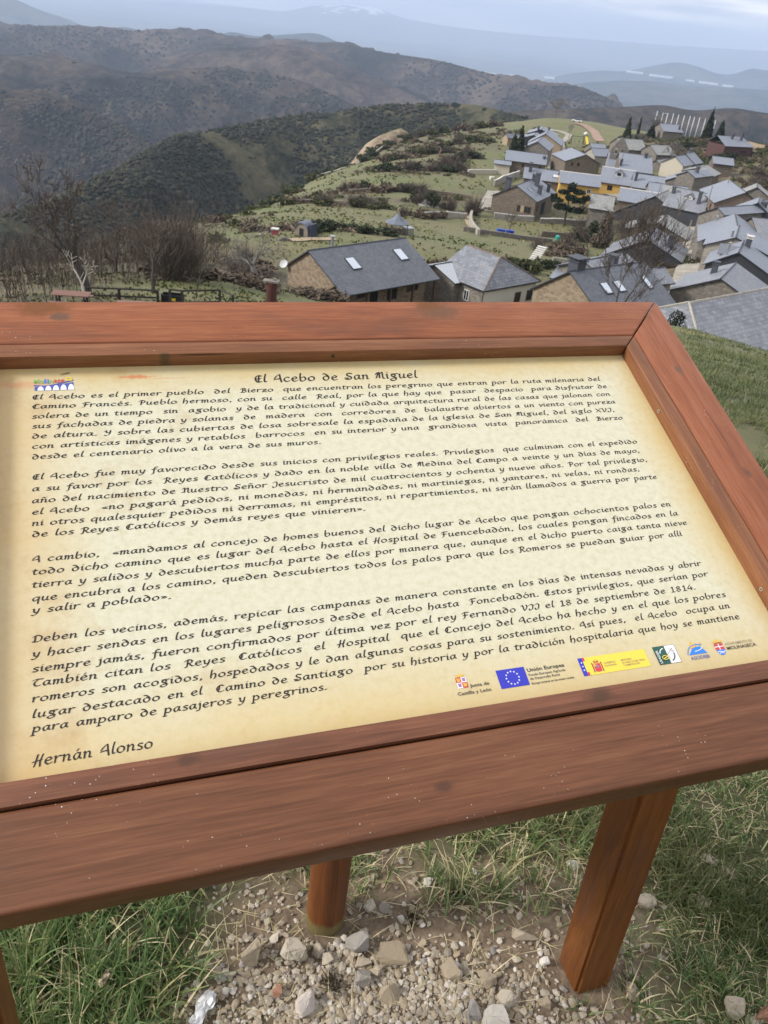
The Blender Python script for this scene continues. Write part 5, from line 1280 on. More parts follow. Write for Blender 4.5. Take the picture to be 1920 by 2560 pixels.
evergreen('conifer_tree', 26.2, 252, spire(9.0, 3.4), 2200, .25, L_OAK, 'second dark conifer beside the grey gable house', 207, (.22, 7))
evergreen('pine_tree', 29.2, 172.0, [(.2, 0, 7.4, .8, .8, .7), (-1.2, .2, 6.2, 1.2, .9, .35), (1.7, .1, 6.5, 1.3, .9, .4), (-2.3, 0, 4.7, 1.3, 1.0, .35), (2.0, .3, 4.9, 1.6, 1.0, .4), (.2, -.6, 5.4, 1.1, 1.0, .45), (-1.2, 0, 3.5, 1.8, 1.1, .35), (1.8, 0, 3.1, 1.7, 1.0, .35), (-3.0, 0, 5.4, .8, .7, .3), (3.3, 0, 5.6, .9, .7, .3)], 1700, .20, L_CYP, 'dark spreading pine in the garden before the ochre wing', 208, (.22, 6), 1.6)
evergreen('ivy_stump', 33.4, 152.5, [(0, 0, 5.2, .9, .9, 1.0), (0, .1, 3.8, 1.2, 1.1, 1.4), (.2, 0, 2.2, 1.5, 1.3, 1.6), (-.6, 0, 1.0, 1.9, 1.5, 1.2)], 2200, .16, L_BROWN, 'brown ivy covered stump rising beside the pale roofed shed', 209, (.4, 5))
evergreen('fir_sapling', 4.65, 14.1, spire(.30, .20), 420, .012, L_CYP, 'tiny dark fir sapling at the grassy brink below the slate roof', 210, (.008, .25), 2.2)
# ------------------------------------------------------------------ the information board
B_O = Vector((0.39387, 1.43452, 1.09807))          # top right corner of the printed panel
B_U = Vector((0.93633, 0.35113, 0.0)); B_V = Vector((-0.32735, 0.87290, 0.36178)); B_N = B_U.cross(B_V).normalized()
BASE = Vector((-0.016, 0.962, 0.0))
def bp(u, v, h): return B_O + B_U * u + B_V * v + B_N * h - BASE
board = empty('information_board', BASE)
tag(board, 'slanted wooden lectern board with a parchment text panel standing on posts', 'information board')

def wood(name, dark, mid, lite, rough=0.42, strong=1.0, knots=(), specks=True, ox=0.0):
    """stained timber; the 'grain' attribute runs along the board (x), across (y), depth (z), in metres"""
    m, t, b = nt_new(name)
    g = attr(t, 'grain', 'Vector')
    mp = t.nodes.new('ShaderNodeMapping'); mp.inputs['Scale'].default_value = (1.3, 15, 15); mp.inputs['Location'].default_value = (ox, ox * 3, 0)
    t.links.new(g, mp.inputs['Vector'])
    ds = t.nodes.new('ShaderNodeVectorMath'); ds.operation = 'ADD'
    nn = t.nodes.new('ShaderNodeTexNoise'); nn.inputs['Scale'].default_value = 1.2; nn.inputs['Detail'].default_value = 3
    t.links.new(mp.outputs['Vector'], nn.inputs['Vector'])
    sc = t.nodes.new('ShaderNodeVectorMath'); sc.operation = 'SCALE'; sc.inputs['Scale'].default_value = 0.6
    t.links.new(nn.outputs['Color'], sc.inputs[0])
    t.links.new(mp.outputs['Vector'], ds.inputs[0]); t.links.new(sc.outputs[0], ds.inputs[1])
    w = t.nodes.new('ShaderNodeTexWave'); w.wave_type = 'BANDS'; w.bands_direction = 'Y'; w.wave_profile = 'SAW'
    w.inputs['Scale'].default_value = 0.8; w.inputs['Distortion'].default_value = 3.2; w.inputs['Detail'].default_value = 2; w.inputs['Detail Scale'].default_value = 0.8
    t.links.new(ds.outputs[0], w.inputs['Vector'])
    mp2 = t.nodes.new('ShaderNodeMapping'); mp2.inputs['Scale'].default_value = (14, 330, 330); t.links.new(g, mp2.inputs['Vector'])
    fib = noise(t, mp2.outputs['Vector'], 1.0, 4, 0.6)
    mp3 = t.nodes.new('ShaderNodeMapping'); mp3.inputs['Scale'].default_value = (4, 16, 16); mp3.inputs['Location'].default_value = (ox * 7, 0, 0); t.links.new(g, mp3.inputs['Vector'])
    blot = noise(t, mp3.outputs['Vector'], 1.0, 5, 0.6)
    f = math_n(t, 'ADD', math_n(t, 'MULTIPLY', w.outputs['Fac'], 0.20 * strong), math_n(t, 'ADD', math_n(t, 'MULTIPLY', fib, 0.62), math_n(t, 'MULTIPLY', blot, 0.5)))
    c = ramp(t, f, [(0.42, lite), (0.62, mid), (0.90, dark)])
    grey = ramp(t, blot, [(0.56, (0, 0, 0)), (0.74, (0.5, 0.5, 0.5))])
    c = mixc(t, grey, c, (0.125, 0.066, 0.045))
    # thin drying cracks along the grain
    mp4 = t.nodes.new('ShaderNodeMapping'); mp4.inputs['Scale'].default_value = (1.6, 62, 62); mp4.inputs['Location'].default_value = (ox * 5, ox, 0); t.links.new(g, mp4.inputs['Vector'])
    cr_ = noise(t, mp4.outputs['Vector'], 1.0, 2, 0.5)
    c = mixc(t, ramp(t, cr_, [(0.735, (0, 0, 0)), (0.76, (0.75, 0.75, 0.75))]), c, tuple(x * 0.28 for x in dark))
    for kx, ky, kr, kc in knots:
        sub = t.nodes.new('ShaderNodeVectorMath'); sub.operation = 'SUBTRACT'; sub.inputs[1].default_value = (kx, ky, 0)
        t.links.new(g, sub.inputs[0])
        mk = t.nodes.new('ShaderNodeMapping'); mk.inputs['Scale'].default_value = (0.55 / kr, 1 / kr, 0.0); t.links.new(sub.outputs[0], mk.inputs['Vector'])
        wob = t.nodes.new('ShaderNodeVectorMath'); wob.operation = 'LENGTH'; t.links.new(mk.outputs['Vector'], wob.inputs[0])
        kk = math_n(t, 'ADD', wob.outputs['Value'], math_n(t, 'MULTIPLY', math_n(t, 'SUBTRACT', noise(t, g, 90, 4), 0.5), 0.9))
        c = mixc(t, ramp(t, kk, [(0.35, (0.9, 0.9, 0.9)), (0.95, (0, 0, 0))]), c, kc)
    if specks:
        v = t.nodes.new('ShaderNodeTexVoronoi'); v.feature = 'F1'; v.inputs['Scale'].default_value = 210
        t.links.new(g, v.inputs['Vector'])
        mask = noise(t, g, 9, 3, 0.6)
        sp = math_n(t, 'MULTIPLY', ramp(t, v.outputs['Distance'], [(0.10, (1, 1, 1)), (0.17, (0, 0, 0))]), ramp(t, mask, [(0.57, (0, 0, 0)), (0.66, (1, 1, 1))]))
        rsel = t.nodes.new('ShaderNodeSeparateColor'); t.links.new(v.outputs['Color'], rsel.inputs[0])
        sp = math_n(t, 'MULTIPLY', sp, ramp(t, rsel.outputs[0], [(0.62, (0, 0, 0)), (0.7, (1, 1, 1))]))
        c = mixc(t, sp, c, (0.62, 0.58, 0.52))
    t.links.new(c, b.inputs['Base Color'])
    t.links.new(ramp(t, blot, [(0.3, (rough - .08,) * 3), (0.7, (rough + .14,) * 3)]), b.inputs['Roughness'])
    b.inputs['Specular IOR Level'].default_value = 0.32
    bump(t, b, math_n(t, 'ADD', math_n(t, 'MULTIPLY', fib, 0.8), math_n(t, 'MULTIPLY', w.outputs['Fac'], 0.35)), 0.14, 0.0010)
    return m
D_, M_, L_ = (0.135, 0.038, 0.016), (0.255, 0.084, 0.035), (0.35, 0.130, 0.055)
RUSTY, SMOKE = (0.16, 0.055, 0.012), (0.045, 0.026, 0.017)
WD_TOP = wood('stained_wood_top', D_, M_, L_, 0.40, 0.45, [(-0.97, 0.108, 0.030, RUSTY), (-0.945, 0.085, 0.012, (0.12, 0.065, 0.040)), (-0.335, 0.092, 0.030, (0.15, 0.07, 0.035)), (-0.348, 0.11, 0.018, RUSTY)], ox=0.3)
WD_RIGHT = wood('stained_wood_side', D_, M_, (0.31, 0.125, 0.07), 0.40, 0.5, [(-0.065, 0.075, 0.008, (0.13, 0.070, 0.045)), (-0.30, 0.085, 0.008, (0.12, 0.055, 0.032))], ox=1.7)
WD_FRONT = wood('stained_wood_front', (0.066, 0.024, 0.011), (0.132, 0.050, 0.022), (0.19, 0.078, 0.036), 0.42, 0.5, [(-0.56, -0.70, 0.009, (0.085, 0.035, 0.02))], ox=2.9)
WD_TRIM = wood('stained_wood_trim', (0.075, 0.029, 0.015), (0.150, 0.058, 0.030), (0.215, 0.088, 0.047), 0.42, 0.6, [(-0.33, -0.627, 0.0075, SMOKE), (-0.33, -0.625, 0.014, (0.085, 0.038, 0.020)), (-0.83, -0.622, 0.010, (0.080, 0.036, 0.020))], ox=4.1)
WD_TRIM2 = wood('stained_wood_inner', (0.115, 0.042, 0.018), (0.205, 0.082, 0.036), (0.275, 0.12, 0.054), 0.42, 0.6, [(-0.80, 0.0, 0.006, (0.10, 0.06, 0.03))], ox=5.3)
WD_POST = wood('stained_wood_post', (0.095, 0.030, 0.007), (0.165, 0.056, 0.013), (0.225, 0.084, 0.021), 0.5, 0.7, specks=False, ox=6.7)

def plank(name, pts2d, h0, h1, mat, along='u', bev=0.004, parent=board, seg=2):
    """prism over a polygon in the plane of the board, with rounded edges and grain coordinates"""
    bm = bmesh.new()
    lo = [bm.verts.new(bp(u, v, h0)) for u, v in pts2d]
    hi = [bm.verts.new(bp(u, v, h1)) for u, v in pts2d]
    bm.faces.new(lo[::-1]); bm.faces.new(hi)
    n = len(pts2d)
    for i in range(n): bm.faces.new((lo[i], lo[(i + 1) % n], hi[(i + 1) % n], hi[i]))
    bmesh.ops.recalc_face_normals(bm, faces=bm.faces)
    bmesh.ops.bevel(bm, geom=list(bm.edges), offset=bev, segments=seg, affect='EDGES', profile=0.6)
    me = bpy.data.meshes.new(name); bm.to_mesh(me); bm.free()
    g = np.empty((len(me.vertices), 3), dtype=np.float32)
    for i, vt in enumerate(me.vertices):
        d = vt.co + BASE - B_O
        u, v, h = d.dot(B_U), d.dot(B_V), d.dot(B_N)
        g[i] = (u, v, h) if along == 'u' else (v, u, h)
    at = me.attributes.new('grain', 'FLOAT_VECTOR', 'POINT'); at.data.foreach_set('vector', g.ravel())
    me.materials.append(mat)
    me.polygons.foreach_set('use_smooth', np.ones(len(me.polygons), dtype=bool))
    o = link(name, me, parent)
    try: me.set_sharp_from_angle(angle=math.radians(50))
    except Exception: pass
    return o
HT, HB = 0.0243, -0.034           # top and underside of the frame, relative to the printed panel
UL, UR, VT, VB = -1.045, 0.0, 0.0, -0.6135
tw = 0.0265
# outer boards (mitred at the top, the front board runs below the sides)
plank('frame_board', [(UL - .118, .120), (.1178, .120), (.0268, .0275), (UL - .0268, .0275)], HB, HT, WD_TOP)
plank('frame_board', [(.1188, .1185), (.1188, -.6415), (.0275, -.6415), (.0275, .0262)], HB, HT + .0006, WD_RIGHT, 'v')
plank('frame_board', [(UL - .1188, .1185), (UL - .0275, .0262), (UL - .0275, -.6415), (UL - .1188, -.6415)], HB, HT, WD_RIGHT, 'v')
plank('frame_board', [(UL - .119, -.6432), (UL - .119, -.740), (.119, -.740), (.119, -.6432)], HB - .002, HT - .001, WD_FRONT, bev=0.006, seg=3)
# inner beads round the panel
top_trim = plank('inner_trim', [(UL - .0262, .0264), (.0262, .0264), (.0004, .0006), (UL - .0004, .0006)], -0.008, HT - .0004, WD_TRIM2, bev=0.0025)
right_trim = plank('inner_trim', [(.0268, .0256), (.0268, VB - .0268), (.0010, VB - .0008), (.0010, -.0002)], -0.008, HT + .0002, WD_TRIM2, 'v', bev=0.003)
plank('inner_trim', [(UL - .0268, .0256), (UL - .0010, -.0002), (UL - .0010, VB - .0008), (UL - .0268, VB - .0268)], -0.008, HT, WD_TRIM2, 'v', bev=0.003)
plank('inner_trim', [(UL - .026, VB - .0272), (.026, VB - .0272), (.0006, VB - .0006), (UL - .0006, VB - .0006)], -0.008, HT + .0008, WD_TRIM, bev=0.003)
M_STEEL = plain('zinc_screw', (0.55, 0.54, 0.50), 0.35, 0.9)
def screw(u, v, h, n, par, mat=M_STEEL, r=0.0032):
    sb = MB(); p = bp(u, v, h); n = Vector(n).normalized()
    sb.tube(p - n * 0.002, p + n * 0.0012, r, n=12)
    sb.tube(p + n * 0.0010, p + n * 0.0016, r * 0.45, n=6, mi=1)
    sb.build('screw', [mat, M_BLACK], par)
screw(-0.5395, 0.0006, 0.0125, -B_V, top_trim, plain('dark_screw', (0.12, 0.09, 0.06), 0.5, 0.6))
screw(0.001, -0.148, 0.0115, -B_U, right_trim); screw(0.001, -0.503, 0.0115, -B_U, right_trim)

# the printed parchment panel
def parchment():
    m, t, b = nt_new('parchment_print')
    g = attr(t, 'grain', 'Vector')
    s = t.nodes.new('ShaderNodeSeparateXYZ'); t.links.new(g, s.inputs[0])
    n1 = noise(t, g, 6, 6, 0.65); n2 = noise(t, g, 95, 5, 0.7); n3 = noise(t, g, 300, 3, 0.6)
    def edge(out, a, sgn, w):          # 1 at the printed margin, 0 inside
        d = math_n(t, 'MULTIPLY', math_n(t, 'SUBTRACT', out, a), sgn)
        d = math_n(t, 'ADD', d, math_n(t, 'MULTIPLY', math_n(t, 'SUBTRACT', n1, 0.5), 0.10))
        return math_n(t, 'SUBTRACT', 1.0, math_n(t, 'DIVIDE', d, w), clamp=True)
    eL = edge(s.outputs['X'], UL, 1, 0.15); eR = edge(s.outputs['X'], UR, -1, 0.07)
    eT = edge(s.outputs['Y'], VT, -1, 0.075); eB = edge(s.outputs['Y'], VB, 1, 0.13)
    e = math_n(t, 'MAXIMUM', math_n(t, 'MAXIMUM', eL, eR), math_n(t, 'MAXIMUM', eT, eB))
    base = ramp(t, n2, [(0.30, (0.525, 0.488, 0.335)), (0.5, (0.59, 0.563, 0.412)), (0.72, (0.63, 0.608, 0.458))])
    c = mixc(t, math_n(t, 'MULTIPLY', ramp(t, e, [(0.0, (0, 0, 0)), (0.55, (0.5, 0.5, 0.5)), (1.0, (1, 1, 1))]), 0.75), base, (0.56, 0.40, 0.14))
    c = mixc(t, math_n(t, 'MULTIPLY', math_n(t, 'MULTIPLY', eL, eL), 0.42), c, (0.46, 0.235, 0.085))
    blot = noise(t, g, 11, 6, 0.72)
    lm = math_n(t, 'SUBTRACT', 0.55, s.outputs['X'])
    bl = math_n(t, 'ADD', blot, math_n(t, 'MULTIPLY', math_n(t, 'SUBTRACT', -0.55, s.outputs['X']), 0.24))
    c = mixc(t, ramp(t, bl, [(0.62, (0, 0, 0)), (0.82, (0.6, 0.6, 0.6))]), c, (0.42, 0.27, 0.12))
    c = mixc(t, ramp(t, n3, [(0.66, (0, 0, 0)), (0.80, (0.35, 0.35, 0.35))]), c, (0.42, 0.31, 0.15))
    # the reddish smear by the top edge
    for (x, y, lx, ly, k) in ((-0.845, -0.021, .030, .0045, .75), (-0.80, -0.026, .045, .0016, .35), (-1.0, -0.032, .05, .008, .35)):
        sub = t.nodes.new('ShaderNodeVectorMath'); sub.operation = 'SUBTRACT'; sub.inputs[1].default_value = (x, y, 0); t.links.new(g, sub.inputs[0])
        mk = t.nodes.new('ShaderNodeMapping'); mk.inputs['Scale'].default_value = (1 / lx, 1 / ly, 0); t.links.new(sub.outputs[0], mk.inputs['Vector'])
        ln = t.nodes.new('ShaderNodeVectorMath'); ln.operation = 'LENGTH'; t.links.new(mk.outputs['Vector'], ln.inputs[0])
        q = math_n(t, 'ADD', ln.outputs['Value'], math_n(t, 'MULTIPLY', math_n(t, 'SUBTRACT', n2, 0.5), 1.5))
        c = mixc(t, math_n(t, 'MULTIPLY', ramp(t, q, [(0.5, (1, 1, 1)), (1.0, (0, 0, 0))]), k), c, (0.55, 0.17, 0.07))
    t.links.new(c, b.inputs['Base Color'])
    b.inputs['Roughness'].default_value = 0.38
    b.inputs['Specular IOR Level'].default_value = 0.35
    return m
pm = MB()
nx, ny = 12, 8
pg = []
for j in range(ny + 1):
    for i in range(nx + 1): pg.append((UL - .004 + (UR + .008 - UL) * i / nx, VB - .004 + (VT + .008 - VB) * j / ny, 0.0))
fs = [(j * (nx + 1) + i, j * (nx + 1) + i + 1, (j + 1) * (nx + 1) + i + 1, (j + 1) * (nx + 1) + i) for j in range(ny) for i in range(nx)]
nlo = len(pg)
lo = [(UL - .004, VB - .004, -.004), (UR + .004, VB - .004, -.004), (UR + .004, VT + .004, -.004), (UL - .004, VT + .004, -.004)]
me = bpy.data.meshes.new('panel')
me.from_pydata([bp(*p) for p in pg] + [bp(*p) for p in lo], [], fs + [(nlo + 3, nlo + 2, nlo + 1, nlo)])
at = me.attributes.new('grain', 'FLOAT_VECTOR', 'POINT'); at.data.foreach_set('vector', np.array(pg + lo, dtype=np.float32).ravel())
me.materials.append(parchment())
panel = link('panel', me, board)

# ------------------------------------------------------------------ lettering: a broad nib drawn along strokes
GL = {
'a': ("0.78,0.9 0.42,0.98 0.12,0.55 0.28,0.03 0.58,0.2 0.78,0.75;0.82,1.0 0.76,0.3 0.98,0.08", 1.06),
'b': ("0.22,1.75 0.14,0.8 0.2,0.08 0.56,0.02 0.86,0.42 0.7,0.92 0.3,0.8", 1.04),
'c': ("0.78,0.86 0.42,0.98 0.1,0.5 0.34,0.02 0.82,0.16", 0.92),
'd': ("0.12,1.48 0.5,1.36 0.88,0.7 0.66,0.06 0.24,0.12 0.14,0.66 0.48,0.96 0.84,0.78", 1.08),
'e': ("0.14,0.48 0.72,0.62 0.6,0.97 0.24,0.86 0.12,0.36 0.42,0.0 0.84,0.18", 0.94),
'f': ("0.9,1.6 0.56,1.62 0.38,1.0 0.32,-0.25 0.02,-0.52;0.02,0.96 0.78,1.0", 0.76),
'g': ("0.62,0.94 0.28,0.82 0.3,0.52 0.62,0.46 0.8,0.68 0.62,0.94;0.42,0.46 0.86,0.14 0.76,-0.36 0.34,-0.5 0.06,-0.26 0.3,0.02 0.8,0.06;0.22,1.0 1.16,1.06", 1.16),
'h': ("0.26,1.78 0.16,0.9 0.13,0.0;0.16,0.55 0.5,0.98 0.76,0.76 0.72,0.1 0.56,-0.22", 0.98),
'i': ("0.06,0.88 0.22,0.98 0.2,0.12 0.42,0.08;0.2,1.34 0.32,1.44", 0.46),
'j': ("0.06,0.88 0.24,0.98 0.24,0.0 0.1,-0.46 -0.2,-0.46;0.24,1.36 0.32,1.42", 0.46),
'l': ("0.32,1.76 0.18,0.9 0.18,0.12 0.42,0.08", 0.48),
'm': ("0.04,0.88 0.16,0.98 0.14,0.0;0.17,0.6 0.44,0.98 0.6,0.75 0.57,0.0;0.6,0.6 0.9,0.98 1.08,0.75 1.04,0.12 1.28,0.1", 1.36),
'n': ("0.04,0.88 0.16,0.98 0.14,0.0;0.17,0.6 0.5,0.98 0.72,0.76 0.68,0.12 0.92,0.1", 1.0),
'o': ("0.52,0.98 0.16,0.74 0.14,0.22 0.48,0.02 0.84,0.28 0.82,0.78 0.46,0.97", 1.04),
'p': ("0.06,0.92 0.2,0.98 0.15,0.2 0.1,-0.64;0.17,0.6 0.5,0.98 0.86,0.62 0.7,0.08 0.28,0.06;-0.1,-0.62 0.34,-0.62", 1.04),
'q': ("0.82,0.9 0.4,0.98 0.1,0.5 0.34,0.03 0.78,0.5;0.86,1.0 0.8,-0.2 0.86,-0.64", 1.06),
'r': ("0.04,0.88 0.16,0.98 0.14,0.0;0.17,0.56 0.44,0.95 0.8,0.92", 0.8),
's': ("0.7,0.9 0.32,0.96 0.2,0.68 0.6,0.38 0.54,0.05 0.08,0.08", 0.78),
't': ("0.32,1.3 0.24,0.3 0.42,0.03 0.68,0.14;0.0,0.97 0.68,1.01", 0.72),
'u': ("0.04,0.9 0.18,0.96 0.15,0.26 0.4,0.02 0.72,0.4;0.78,0.98 0.72,0.16 0.96,0.1", 1.04),
'v': ("0.06,0.94 0.24,0.86 0.4,0.03 0.72,0.5 0.74,0.96", 0.88),
'x': ("0.08,0.95 0.74,0.03;0.78,0.98 0.02,0.0", 0.86),
'y': ("0.06,0.94 0.2,0.9 0.24,0.3 0.5,0.1 0.76,0.46;0.82,0.98 0.66,0.0 0.3,-0.54 -0.02,-0.48", 0.96),
'z': ("0.1,0.95 0.78,0.95;0.78,0.95 0.08,0.04;0.08,0.04 0.84,0.06;0.2,0.5 0.68,0.53", 0.88),
'A': ("0.04,0.72 0.4,1.3 0.72,1.55 0.82,0.8 0.96,-0.12;0.02,0.5 0.5,0.62 0.88,0.6", 1.1),
'B': ("0.46,1.5 0.4,0.06;0.02,1.16 0.36,1.5 0.86,1.36 0.8,0.94 0.46,0.82;0.46,0.82 0.98,0.6 0.84,0.08 0.1,0.04", 1.14),
'C': ("1.0,1.3 0.52,1.46 0.14,0.8 0.42,0.05 1.04,0.16;0.5,1.42 0.42,0.36", 1.14),
'D': ("0.34,1.44 0.34,0.1;0.0,1.16 0.5,1.52 1.12,1.1 1.02,0.32 0.52,0.02 0.04,0.12", 1.28),
'E': ("0.96,1.34 0.44,1.44 0.16,0.8 0.42,0.04 0.98,0.12;0.2,0.74 0.86,0.8;0.6,1.5 0.56,0.1", 1.06),
'F': ("0.44,1.36 0.4,0.2 0.06,-0.1;0.0,1.16 0.3,1.46 1.06,1.46;0.18,0.72 0.88,0.78", 1.06),
'H': ("0.5,1.6 0.34,0.5 0.2,-0.12;0.0,0.56 1.0,0.78;1.06,1.6 0.82,0.6 0.84,-0.14", 1.16),
'I': ("0.06,1.2 0.5,1.48 0.78,1.16 0.6,0.2 0.14,0.02 0.1,0.4", 0.9),
'J': ("0.06,1.2 0.5,1.5 0.74,1.1 0.62,0.1 0.16,-0.28 0.02,0.1", 0.86),
'M': ("0.06,0.2 0.36,1.2 0.52,1.46 0.52,0.2;0.54,1.0 0.96,1.46 1.0,0.22 1.24,0.06;0.02,1.0 0.28,1.44", 1.3),
'N': ("0.06,1.16 0.4,1.44 0.42,0.1;0.44,0.9 0.9,1.42 0.96,0.22 1.2,0.08;0.0,0.2 0.42,0.3", 1.24),
'P': ("0.44,1.5 0.38,0.0;0.0,1.16 0.42,1.54 0.98,1.28 0.82,0.7 0.42,0.74", 1.1),
'R': ("0.44,1.5 0.34,0.0 0.1,-0.1;0.0,1.16 0.42,1.54 0.96,1.28 0.8,0.76 0.44,0.74;0.56,0.74 0.98,0.08 1.24,0.1", 1.22),
'S': ("1.0,1.34 0.44,1.46 0.36,0.98 0.86,0.6 0.76,0.1 0.1,0.12;0.0,0.42 0.54,0.34", 1.1),
'T': ("0.0,1.26 0.42,1.48 1.14,1.44;0.6,1.42 0.2,0.7 0.42,0.08 0.94,0.16", 1.06),
'V': ("0.0,1.26 0.26,1.4 0.5,0.06 0.98,1.0 0.86,1.5", 1.1),
'X': ("0.04,1.46 0.98,0.0;1.04,1.5 0.0,0.02", 1.12),
'Y': ("0.04,1.16 0.3,1.44 0.36,0.8 0.84,0.72;0.9,1.5 0.82,0.3 0.4,-0.2 0.1,0.02", 1.06),
'1': ("0.28,1.2 0.54,1.46 0.52,0.04;0.2,0.03 0.86,0.03", 0.96),
'8': ("0.5,0.78 0.22,1.14 0.5,1.46 0.8,1.14 0.5,0.78 0.16,0.4 0.5,0.02 0.86,0.4 0.5,0.78", 1.02),
'4': ("0.62,1.46 0.1,0.5 1.0,0.5;0.72,0.9 0.72,0.0", 1.04),
'.': ("0.1,0.1 0.3,0.1;0.12,0.02 0.3,0.16", 0.5), ',': ("0.14,0.12 0.3,0.08 0.14,-0.22", 0.5),
'«': ("0.42,0.78 0.1,0.5 0.42,0.26;0.78,0.78 0.46,0.5 0.78,0.26", 0.9), '»': ("0.1,0.78 0.42,0.5 0.1,0.26;0.46,0.78 0.78,0.5 0.46,0.26", 0.9),
}
ACC = {'á': 'a', 'é': 'e', 'í': 'i', 'ó': 'o', 'ú': 'u', 'ñ': 'n'}
def cr(P, k=5):
    P = np.asarray(P, float)
    if len(P) == 2: return np.linspace(P[0], P[1], 3)
    Q = np.vstack([2 * P[0] - P[1], P, 2 * P[-1] - P[-2]]); out = []
    for i in range(len(P) - 1):
        a, b, c, e = Q[i:i + 4]
        for j in range(k):
            t = j / k
            out.append(0.5 * (2 * b + (c - a) * t + (2 * a - 5 * b + 4 * c - e) * t * t + (3 * b - a - 3 * c + e) * t ** 3))
    return np.array(out + [P[-1]])
def glyph(ch):
    extra = []
    if ch in ACC:
        base = ACC[ch]
        s, adv = GL[base]
        if base == 'i': s = s.split(';')[0]
        extra = ["0.14,1.36 0.34,1.52 0.52,1.36 0.74,1.5"] if ch == 'ñ' else (["0.12,1.3 0.3,1.56"] if base == 'i' else ["0.42,1.28 0.58,1.54"])
    else: s, adv = GL[ch]
    st = [[tuple(map(float, q.split(','))) for q in z.split()] for z in s.split(';') + extra]
    return [cr(p) for p in st], adv
_gc = {}
def text_width(s):
    w = 0.0
    for c in s:
        if c == ' ': w += 0.80
        else:
            if c not in _gc: _gc[c] = glyph(c)
            w += _gc[c][1] + 0.11
    return w
INK_V, INK_F = [], []
_lay = [0]
def write(s, u0, v0, size, u1=None, stretch=1.38, slant=0.10, nib=0.112):
    """size = x-height in metres; the line is stretched to end at u1"""
    W = text_width(s)
    sx = (u1 - u0) / W if u1 is not None else size * stretch
    x = 0.0
    ang = math.radians(38)
    nx_, ny_ = math.cos(ang) * nib, math.sin(ang) * nib
    th = 0.034
    for c in s:
        if c == ' ':
            x += 0.80; continue
        st, adv = _gc[c]
        for P in st:
            wig = rng.normal(0, 0.008, 2)
            for a, b in zip(P[:-1], P[1:]):
                d = b - a; L = math.hypot(*d)
                if L < 1e-6: continue
                # hull of the nib (a thin slanted rectangle) swept from a to b
                px, py = -math.sin(ang) * th, math.cos(ang) * th
                cs = [(sx_ * nx_ + sy_ * px, sx_ * ny_ + sy_ * py) for sx_, sy_ in ((-1, -1), (1, -1), (1, 1), (-1, 1))]
                pts = [(a[0] + q[0], a[1] + q[1]) for q in cs] + [(b[0] + q[0], b[1] + q[1]) for q in cs]
                hull = convex(pts)
                _lay[0] = (_lay[0] + 1) % 24
                h = 0.00025 + _lay[0] * 0.000012
                n0 = len(INK_V)
                for gx_, gy_ in hull:
                    X = x + gx_ + slant * gy_ + wig[0]; Y = gy_ + wig[1]
                    INK_V.append(bp(u0 + X * sx, v0 + Y * size, h))
                INK_F.append(tuple(range(n0, n0 + len(hull))))
        x += adv + 0.11
def convex(pts):
    pts = sorted(set((round(a, 6), round(b, 6)) for a, b in pts))
    def half(ps):
        o = []
        for p in ps:
            while len(o) > 1 and (o[-1][0] - o[-2][0]) * (p[1] - o[-2][1]) - (o[-1][1] - o[-2][1]) * (p[0] - o[-2][0]) <= 0: o.pop()
            o.append(p)
        return o
    a, b = half(pts), half(pts[::-1])
    return a[:-1] + b[:-1]
M_INK = plain('dark_brown_ink', (0.020, 0.014, 0.012), 0.75, var=0.2, scale=60)
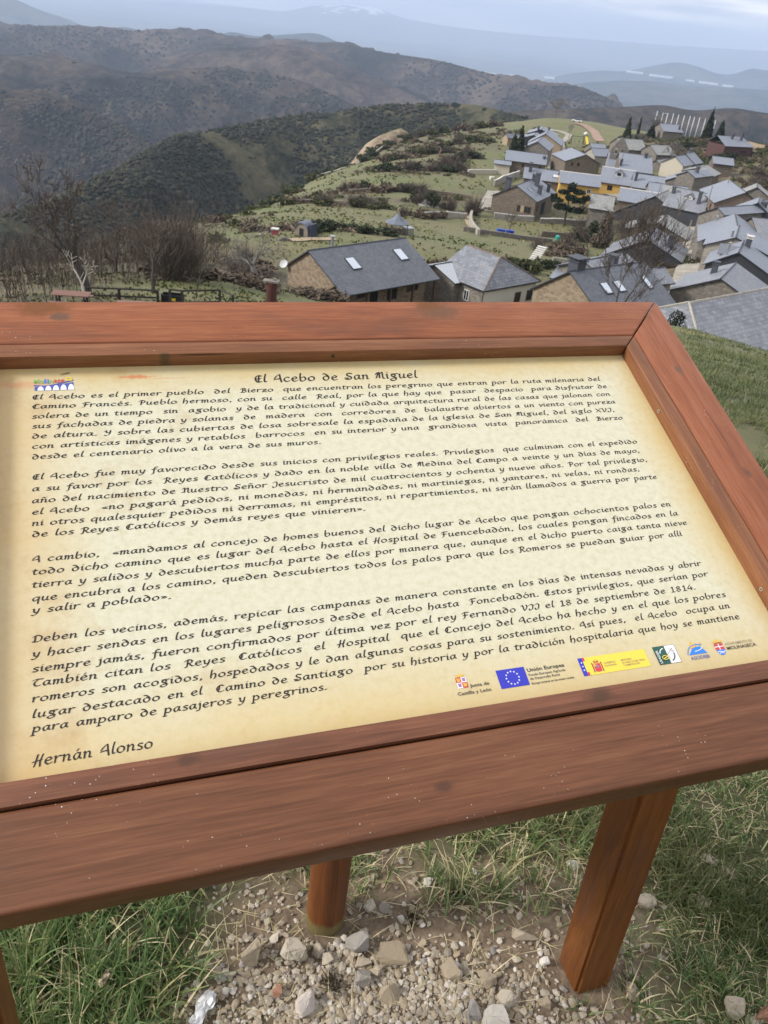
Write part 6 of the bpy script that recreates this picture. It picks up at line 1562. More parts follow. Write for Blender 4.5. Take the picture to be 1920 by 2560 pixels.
LINES = [
 ("El Acebo es el primer pueblo  del  Bierzo  que encuentran los peregrino que entran por la ruta milenaria del", -.0610, -.069),
 ("Camino Francés. Pueblo hermoso, con su  calle  Real, por la que hay que  pasar  despacio  para disfrutar de", -.0790, -.063),
 ("solera de un tiempo  sin  agobio  y de la tradicional y cuidada arquitectura rural de las casas que jalonan con", -.0975, -.065),
 ("sus fachadas de piedra y solanas  de  madera  con  corredores  de  balaustre abiertos a un viento con pureza", -.1158, -.063),
 ("de altura. Y sobre las cubiertas de losa sobresale la espadaña de la iglesia de San Miguel, del siglo XVI,", -.1342, -.073),
 ("con artísticas imágenes y retablos  barrocos  en su interior y una  grandiosa  vista  panorámica  del  Bierzo", -.1526, -.065),
 ("desde el centenario olivo a la vera de sus muros.", -.1712, -.590),
 ("El Acebo fue muy favorecido desde sus inicios con privilegios reales. Privilegios  que culminan con el expedido", -.2062, -.0625),
 ("a su favor por los  Reyes Católicos y dado en la noble villa de Medina del Campo a veinte y un días de mayo,", -.2256, -.067),
 ("año del nacimiento de Nuestro Señor Jesucristo de mil cuatrocientos y ochenta y nueve años. Por tal privilegio,", -.2450, -.062),
 ("el Acebo  «no pagará pedidos, ni monedas, ni hermandades, ni martiniegas, ni yantares, ni velas, ni rondas,", -.2634, -.085),
 ("ni otros qualesquier pedidos ni derramas, ni empréstitos, ni repartimientos, ni serán llamados a guerra por parte", -.2812, -.061),
 ("de los Reyes Católicos y demás reyes que vinieren».", -.2984, -.551),
 ("A cambio,  «mandamos al concejo de homes buenos del dicho lugar de Acebo que pongan ochocientos palos en", -.3360, -.063),
 ("todo dicho camino que es lugar del Acebo hasta el Hospital de Fuencebadón, los cuales pongan fincados en la", -.3543, -.059),
 ("tierra y salidos y descubiertos mucha parte de ellos por manera que, aunque en el dicho puerto caiga tanta nieve", -.3728, -.052),
 ("que encubra a los camino, queden descubiertos todos los palos para que los Romeros se puedan guiar por allí", -.3918, -.071),
 ("y salir a poblado».", -.4080, -.827),
 ("Deben los vecinos, además, repicar las campanas de manera constante en los días de intensas nevadas y abrir", -.4466, -.066),
 ("y hacer sendas en los lugares peligrosos desde el Acebo hasta  Foncebadón. Estos privilegios, que serían por", -.4654, -.064),
 ("siempre jamás, fueron confirmados por última vez por el rey Fernando VII el 18 de septiembre de 1814.", -.4844, -.095),
 ("También citan los  Reyes  Católicos  el  Hospital  que el Concejo del Acebo ha hecho y en el que los pobres", -.5022, -.053),
 ("romeros son acogidos, hospedados y le dan algunas cosas para su sostenimiento. Así pues,  el Acebo  ocupa un", -.5206, -.056),
 ("lugar destacado en el  Camino de Santiago  por su historia y por la tradición hospitalaria que hoy se mantiene", -.5393, -.050),
 ("para amparo de pasajeros y peregrinos.", -.5556, -.659),
]
for s_, v_, u1_ in LINES: write(s_, -.988, v_, .0057, u1_)
write("El Acebo de San Miguel", -.671, -.0405, .0098, -.402)
write("Hernán Alonso", -.988, -.5932, .0074, -.864, nib=.10)
me = bpy.data.meshes.new('lettering')
me.from_pydata([tuple(v) for v in INK_V], [], INK_F); me.materials.append(M_INK)
link('lettering', me, panel)

# printed logos
def flat(name, col): return plain(name, col, 0.4, var=0.03, scale=20)
K = dict(blue=flat('print_blue', (0.03, 0.035, 0.42)), yellow=flat('print_yellow', (0.80, 0.60, 0.07)), red=flat('print_red', (0.55, 0.05, 0.06)), green=flat('print_green', (0.02, 0.09, 0.065)),
         white=flat('print_white', (0.75, 0.75, 0.75)), sky=flat('print_sky', (0.03, 0.20, 0.66)), gold=flat('print_gold', (0.68, 0.42, 0.06)), ink=flat('print_ink', (0.03, 0.028, 0.03)), grey=flat('print_grey', (0.30, 0.26, 0.16)),
         navy=flat('print_navy', (0.07, 0.09, 0.36)), lime=flat('print_lime', (0.25, 0.45, 0.12)), maroon=flat('print_maroon', (0.30, 0.04, 0.05)), purple=flat('print_purple', (0.30, 0.16, 0.30)))
class Print:
    def __init__(s): s.v, s.f, s.m, s.mats, s.h = [], [], [], [], 0.0004
    def mi(s, c):
        if K[c] not in s.mats: s.mats.append(K[c])
        return s.mats.index(K[c])
    def poly(s, pts, c):
        n = len(s.v); s.h += 0.000015
        s.v += [bp(u, v, s.h) for u, v in pts]; s.f.append(tuple(range(n, n + len(pts)))); s.m.append(s.mi(c))
    def rect(s, u0, u1, v0, v1, c): s.poly([(u0, v0), (u1, v0), (u1, v1), (u0, v1)], c)
    def ell(s, u, v, a, b, c, n=20, t0=0, t1=2 * math.pi): s.poly([(u + a * math.cos(t0 + (t1 - t0) * i / n), v + b * math.sin(t0 + (t1 - t0) * i / n)) for i in range(n if t1 - t0 > 6.2 else n + 1)], c)
    def star(s, u, v, r, c): s.poly([(u + (r if i % 2 == 0 else r * .4) * math.sin(math.pi * i / 5), v + (r if i % 2 == 0 else r * .4) * math.cos(math.pi * i / 5)) for i in range(10)][::-1], c)
    def line(s, pts, w, c):
        P = cr(pts, 6)
        for a, b in zip(P[:-1], P[1:]):
            d = (b - a) / (np.hypot(*(b - a)) + 1e-9); n = np.array([-d[1], d[0]]) * w / 2
            s.poly([tuple(a - n), tuple(b - n), tuple(b + n), tuple(a + n)], c)
    def text(s, txt, u0, v0, u1, hgt, c, bold=0.0, ang=0.0, vert=False):
        cu = bpy.data.curves.new('t', 'FONT'); cu.body = txt; cu.resolution_u = 2; cu.offset = bold
        ob = bpy.data.objects.new('t', cu); COL.objects.link(ob)
        bpy.context.view_layer.update()
        ev = ob.evaluated_get(bpy.context.evaluated_depsgraph_get()); m_ = ev.to_mesh()
        co = np.array([v.co[:2] for v in m_.vertices]); fs_ = [tuple(p.vertices) for p in m_.polygons]
        ev.to_mesh_clear(); bpy.data.objects.remove(ob); bpy.data.curves.remove(cu)
        mn, mx = co.min(0), co.max(0)
        cap = 0.73
        q = np.stack([(co[:, 0] - mn[0]) / (mx[0] - mn[0]) * (u1 - u0), co[:, 1] / cap * hgt], 1)
        if ang:
            ca, sa = math.cos(ang), math.sin(ang); q = np.stack([q[:, 0] * ca - q[:, 1] * sa, q[:, 0] * sa + q[:, 1] * ca], 1)
        n = len(s.v); s.h += 0.00002; k = s.mi(c)
        s.v += [bp(u0 + a, v0 + b, s.h) for a, b in q]
        s.f += [tuple(n + i for i in f) for f in fs_]; s.m += [k] * len(fs_)
    def build(s, label):
        me = bpy.data.meshes.new('printed_logo'); me.from_pydata([tuple(v) for v in s.v], [], s.f)
        for m_ in s.mats: me.materials.append(m_)
        me.polygons.foreach_set('material_index', np.array(s.m, dtype=np.int32))
        o = link('printed_logo', me, panel); o['label'] = label
# bridge logo, top left
p = Print(); u0, v0 = -.985, -.046
p.line([(u0, v0 + .012), (u0 + .02, v0 + .011), (u0 + .053, v0 + .021)], .0022, 'navy')
top = [(u0 + .001 + .052 * i / 10, v0 + .009 + .008 * (i / 10) ** 1.6) for i in range(11)]
p.poly([(u0 + .001, v0 + .002)] + [(u0 + .053, v0 + .002)] + top[::-1], 'navy')
for i in range(5):
    a = u0 + .006 + i * .0102
    p.ell(a + .003, v0 + .0015, .0042, .0085 + .0008 * i, 'yellow' if False else 'white', 10, 0, math.pi)
p.text('Mo', u0, v0 + .0155, u0 + .013, .0095, 'lime', .01); p.text('li', u0 + .014, v0 + .0155, u0 + .020, .0095, 'sky', .01); p.text('n', u0 + .0205, v0 + .0155, u0 + .026, .0095, 'lime', .01)
p.text('ase', u0 + .0265, v0 + .0168, u0 + .041, .0095, 'red', .01); p.text('ca', u0 + .0425, v0 + .020, u0 + .0515, .0105, 'yellow', .02); p.text('TURISMO', u0 + .036, v0 + .031, u0 + .050, .003, 'ink', .01, 0.28)
p.build('bridge logo in coloured letters')
# shield, castle and lion quarters
p = Print(); a, b = -.499, -.485
p.rect(a, (a + b) / 2, -.572, -.565, 'red'); p.rect((a + b) / 2, b, -.572, -.565, 'white'); p.rect(a, (a + b) / 2, -.5795, -.572, 'white'); p.rect((a + b) / 2, b, -.5795, -.572, 'red')
for q, r_, c in ((a + .0035, -.5685, 'gold'), (b - .0035, -.5755, 'gold'), (b - .0035, -.5685, 'purple'), (a + .0035, -.5755, 'purple')):
    p.rect(q - .002, q + .002, r_ - .0022, r_ + .001, c)
    for dx in (-.0017, 0, .0017): p.rect(q + dx - .0006, q + dx + .0006, r_ + .001, r_ + .0025, c)
p.rect(a + .002, b - .002, -.5645, -.5615, 'gold')
p.text('Junta de', -.483, -.580, -.457, .0045, 'ink', .008); p.text('Castilla y León', -.502, -.5885, -.457, .0045, 'ink', .008)
p.build('quartered shield and regional council name')
p = Print(); p.rect(-.443, -.4035, -.5885, -.5633, 'blue')
for i in range(12): p.star(-.4232 + .0088 * math.sin(i * math.pi / 6), -.5759 + .0088 * math.cos(i * math.pi / 6), .0016, 'white')
p.text('Unión Europea', -.4005, -.5712, -.347, .0052, 'ink', .012); p.text('Fondo Europeo Agrícola', -.4005, -.5772, -.348, .0034, 'ink', .006); p.text('de Desarrollo Rural', -.4005, -.5825, -.3585, .0034, 'ink', .006)
p.text('Europa invierte en las zonas rurales', -.4005, -.5888, -.340, .0030, 'ink', .012)
p.build('blue flag with a ring of white stars and four lines of text')
p = Print(); p.rect(-.3155, -.2235, -.5885, -.5633, 'yellow'); p.rect(-.3250, -.3155, -.5683, -.5633, 'red'); p.rect(-.3250, -.3155, -.5885, -.5838, 'red'); p.rect(-.3190, -.3155, -.5838, -.5683, 'yellow')
p.rect(-.3252, -.3188, -.5885, -.5633, 'blue')
for i in range(3): p.star(-.3216, -.5700 - i * .0052, .0016, 'white')
p.rect(-.306, -.296, -.5838, -.5735, 'red'); p.ell(-.301, -.5838, .005, .0018, 'red', 12); p.rect(-.3085, -.3068, -.5842, -.572, 'maroon'); p.rect(-.2952, -.2935, -.5842, -.572, 'maroon')
p.rect(-.3045, -.2975, -.5725, -.5695, 'maroon'); p.ell(-.301, -.5695, .003, .0016, 'gold', 10); p.ell(-.3008, -.578, .0022, .0026, 'purple', 10); p.rect(-.3058, -.3026, -.5775, -.5745, 'gold'); p.rect(-.3092, -.3062, -.5855, -.5842, 'grey'); p.rect(-.2958, -.2928, -.5855, -.5842, 'grey')
p.text('GOBIERNO', -.2905, -.5762, -.2725, .0028, 'grey', .01); p.text('DE ESPAÑA', -.2905, -.5802, -.2725, .0028, 'grey', .01)
p.text('MINISTERIO', -.2640, -.5757, -.2478, .0027, 'grey', .01); p.text('DE AGRICULTURA, PESCA', -.2640, -.5795, -.2285, .0027, 'grey', .01); p.text('Y ALIMENTACIÓN', -.2640, -.5833, -.2385, .0027, 'grey', .01)
p.build('yellow government banner with a coat of arms')
p = Print(); p.rect(-.2102, -.1758, -.5895, -.5628, 'ink'); p.rect(-.2098, -.1920, -.5891, -.5632, 'green'); p.rect(-.1920, -.1762, -.5891, -.5632, 'white')
p.line([(-.1935 + .0095 * math.cos(t), -.5760 + .0095 * math.sin(t)) for t in np.linspace(1.7, 2.9, 6)], .0014, 'white'); p.line([(-.1925 + .0105 * math.cos(t), -.5760 + .0105 * math.sin(t)) for t in np.linspace(-1.2, 0.1, 6)], .0014, 'ink')
p.line([(-.198 + .0045 * math.cos(t), -.5805 + .0030 * math.sin(t)) for t in np.linspace(0, 6.28, 14)], .0010, 'yellow'); p.line([(-.2015, -.5822), (-.196, -.580), (-.192, -.5785)], .0012, 'yellow'); p.line([(-.1955, -.5792), (-.189, -.5735), (-.184, -.570)], .0008, 'grey')
for dx, dy in ((0, 0), (.0022, .0008), (.001, -.0024), (-.002, .0018), (.003, -.002)): p.ell(-.1855 + dx, -.5705 + dy, .0007, .0007, 'ink', 8)
p.text('LEADER', -.2062, -.5883, -.1872, .0036, 'white', .012, math.pi / 2)
p.build('green and white square logo with an ear of grain')
p = Print(); p.poly([(-.155, -.5722), (-.1485, -.5622), (-.143, -.5705), (-.149, -.5725)], 'gold'); p.poly([(-.160, -.5822), (-.150, -.5725), (-.1435, -.5715), (-.1375, -.571), (-.1300, -.5822)], 'sky'); p.poly([(-.136, -.5652), (-.133, -.5652), (-.1345, -.5688)], 'gold')
p.line([(-.162, -.5815), (-.155, -.5715), (-.1435, -.568), (-.134, -.5695)], .0011, 'sky'); p.line([(-.1335, -.5728), (-.139, -.5762), (-.149, -.5782)], .0010, 'white')
p.text('ASODEBI', -.160, -.5895, -.1305, .0052, 'navy', .004)
p.build('blue mountain logo under a gold peak')
p = Print(); p.poly([(-.115, -.572), (-.1005, -.572), (-.1005, -.582), (-.103, -.5872), (-.1078, -.5892), (-.1125, -.5872), (-.115, -.582)], 'sky'); p.rect(-.115, -.1005, -.5808, -.572, 'red'); p.rect(-.115, -.1005, -.5766, -.5754, 'white'); p.rect(-.1085, -.107, -.5808, -.572, 'white')
p.line([(-.114, -.5838), (-.110, -.583), (-.106, -.5842), (-.1015, -.5834)], .0011, 'white'); p.line([(-.1125, -.5862), (-.1085, -.5855), (-.104, -.5866)], .0010, 'white')
p.poly([(-.1145, -.5715), (-.101, -.5715), (-.0998, -.5668), (-.1035, -.5685), (-.1078, -.5640), (-.112, -.5685), (-.1158, -.5668)], 'gold'); p.rect(-.1135, -.102, -.5712, -.5698, 'maroon')
p.text('AYUNTAMIENTO DE', -.0975, -.5758, -.0520, .0040, 'grey', .004); p.text('MOLINASECA', -.0975, -.5828, -.0485, .0050, 'ink', .008)
p.build('crowned red and blue town crest')

# ------------------------------------------------------------------ posts
def post(name, x, y, zt_fn, r, square, yaw, zb=-0.25, mat=WD_POST, lean=(0, 0)):
    bm = bmesh.new(); n = 4 if square else 20; zs = 14
    rings = []
    for k in range(zs + 1):
        f = k / zs; ring = []
        for i in range(n):
            t = yaw + 2 * math.pi * (i + 0.5) / n
            q = r * (math.sqrt(2) if square else 1) * (1 + 0.012 * math.sin(i * 2.1 + k * 0.9))
            px, py = x + q * math.cos(t), y + q * math.sin(t)
            zt = zt_fn(px, py)
            z = zb + (zt - zb) * f
            ring.append(bm.verts.new((px + lean[0] * (1 - f) - BASE.x, py + lean[1] * (1 - f) - BASE.y, z)))
        rings.append(ring)
    for k in range(zs):
        for i in range(n): bm.faces.new((rings[k][i], rings[k][(i + 1) % n], rings[k + 1][(i + 1) % n], rings[k + 1][i]))
    bm.faces.new(rings[-1]); bm.faces.new(rings[0][::-1])
    bmesh.ops.recalc_face_normals(bm, faces=bm.faces)
    if square:
        es = [e for e in bm.edges if abs((e.verts[0].co - e.verts[1].co).z) > 0.01]
        bmesh.ops.bevel(bm, geom=es, offset=0.006, segments=2, affect='EDGES')
    me = bpy.data.meshes.new(name); bm.to_mesh(me); bm.free()
    g = np.array([(v.co.z, v.co.x * 1.0, v.co.y) for v in me.vertices], dtype=np.float32)
    at = me.attributes.new('grain', 'FLOAT_VECTOR', 'POINT'); at.data.foreach_set('vector', g.ravel())
    me.polygons.foreach_set('use_smooth', np.ones(len(me.polygons), dtype=bool)); me.materials.append(mat)
    o = link(name, me, board)
    try: me.set_sharp_from_angle(angle=math.radians(40))
    except Exception: pass
    return o
def under(px, py):
    p = Vector((px, py, 0)) - B_O
    # height of the underside plane (h = HB) above (px, py)
    c = B_O + B_N * (HB - 0.001)
    return c.z - (B_N.x * (px - c.x) + B_N.y * (py - c.y)) / B_N.z
yaw0 = math.atan2(B_U.y, B_U.x)
post('post', 0.468, 0.945, under, 0.0385, True, yaw0, lean=(0.042, -0.012))
post('post', -0.490, 0.580, under, 0.0390, True, yaw0)
def round_mat():
    m = wood('stained_round_post', (0.082, 0.026, 0.007), (0.150, 0.049, 0.013), (0.21, 0.074, 0.020), 0.5, 0.9, specks=False, ox=8.1)
    t = m.node_tree; b = t.nodes['Principled BSDF']
    src = b.inputs['Base Color'].links[0].from_socket
    s = t.nodes.new('ShaderNodeSeparateXYZ'); t.links.new(attr(t, 'grain', 'Vector'), s.inputs[0])
    f = math_n(t, 'ADD', s.outputs['X'], math_n(t, 'MULTIPLY', math_n(t, 'SUBTRACT', noise(t, attr(t, 'grain', 'Vector'), 40, 3), 0.5), 0.03))
    c = mixc(t, ramp(t, f, [(0.030, (1, 1, 1)), (0.048, (0, 0, 0))]), src, (0.17, 0.14, 0.055))
    t.links.new(c, b.inputs['Base Color'])
    return m
post('post', -0.020, 0.975, under, 0.0390, False, 0.3, mat=round_mat(), lean=(-0.006, 0.004))
# ------------------------------------------------------------------ grass, gravel and stones round the posts
def grass_mat(name, cols):
    m, t, b = nt_new(name)
    c = ramp(t, attr(t, 'tint'), cols)
    t.links.new(c, b.inputs['Base Color']); b.inputs['Roughness'].default_value = 0.45
    b.inputs['Specular IOR Level'].default_value = 0.4
    tr = t.nodes.new('ShaderNodeBsdfTranslucent'); t.links.new(c, tr.inputs['Color'])
    mx = t.nodes.new('ShaderNodeMixShader'); mx.inputs[0].default_value = 0.3
    out = t.nodes['Material Output']
    t.links.new(b.outputs[0], mx.inputs[1]); t.links.new(tr.outputs[0], mx.inputs[2]); t.links.new(mx.outputs[0], out.inputs['Surface'])
    return m
G_NEAR = grass_mat('grass_blades', [(0.0, (0.068, 0.129, 0.046)), (0.35, (0.143, 0.224, 0.075)), (0.62, (0.271, 0.339, 0.125)), (0.74, (0.353, 0.339, 0.149)), (0.82, (0.597, 0.503, 0.285)), (1.0, (0.842, 0.733, 0.475))])
G_FAR = grass_mat('slope_grass', [(0.0, (0.060, 0.085, 0.026)), (0.4, (0.120, 0.145, 0.046)), (0.65, (0.20, 0.20, 0.080)), (0.8, (0.32, 0.275, 0.14)), (1.0, (0.48, 0.41, 0.25))])
def blades(name, x, y, z, L, w, tilt, azm, curl, tint, mat, label, K=3):
    n = len(x); base = np.stack([x, y, z], 1)
    d = np.stack([np.cos(azm), np.sin(azm), np.zeros(n)], 1)
    side = np.stack([-np.sin(azm), np.cos(azm), np.zeros(n)], 1)
    rr2 = np.random.default_rng(n); tw = rr2.normal(0, .5, n)
    side = side * np.cos(tw)[:, None] + d * np.sin(tw)[:, None]
    V = []; p = base.copy(); ang = tilt.copy()
    V.append((p - side * w[:, None] * .5, p + side * w[:, None] * .5))
    for k in range(1, K + 1):
        p = p + (d * np.sin(ang)[:, None] + np.array([0, 0, 1.0]) * np.cos(ang)[:, None]) * (L / K)[:, None]
        ang = ang + curl / K
        ww = w * (1 - (k / K) ** 1.6) * .5 + w * .03
        V.append((p - side * ww[:, None], p + side * ww[:, None]))
    arr = np.stack([q for pr_ in V for q in pr_], 1)          # n, 2(K+1), 3
    f = np.array([[2 * k, 2 * k + 1, 2 * k + 3, 2 * k + 2] for k in range(K)])
    F = (f[None] + (np.arange(n) * 2 * (K + 1))[:, None, None]).reshape(-1, 4)
    me = np_mesh(name, arr.reshape(-1, 3), F, [mat], True, {'tint': np.repeat(tint, 2 * (K + 1))})
    return tag(link(name, me), label, 'grass', kind='stuff')
POSTS = [(0.50, 0.935, .06), (-0.49, 0.58, .06), (-0.022, 0.975, .05)]
def clear_posts(x, y):
    ok = np.ones(len(x), bool)
    for px_, py_, r_ in POSTS: ok &= np.hypot(x - px_, y - py_) > r_
    return ok
def near_density(x, y):
    nz = fbm(x * 4.2 + 5, y * 4.2, 4) - 0.47
    left = np.clip((-0.175 - x + nz * .35) * 9, 0, 1)
    back = np.clip((y - 1.065 + nz * .45) * 7, 0, 1) * .75
    right = np.clip((x - 0.60 + nz * .30) * 8, 0, 1) * .9
    tuft = np.exp(-((x - .30) / .10) ** 2 - ((y - 1.10) / .07) ** 2) + .9 * np.exp(-((x + .03) / .09) ** 2 - ((y - 1.12) / .06) ** 2) + .5 * np.exp(-((x - .60) / .06) ** 2 - ((y - .92) / .10) ** 2)
    return np.clip(np.maximum(np.maximum(left, back), np.maximum(right, tuft)), 0, 1) * (1 - .55 * np.clip((nz - .06) * 9, 0, 1) * (y > 1.0))
r = np.random.default_rng(301)
n = 7600; cx_ = r.uniform(-1.0, 1.75, n); cy_ = r.uniform(.45, 2.3, n)
k = near_density(cx_, cy_) > r.random(n) * .95; cx_, cy_ = cx_[k], cy_[k]
nb = r.integers(7, 22, len(cx_)); rep = np.repeat(np.arange(len(cx_)), nb); m = len(rep)
leftish = np.clip((-cx_[rep] - .05) * 4, 0, 1)
x = cx_[rep] + r.normal(0, .013, m); y = cy_[rep] + r.normal(0, .013, m); k = clear_posts(x, y)
x, y, rep, leftish = x[k], y[k], rep[k], leftish[k]; m = len(x)
ctint = r.normal(.36, .13, len(cx_)); cl = r.uniform(.6, 1.15, len(cx_)); caz = r.random(len(cx_)) * 6.28
dry = r.random(m) < (.26 + .12 * (y > 1.02) - .05 * leftish)
tint = np.clip(np.where(dry, r.uniform(.74, 1.0, m), ctint[rep] + r.normal(0, .12, m)), 0, 1)
L = (.050 + .060 * r.random(m) ** 1.5) * cl[rep] * (1 + .45 * leftish) * np.where(x > .6, .68, 1)
azm = np.where(r.random(m) < .55, caz[rep] + r.normal(0, .8, m), r.random(m) * 6.28)
tilt = np.abs(r.normal(.38, .30, m)) + dry * r.uniform(0, .7, m)
blades('grass', x, y, gz(x, y) - .006, L, (.0020 + .0022 * r.random(m)) * (1 + .25 * leftish), tilt, azm, r.normal(.75, .6, m) + dry * .5, tint, G_NEAR, 'tufts of dark green grass with dry blades round the posts', 4)
# slope grass down to the brink
n = 30000; rad_ = 1.35 * (24 / 1.35) ** r.random(n); aa = np.radians(np.where(r.random(n) < .72, r.uniform(12, 47, n), r.uniform(-58, 60, n)))
cx_, cy_ = rad_ * np.sin(aa), rad_ * np.cos(aa)
k = fbm(cx_ / .8, cy_ / .8, 3) > .26 + .14 * r.random(n); cx_, cy_ = cx_[k], cy_[k]
nb = r.integers(5, 11, len(cx_)); rep = np.repeat(np.arange(len(cx_)), nb); m = len(rep)
R_ = np.hypot(cx_, cy_)[rep]
x = cx_[rep] + r.normal(0, .02, m) * (1 + R_ * .12); y = cy_[rep] + r.normal(0, .02, m) * (1 + R_ * .12)
pat = fbm(x / 1.3 + 3, y / 1.3 + 8, 4)
tint = np.clip(.10 + (pat - .30) * 1.5 + r.normal(0, .17, m), 0, 1)
L = (.030 + .045 * r.random(m)) * (1 + .5 * (pat - .4)) * np.clip(1.3 - R_ * .03, .8, 1.25)
blades('slope_grass', x, y, gz(x, y) - .008, L, .0026 + .0007 * R_ * r.uniform(.6, 1.2, m), np.abs(r.normal(.65, .40, m)), r.random(m) * 6.28, r.normal(.8, .5, m), tint, G_FAR, 'rough green and straw grass on the slope beside the board', 3)

# --- stones
def stone_mat():
    m, t, b = nt_new('crushed_stone')
    o = coords(t)
    c = ramp(t, attr(t, 'tint'), [(0.0, (0.152, 0.147, 0.147)), (0.18, (0.269, 0.257, 0.246)), (0.38, (0.281, 0.240, 0.187)), (0.58, (0.339, 0.264, 0.170)), (0.72, (0.386, 0.328, 0.246)), (0.86, (0.480, 0.427, 0.339)), (0.95, (0.679, 0.655, 0.608)), (1.0, (0.398, 0.152, 0.082))])
    n1 = noise(t, worldpos(t), 160, 5, .65); n2 = noise(t, worldpos(t), 45, 4, .6)
    c = mixc(t, math_n(t, 'MULTIPLY', n2, .55), c, mixc(t, n1, (0.23, 0.18, 0.125), (0.48, 0.41, 0.305)))
    c = mixc(t, ramp(t, n1, [(.58, (0, 0, 0)), (.75, (.5, .5, .5))]), c, (0.14, 0.10, 0.07))
    t.links.new(c, b.inputs['Base Color']); b.inputs['Roughness'].default_value = 0.88
    bump(t, b, n1, .5, .003)
    return m
M_STONE = stone_mat()
r = np.random.default_rng(401)
ico = bmesh.new(); bmesh.ops.create_icosphere(ico, subdivisions=1, radius=1.0)
I1V = np.array([v.co[:] for v in ico.verts]); I1F = np.array([[v.index for v in f.verts] for f in ico.faces]); ico.free()
def soil_density(x, y):
    return np.clip(1.15 - near_density(x, y) * 1.35, 0.02, 1) * np.where(y > 1.02, .45, 1)
n = 60000; x = r.uniform(-.75, 1.25, n); y = r.uniform(.55, 1.45, n)
gravel = np.clip(1.5 - np.hypot((x - .12) / .34, (y - .79) / .13), .07, 1)
k = (soil_density(x, y) * gravel > r.random(n)) & clear_posts(x, y); x, y = x[k], y[k]; m = len(x)
s = .0026 + .0055 * r.random(m) ** 2.0
sc_ = np.stack([s * r.uniform(.7, 1.4, m), s * r.uniform(.7, 1.4, m), s * r.uniform(.4, .8, m)], 1)
V = I1V[None] * (1 + .38 * (r.random((m, len(I1V), 1)) - .5)) * sc_[:, None]
th = r.random(m) * 6.28; c_, s_ = np.cos(th)[:, None], np.sin(th)[:, None]
V = np.stack([V[..., 0] * c_ - V[..., 1] * s_, V[..., 0] * s_ + V[..., 1] * c_, V[..., 2] + V[..., 0] * r.normal(0, .3, (m, 1))], -1)
V += np.stack([x, y, gz(x, y) + s * .30], 1)[:, None]
F = (I1F[None] + (np.arange(m) * len(I1V))[:, None, None]).reshape(-1, 3)
tag(link('gravel', np_mesh('gravel', V.reshape(-1, 3), F, [M_STONE], False, {'tint': np.repeat(np.clip(r.beta(2.6, 1.5, m), 0, .96), len(I1V))})), 'fine pale gravel spread under the board', 'gravel', kind='stuff')

def rock_mesh(seed, sx, sy, sz, tint, npts=16):
    rr2 = np.random.default_rng(seed); p = rr2.normal(size=(npts, 3)); p /= np.linalg.norm(p, axis=1)[:, None]
    p = np.sign(p) * np.abs(p) ** .7 * rr2.uniform(.82, 1.0, (npts, 1))
    bm = bmesh.new()
    for q in p: bm.verts.new((q[0] * sx / 2, q[1] * sy / 2, q[2] * sz / 2))
    bmesh.ops.convex_hull(bm, input=bm.verts)
    bmesh.ops.delete(bm, geom=[v for v in bm.verts if not v.link_faces], context='VERTS')
    bmesh.ops.dissolve_limit(bm, angle_limit=math.radians(14), verts=bm.verts, edges=bm.edges)
    bmesh.ops.bevel(bm, geom=list(bm.edges), offset=min(sx, sy, sz) * .05, segments=2, affect='EDGES', profile=.6)
    bmesh.ops.triangulate(bm, faces=bm.faces)
    bmesh.ops.subdivide_edges(bm, edges=[e for e in bm.edges if e.calc_length() > max(sx, sy) * .16], cuts=1)
    for v in bm.verts: v.co += Vector(rr2.normal(0, 1, 3)) * min(sx, sy, sz) * .014
    me = bpy.data.meshes.new('stone'); bm.to_mesh(me); bm.free()
    at = me.attributes.new('tint', 'FLOAT', 'POINT'); at.data.foreach_set('value', np.full(len(me.vertices), tint, dtype=np.float32))
    me.materials.append(M_STONE)
    return me
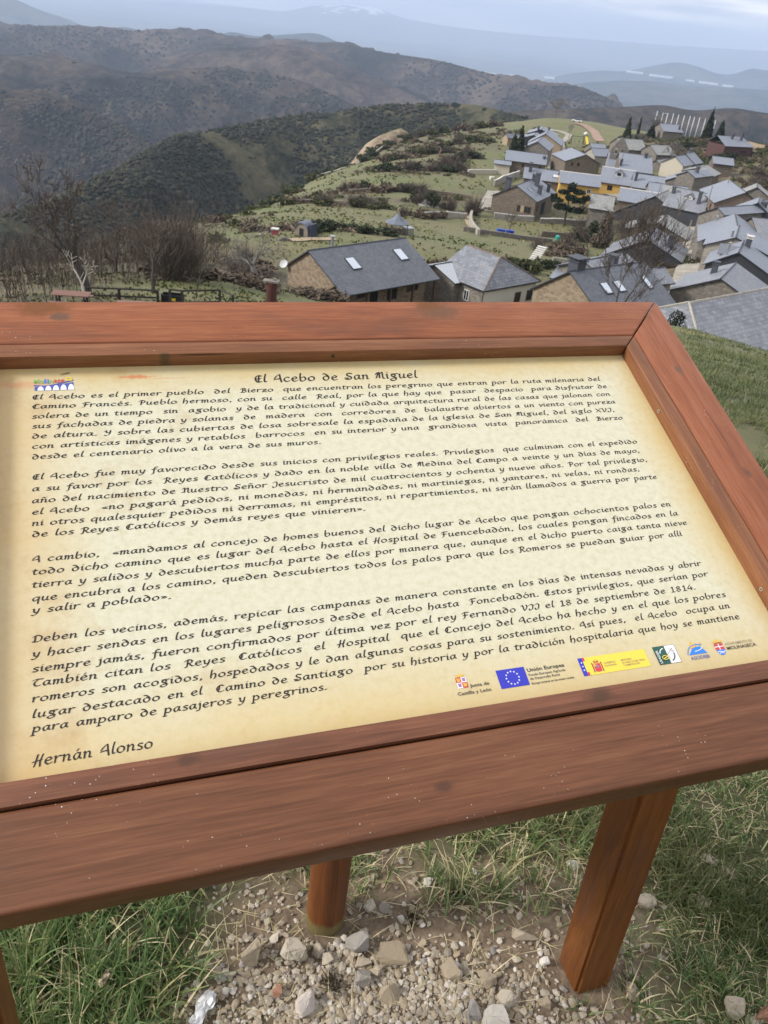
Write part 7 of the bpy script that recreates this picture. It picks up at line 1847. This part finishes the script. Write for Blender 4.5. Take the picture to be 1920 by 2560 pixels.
ROCKS = [(.047, .925, .062, .045, .056, .06, .35, 'dark grey upright shard beside the round post'), (-.076, .892, .064, .052, .058, .74, .2, 'largest pale grey block left of the round post'), (.115, .915, .085, .058, .042, .46, -.1, 'broad brown flat topped rock right of the dark shard'),
 (.063, .861, .046, .042, .040, .12, .5, 'grey cube shaped stone below the brown flat rock'), (-.152, .882, .056, .050, .062, .36, 1.2, 'weathered rock half hidden in the grass at the left edge of the gravel'), (.231, .899, .040, .062, .034, .40, .3, 'narrow pale slab standing in the middle of the gravel'),
 (.089, .879, .032, .028, .026, .58, .9, 'small tan stone wedged beside the grey cube'), (.060, .893, .046, .026, .017, .62, .1, 'thin flat tan flake above the grey cube stone'), (-.010, .892, .036, .026, .022, .70, .4, 'pale lozenge stone below the foot of the round post'), (-.030, .906, .030, .030, .027, .60, .8, 'yellowish tan pebble next to the largest pale block'),
 (.116, .835, .048, .044, .038, .42, .2, 'buff angular rock in the lower middle of the gravel'), (-.040, .800, .058, .044, .044, .84, .7, 'white topped rock with rusty stains at the lower left of the gravel'), (.274, .826, .040, .042, .036, .05, .1, 'darkest purplish rock low in the gravel'), (.316, .818, .074, .050, .034, .80, .05, 'wide pale slab at the bottom edge of the gravel'),
 (.338, .856, .046, .040, .036, .72, .6, 'rounded pale stone right of centre in the gravel'), (.305, .888, .042, .036, .030, .38, 1.0, 'buff stone behind the rounded pale stone'), (.065, 1.014, .034, .026, .026, .76, .9, 'light stone leaning on a grey one behind the round post'), (.094, 1.014, .032, .030, .026, .14, .3, 'grey stone behind the round post'),
 (.384, .986, .070, .034, .028, .56, -.25, 'long pale buff stone on the bare soil between the posts'), (.186, 1.083, .032, .028, .024, .80, .4, 'pale block at the edge of the far grass tuft'), (.422, .940, .026, .022, .022, .82, .2, 'small white stone left of the square post'), (-.095, .820, .026, .024, .026, 1.0, .3, 'brick red stone chip at the left of the gravel'),
 (.787, .890, .056, .050, .052, .60, .2, 'round yellowish brown cobble in the right hand grass'), (.842, .884, .052, .034, .040, .90, .8, 'white stone beside the round cobble at the right edge'), (.776, 1.122, .085, .036, .026, .66, -.1, 'long whitish stone just right of the square post'), (.836, 1.225, .056, .034, .030, .74, -.5, 'pale jagged stone farther back in the right hand grass'),
 (.874, 1.203, .040, .034, .028, .56, .3, 'tan stone behind the pale jagged stone'), (.664, 1.104, .060, .036, .028, .66, .1, 'creamy flat stone behind the square post'), (.590, .902, .034, .046, .032, .36, .2, 'grey brown oblong stone at the right foot of the square post'), (.822, .872, .050, .030, .020, .64, .4, 'buff stone at the bottom right corner'),
 (.512, 1.174, .042, .028, .022, .82, -.6, 'whitish flake among the straw left of the square post'), (.412, .856, .034, .028, .025, .50, .2, 'tan stone at the lower right of the gravel'), (-.40, 1.02, .06, .04, .03, .70, .3, 'pale stone at the back of the left hand grass'), (-.36, 1.08, .045, .035, .028, .5, .3, 'tan stone behind the left hand grass')]
for i, (x, y, a, b_, c_, tn, rz, lb) in enumerate(ROCKS):
    me = rock_mesh(500 + i, a * .92, b_ * .95, c_ * 1.0, min(1, tn + .12) if tn < .95 else tn, 13 + i % 6)
    tag(link('stone', me, None, (x, y, gz1(x, y) + c_ * .30), rz), lb, 'stone')
rs = random.Random(12)
protos = [rock_mesh(700 + i, .022, .019, .014, t_, 12) for i, t_ in enumerate((.2, .38, .5, .55, .6, .65, .7, .76, .84, .92, .46, .72))]
k = 0
while k < 240:
    x, y = rs.uniform(-.22, .66), rs.uniform(.70, 1.18)
    if near_density(np.array([x]), np.array([y]))[0] > .5 or (y > 1.0 and rs.random() < .6): continue
    if any(math.hypot(x - a, y - b) < q + .012 for a, b, q in POSTS): continue
    if any(math.hypot(x - q[0], y - q[1]) < q[2] * .55 for q in ROCKS): continue
    o = link('stone', rs.choice(protos), None, (x, y, gz1(x, y) + .003), rs.random() * 6.28)
    f = rs.choice((.35, .45, .5, .6, .7, .8, 1.0)); o.scale = (f * rs.uniform(.8, 1.3), f, f * rs.uniform(.7, 1.2)); o.rotation_euler.x = rs.gauss(0, .35)
    tag(o, 'small chip of crushed stone lying in the gravel patch under the board', 'stone', 'small stones in the gravel patch'); k += 1

# dry stalks lying on the soil, and root fibres
n = 1500; x = r.uniform(-.3, 1.0, n); y = r.uniform(.72, 1.5, n); k = clear_posts(x, y); x, y = x[k], y[k]; n = len(x)
blades('dry_straw', x, y, gz(x, y) + .004, .02 + .05 * r.random(n), .0010 + .0012 * r.random(n), np.full(n, 1.38) + r.normal(0, .12, n), r.random(n) * 6.28, r.normal(0, .35, n), r.uniform(.72, 1, n), G_NEAR, 'dry straw stalks lying on the stony soil', 3)
for i, (x, y, w, lb) in enumerate(((.245, 1.065, .05, 'brown tangle of roots at the edge of the far grass'), (.005, .845, .045, 'reddish root tangle below the round post'), (.155, 1.0, .03, 'tuft of orange brown moss on the soil'))):
    me = twig_bush('root_tangle', w, w * .55, 90, 800 + i, L_BROWN, .0011)
    tag(link('root_tangle', me, None, (x, y, gz1(x, y) - .004)), lb, 'roots')
# crumpled tissue and a dry leaf
def crumple(name, w, h, seed, mat, label, cat, x, y, lift, rz):
    bm = bmesh.new(); bmesh.ops.create_grid(bm, x_segments=18, y_segments=22, size=.5)
    for v in bm.verts:
        a, b = v.co.x, v.co.y
        f1 = float(vnoise(a * 5 + seed, b * 5)) - .5; f2 = float(vnoise(a * 7 + seed, b * 5 + 3)) - .5
        edge = 1 - .35 * float(vnoise(b * 6 + seed, 3.0)) * (abs(a) > .3)
        v.co = Vector((a * w * edge * (1 - .25 * abs(b)) + f2 * .008, b * h + f1 * .006, abs(f1) * .022 + f2 * .007 + lift + .55 * w * max(0, .38 - abs(a))))
    me = bpy.data.meshes.new(name); bm.to_mesh(me); bm.free(); me.materials.append(mat)
    o = link(name, me, None, (x, y, gz1(x, y)), rz); sm = o.modifiers.new('thickness', 'SOLIDIFY'); sm.thickness = .0006
    tag(o, label, cat)
crumple('tissue', .032, .062, 3.3, plain('white_paper', (.80, .80, .80), .85, var=.04), 'crumpled white paper tissue at the edge of the left hand grass', 'tissue', -.222, .772, .010, -.25)
crumple('dry_leaf', .020, .034, 9.1, plain('dry_leaf', (.48, .40, .28), .8, var=.15), 'single pale dry leaf lying on the left hand grass', 'leaf', -.405, .785, .045, -.5)
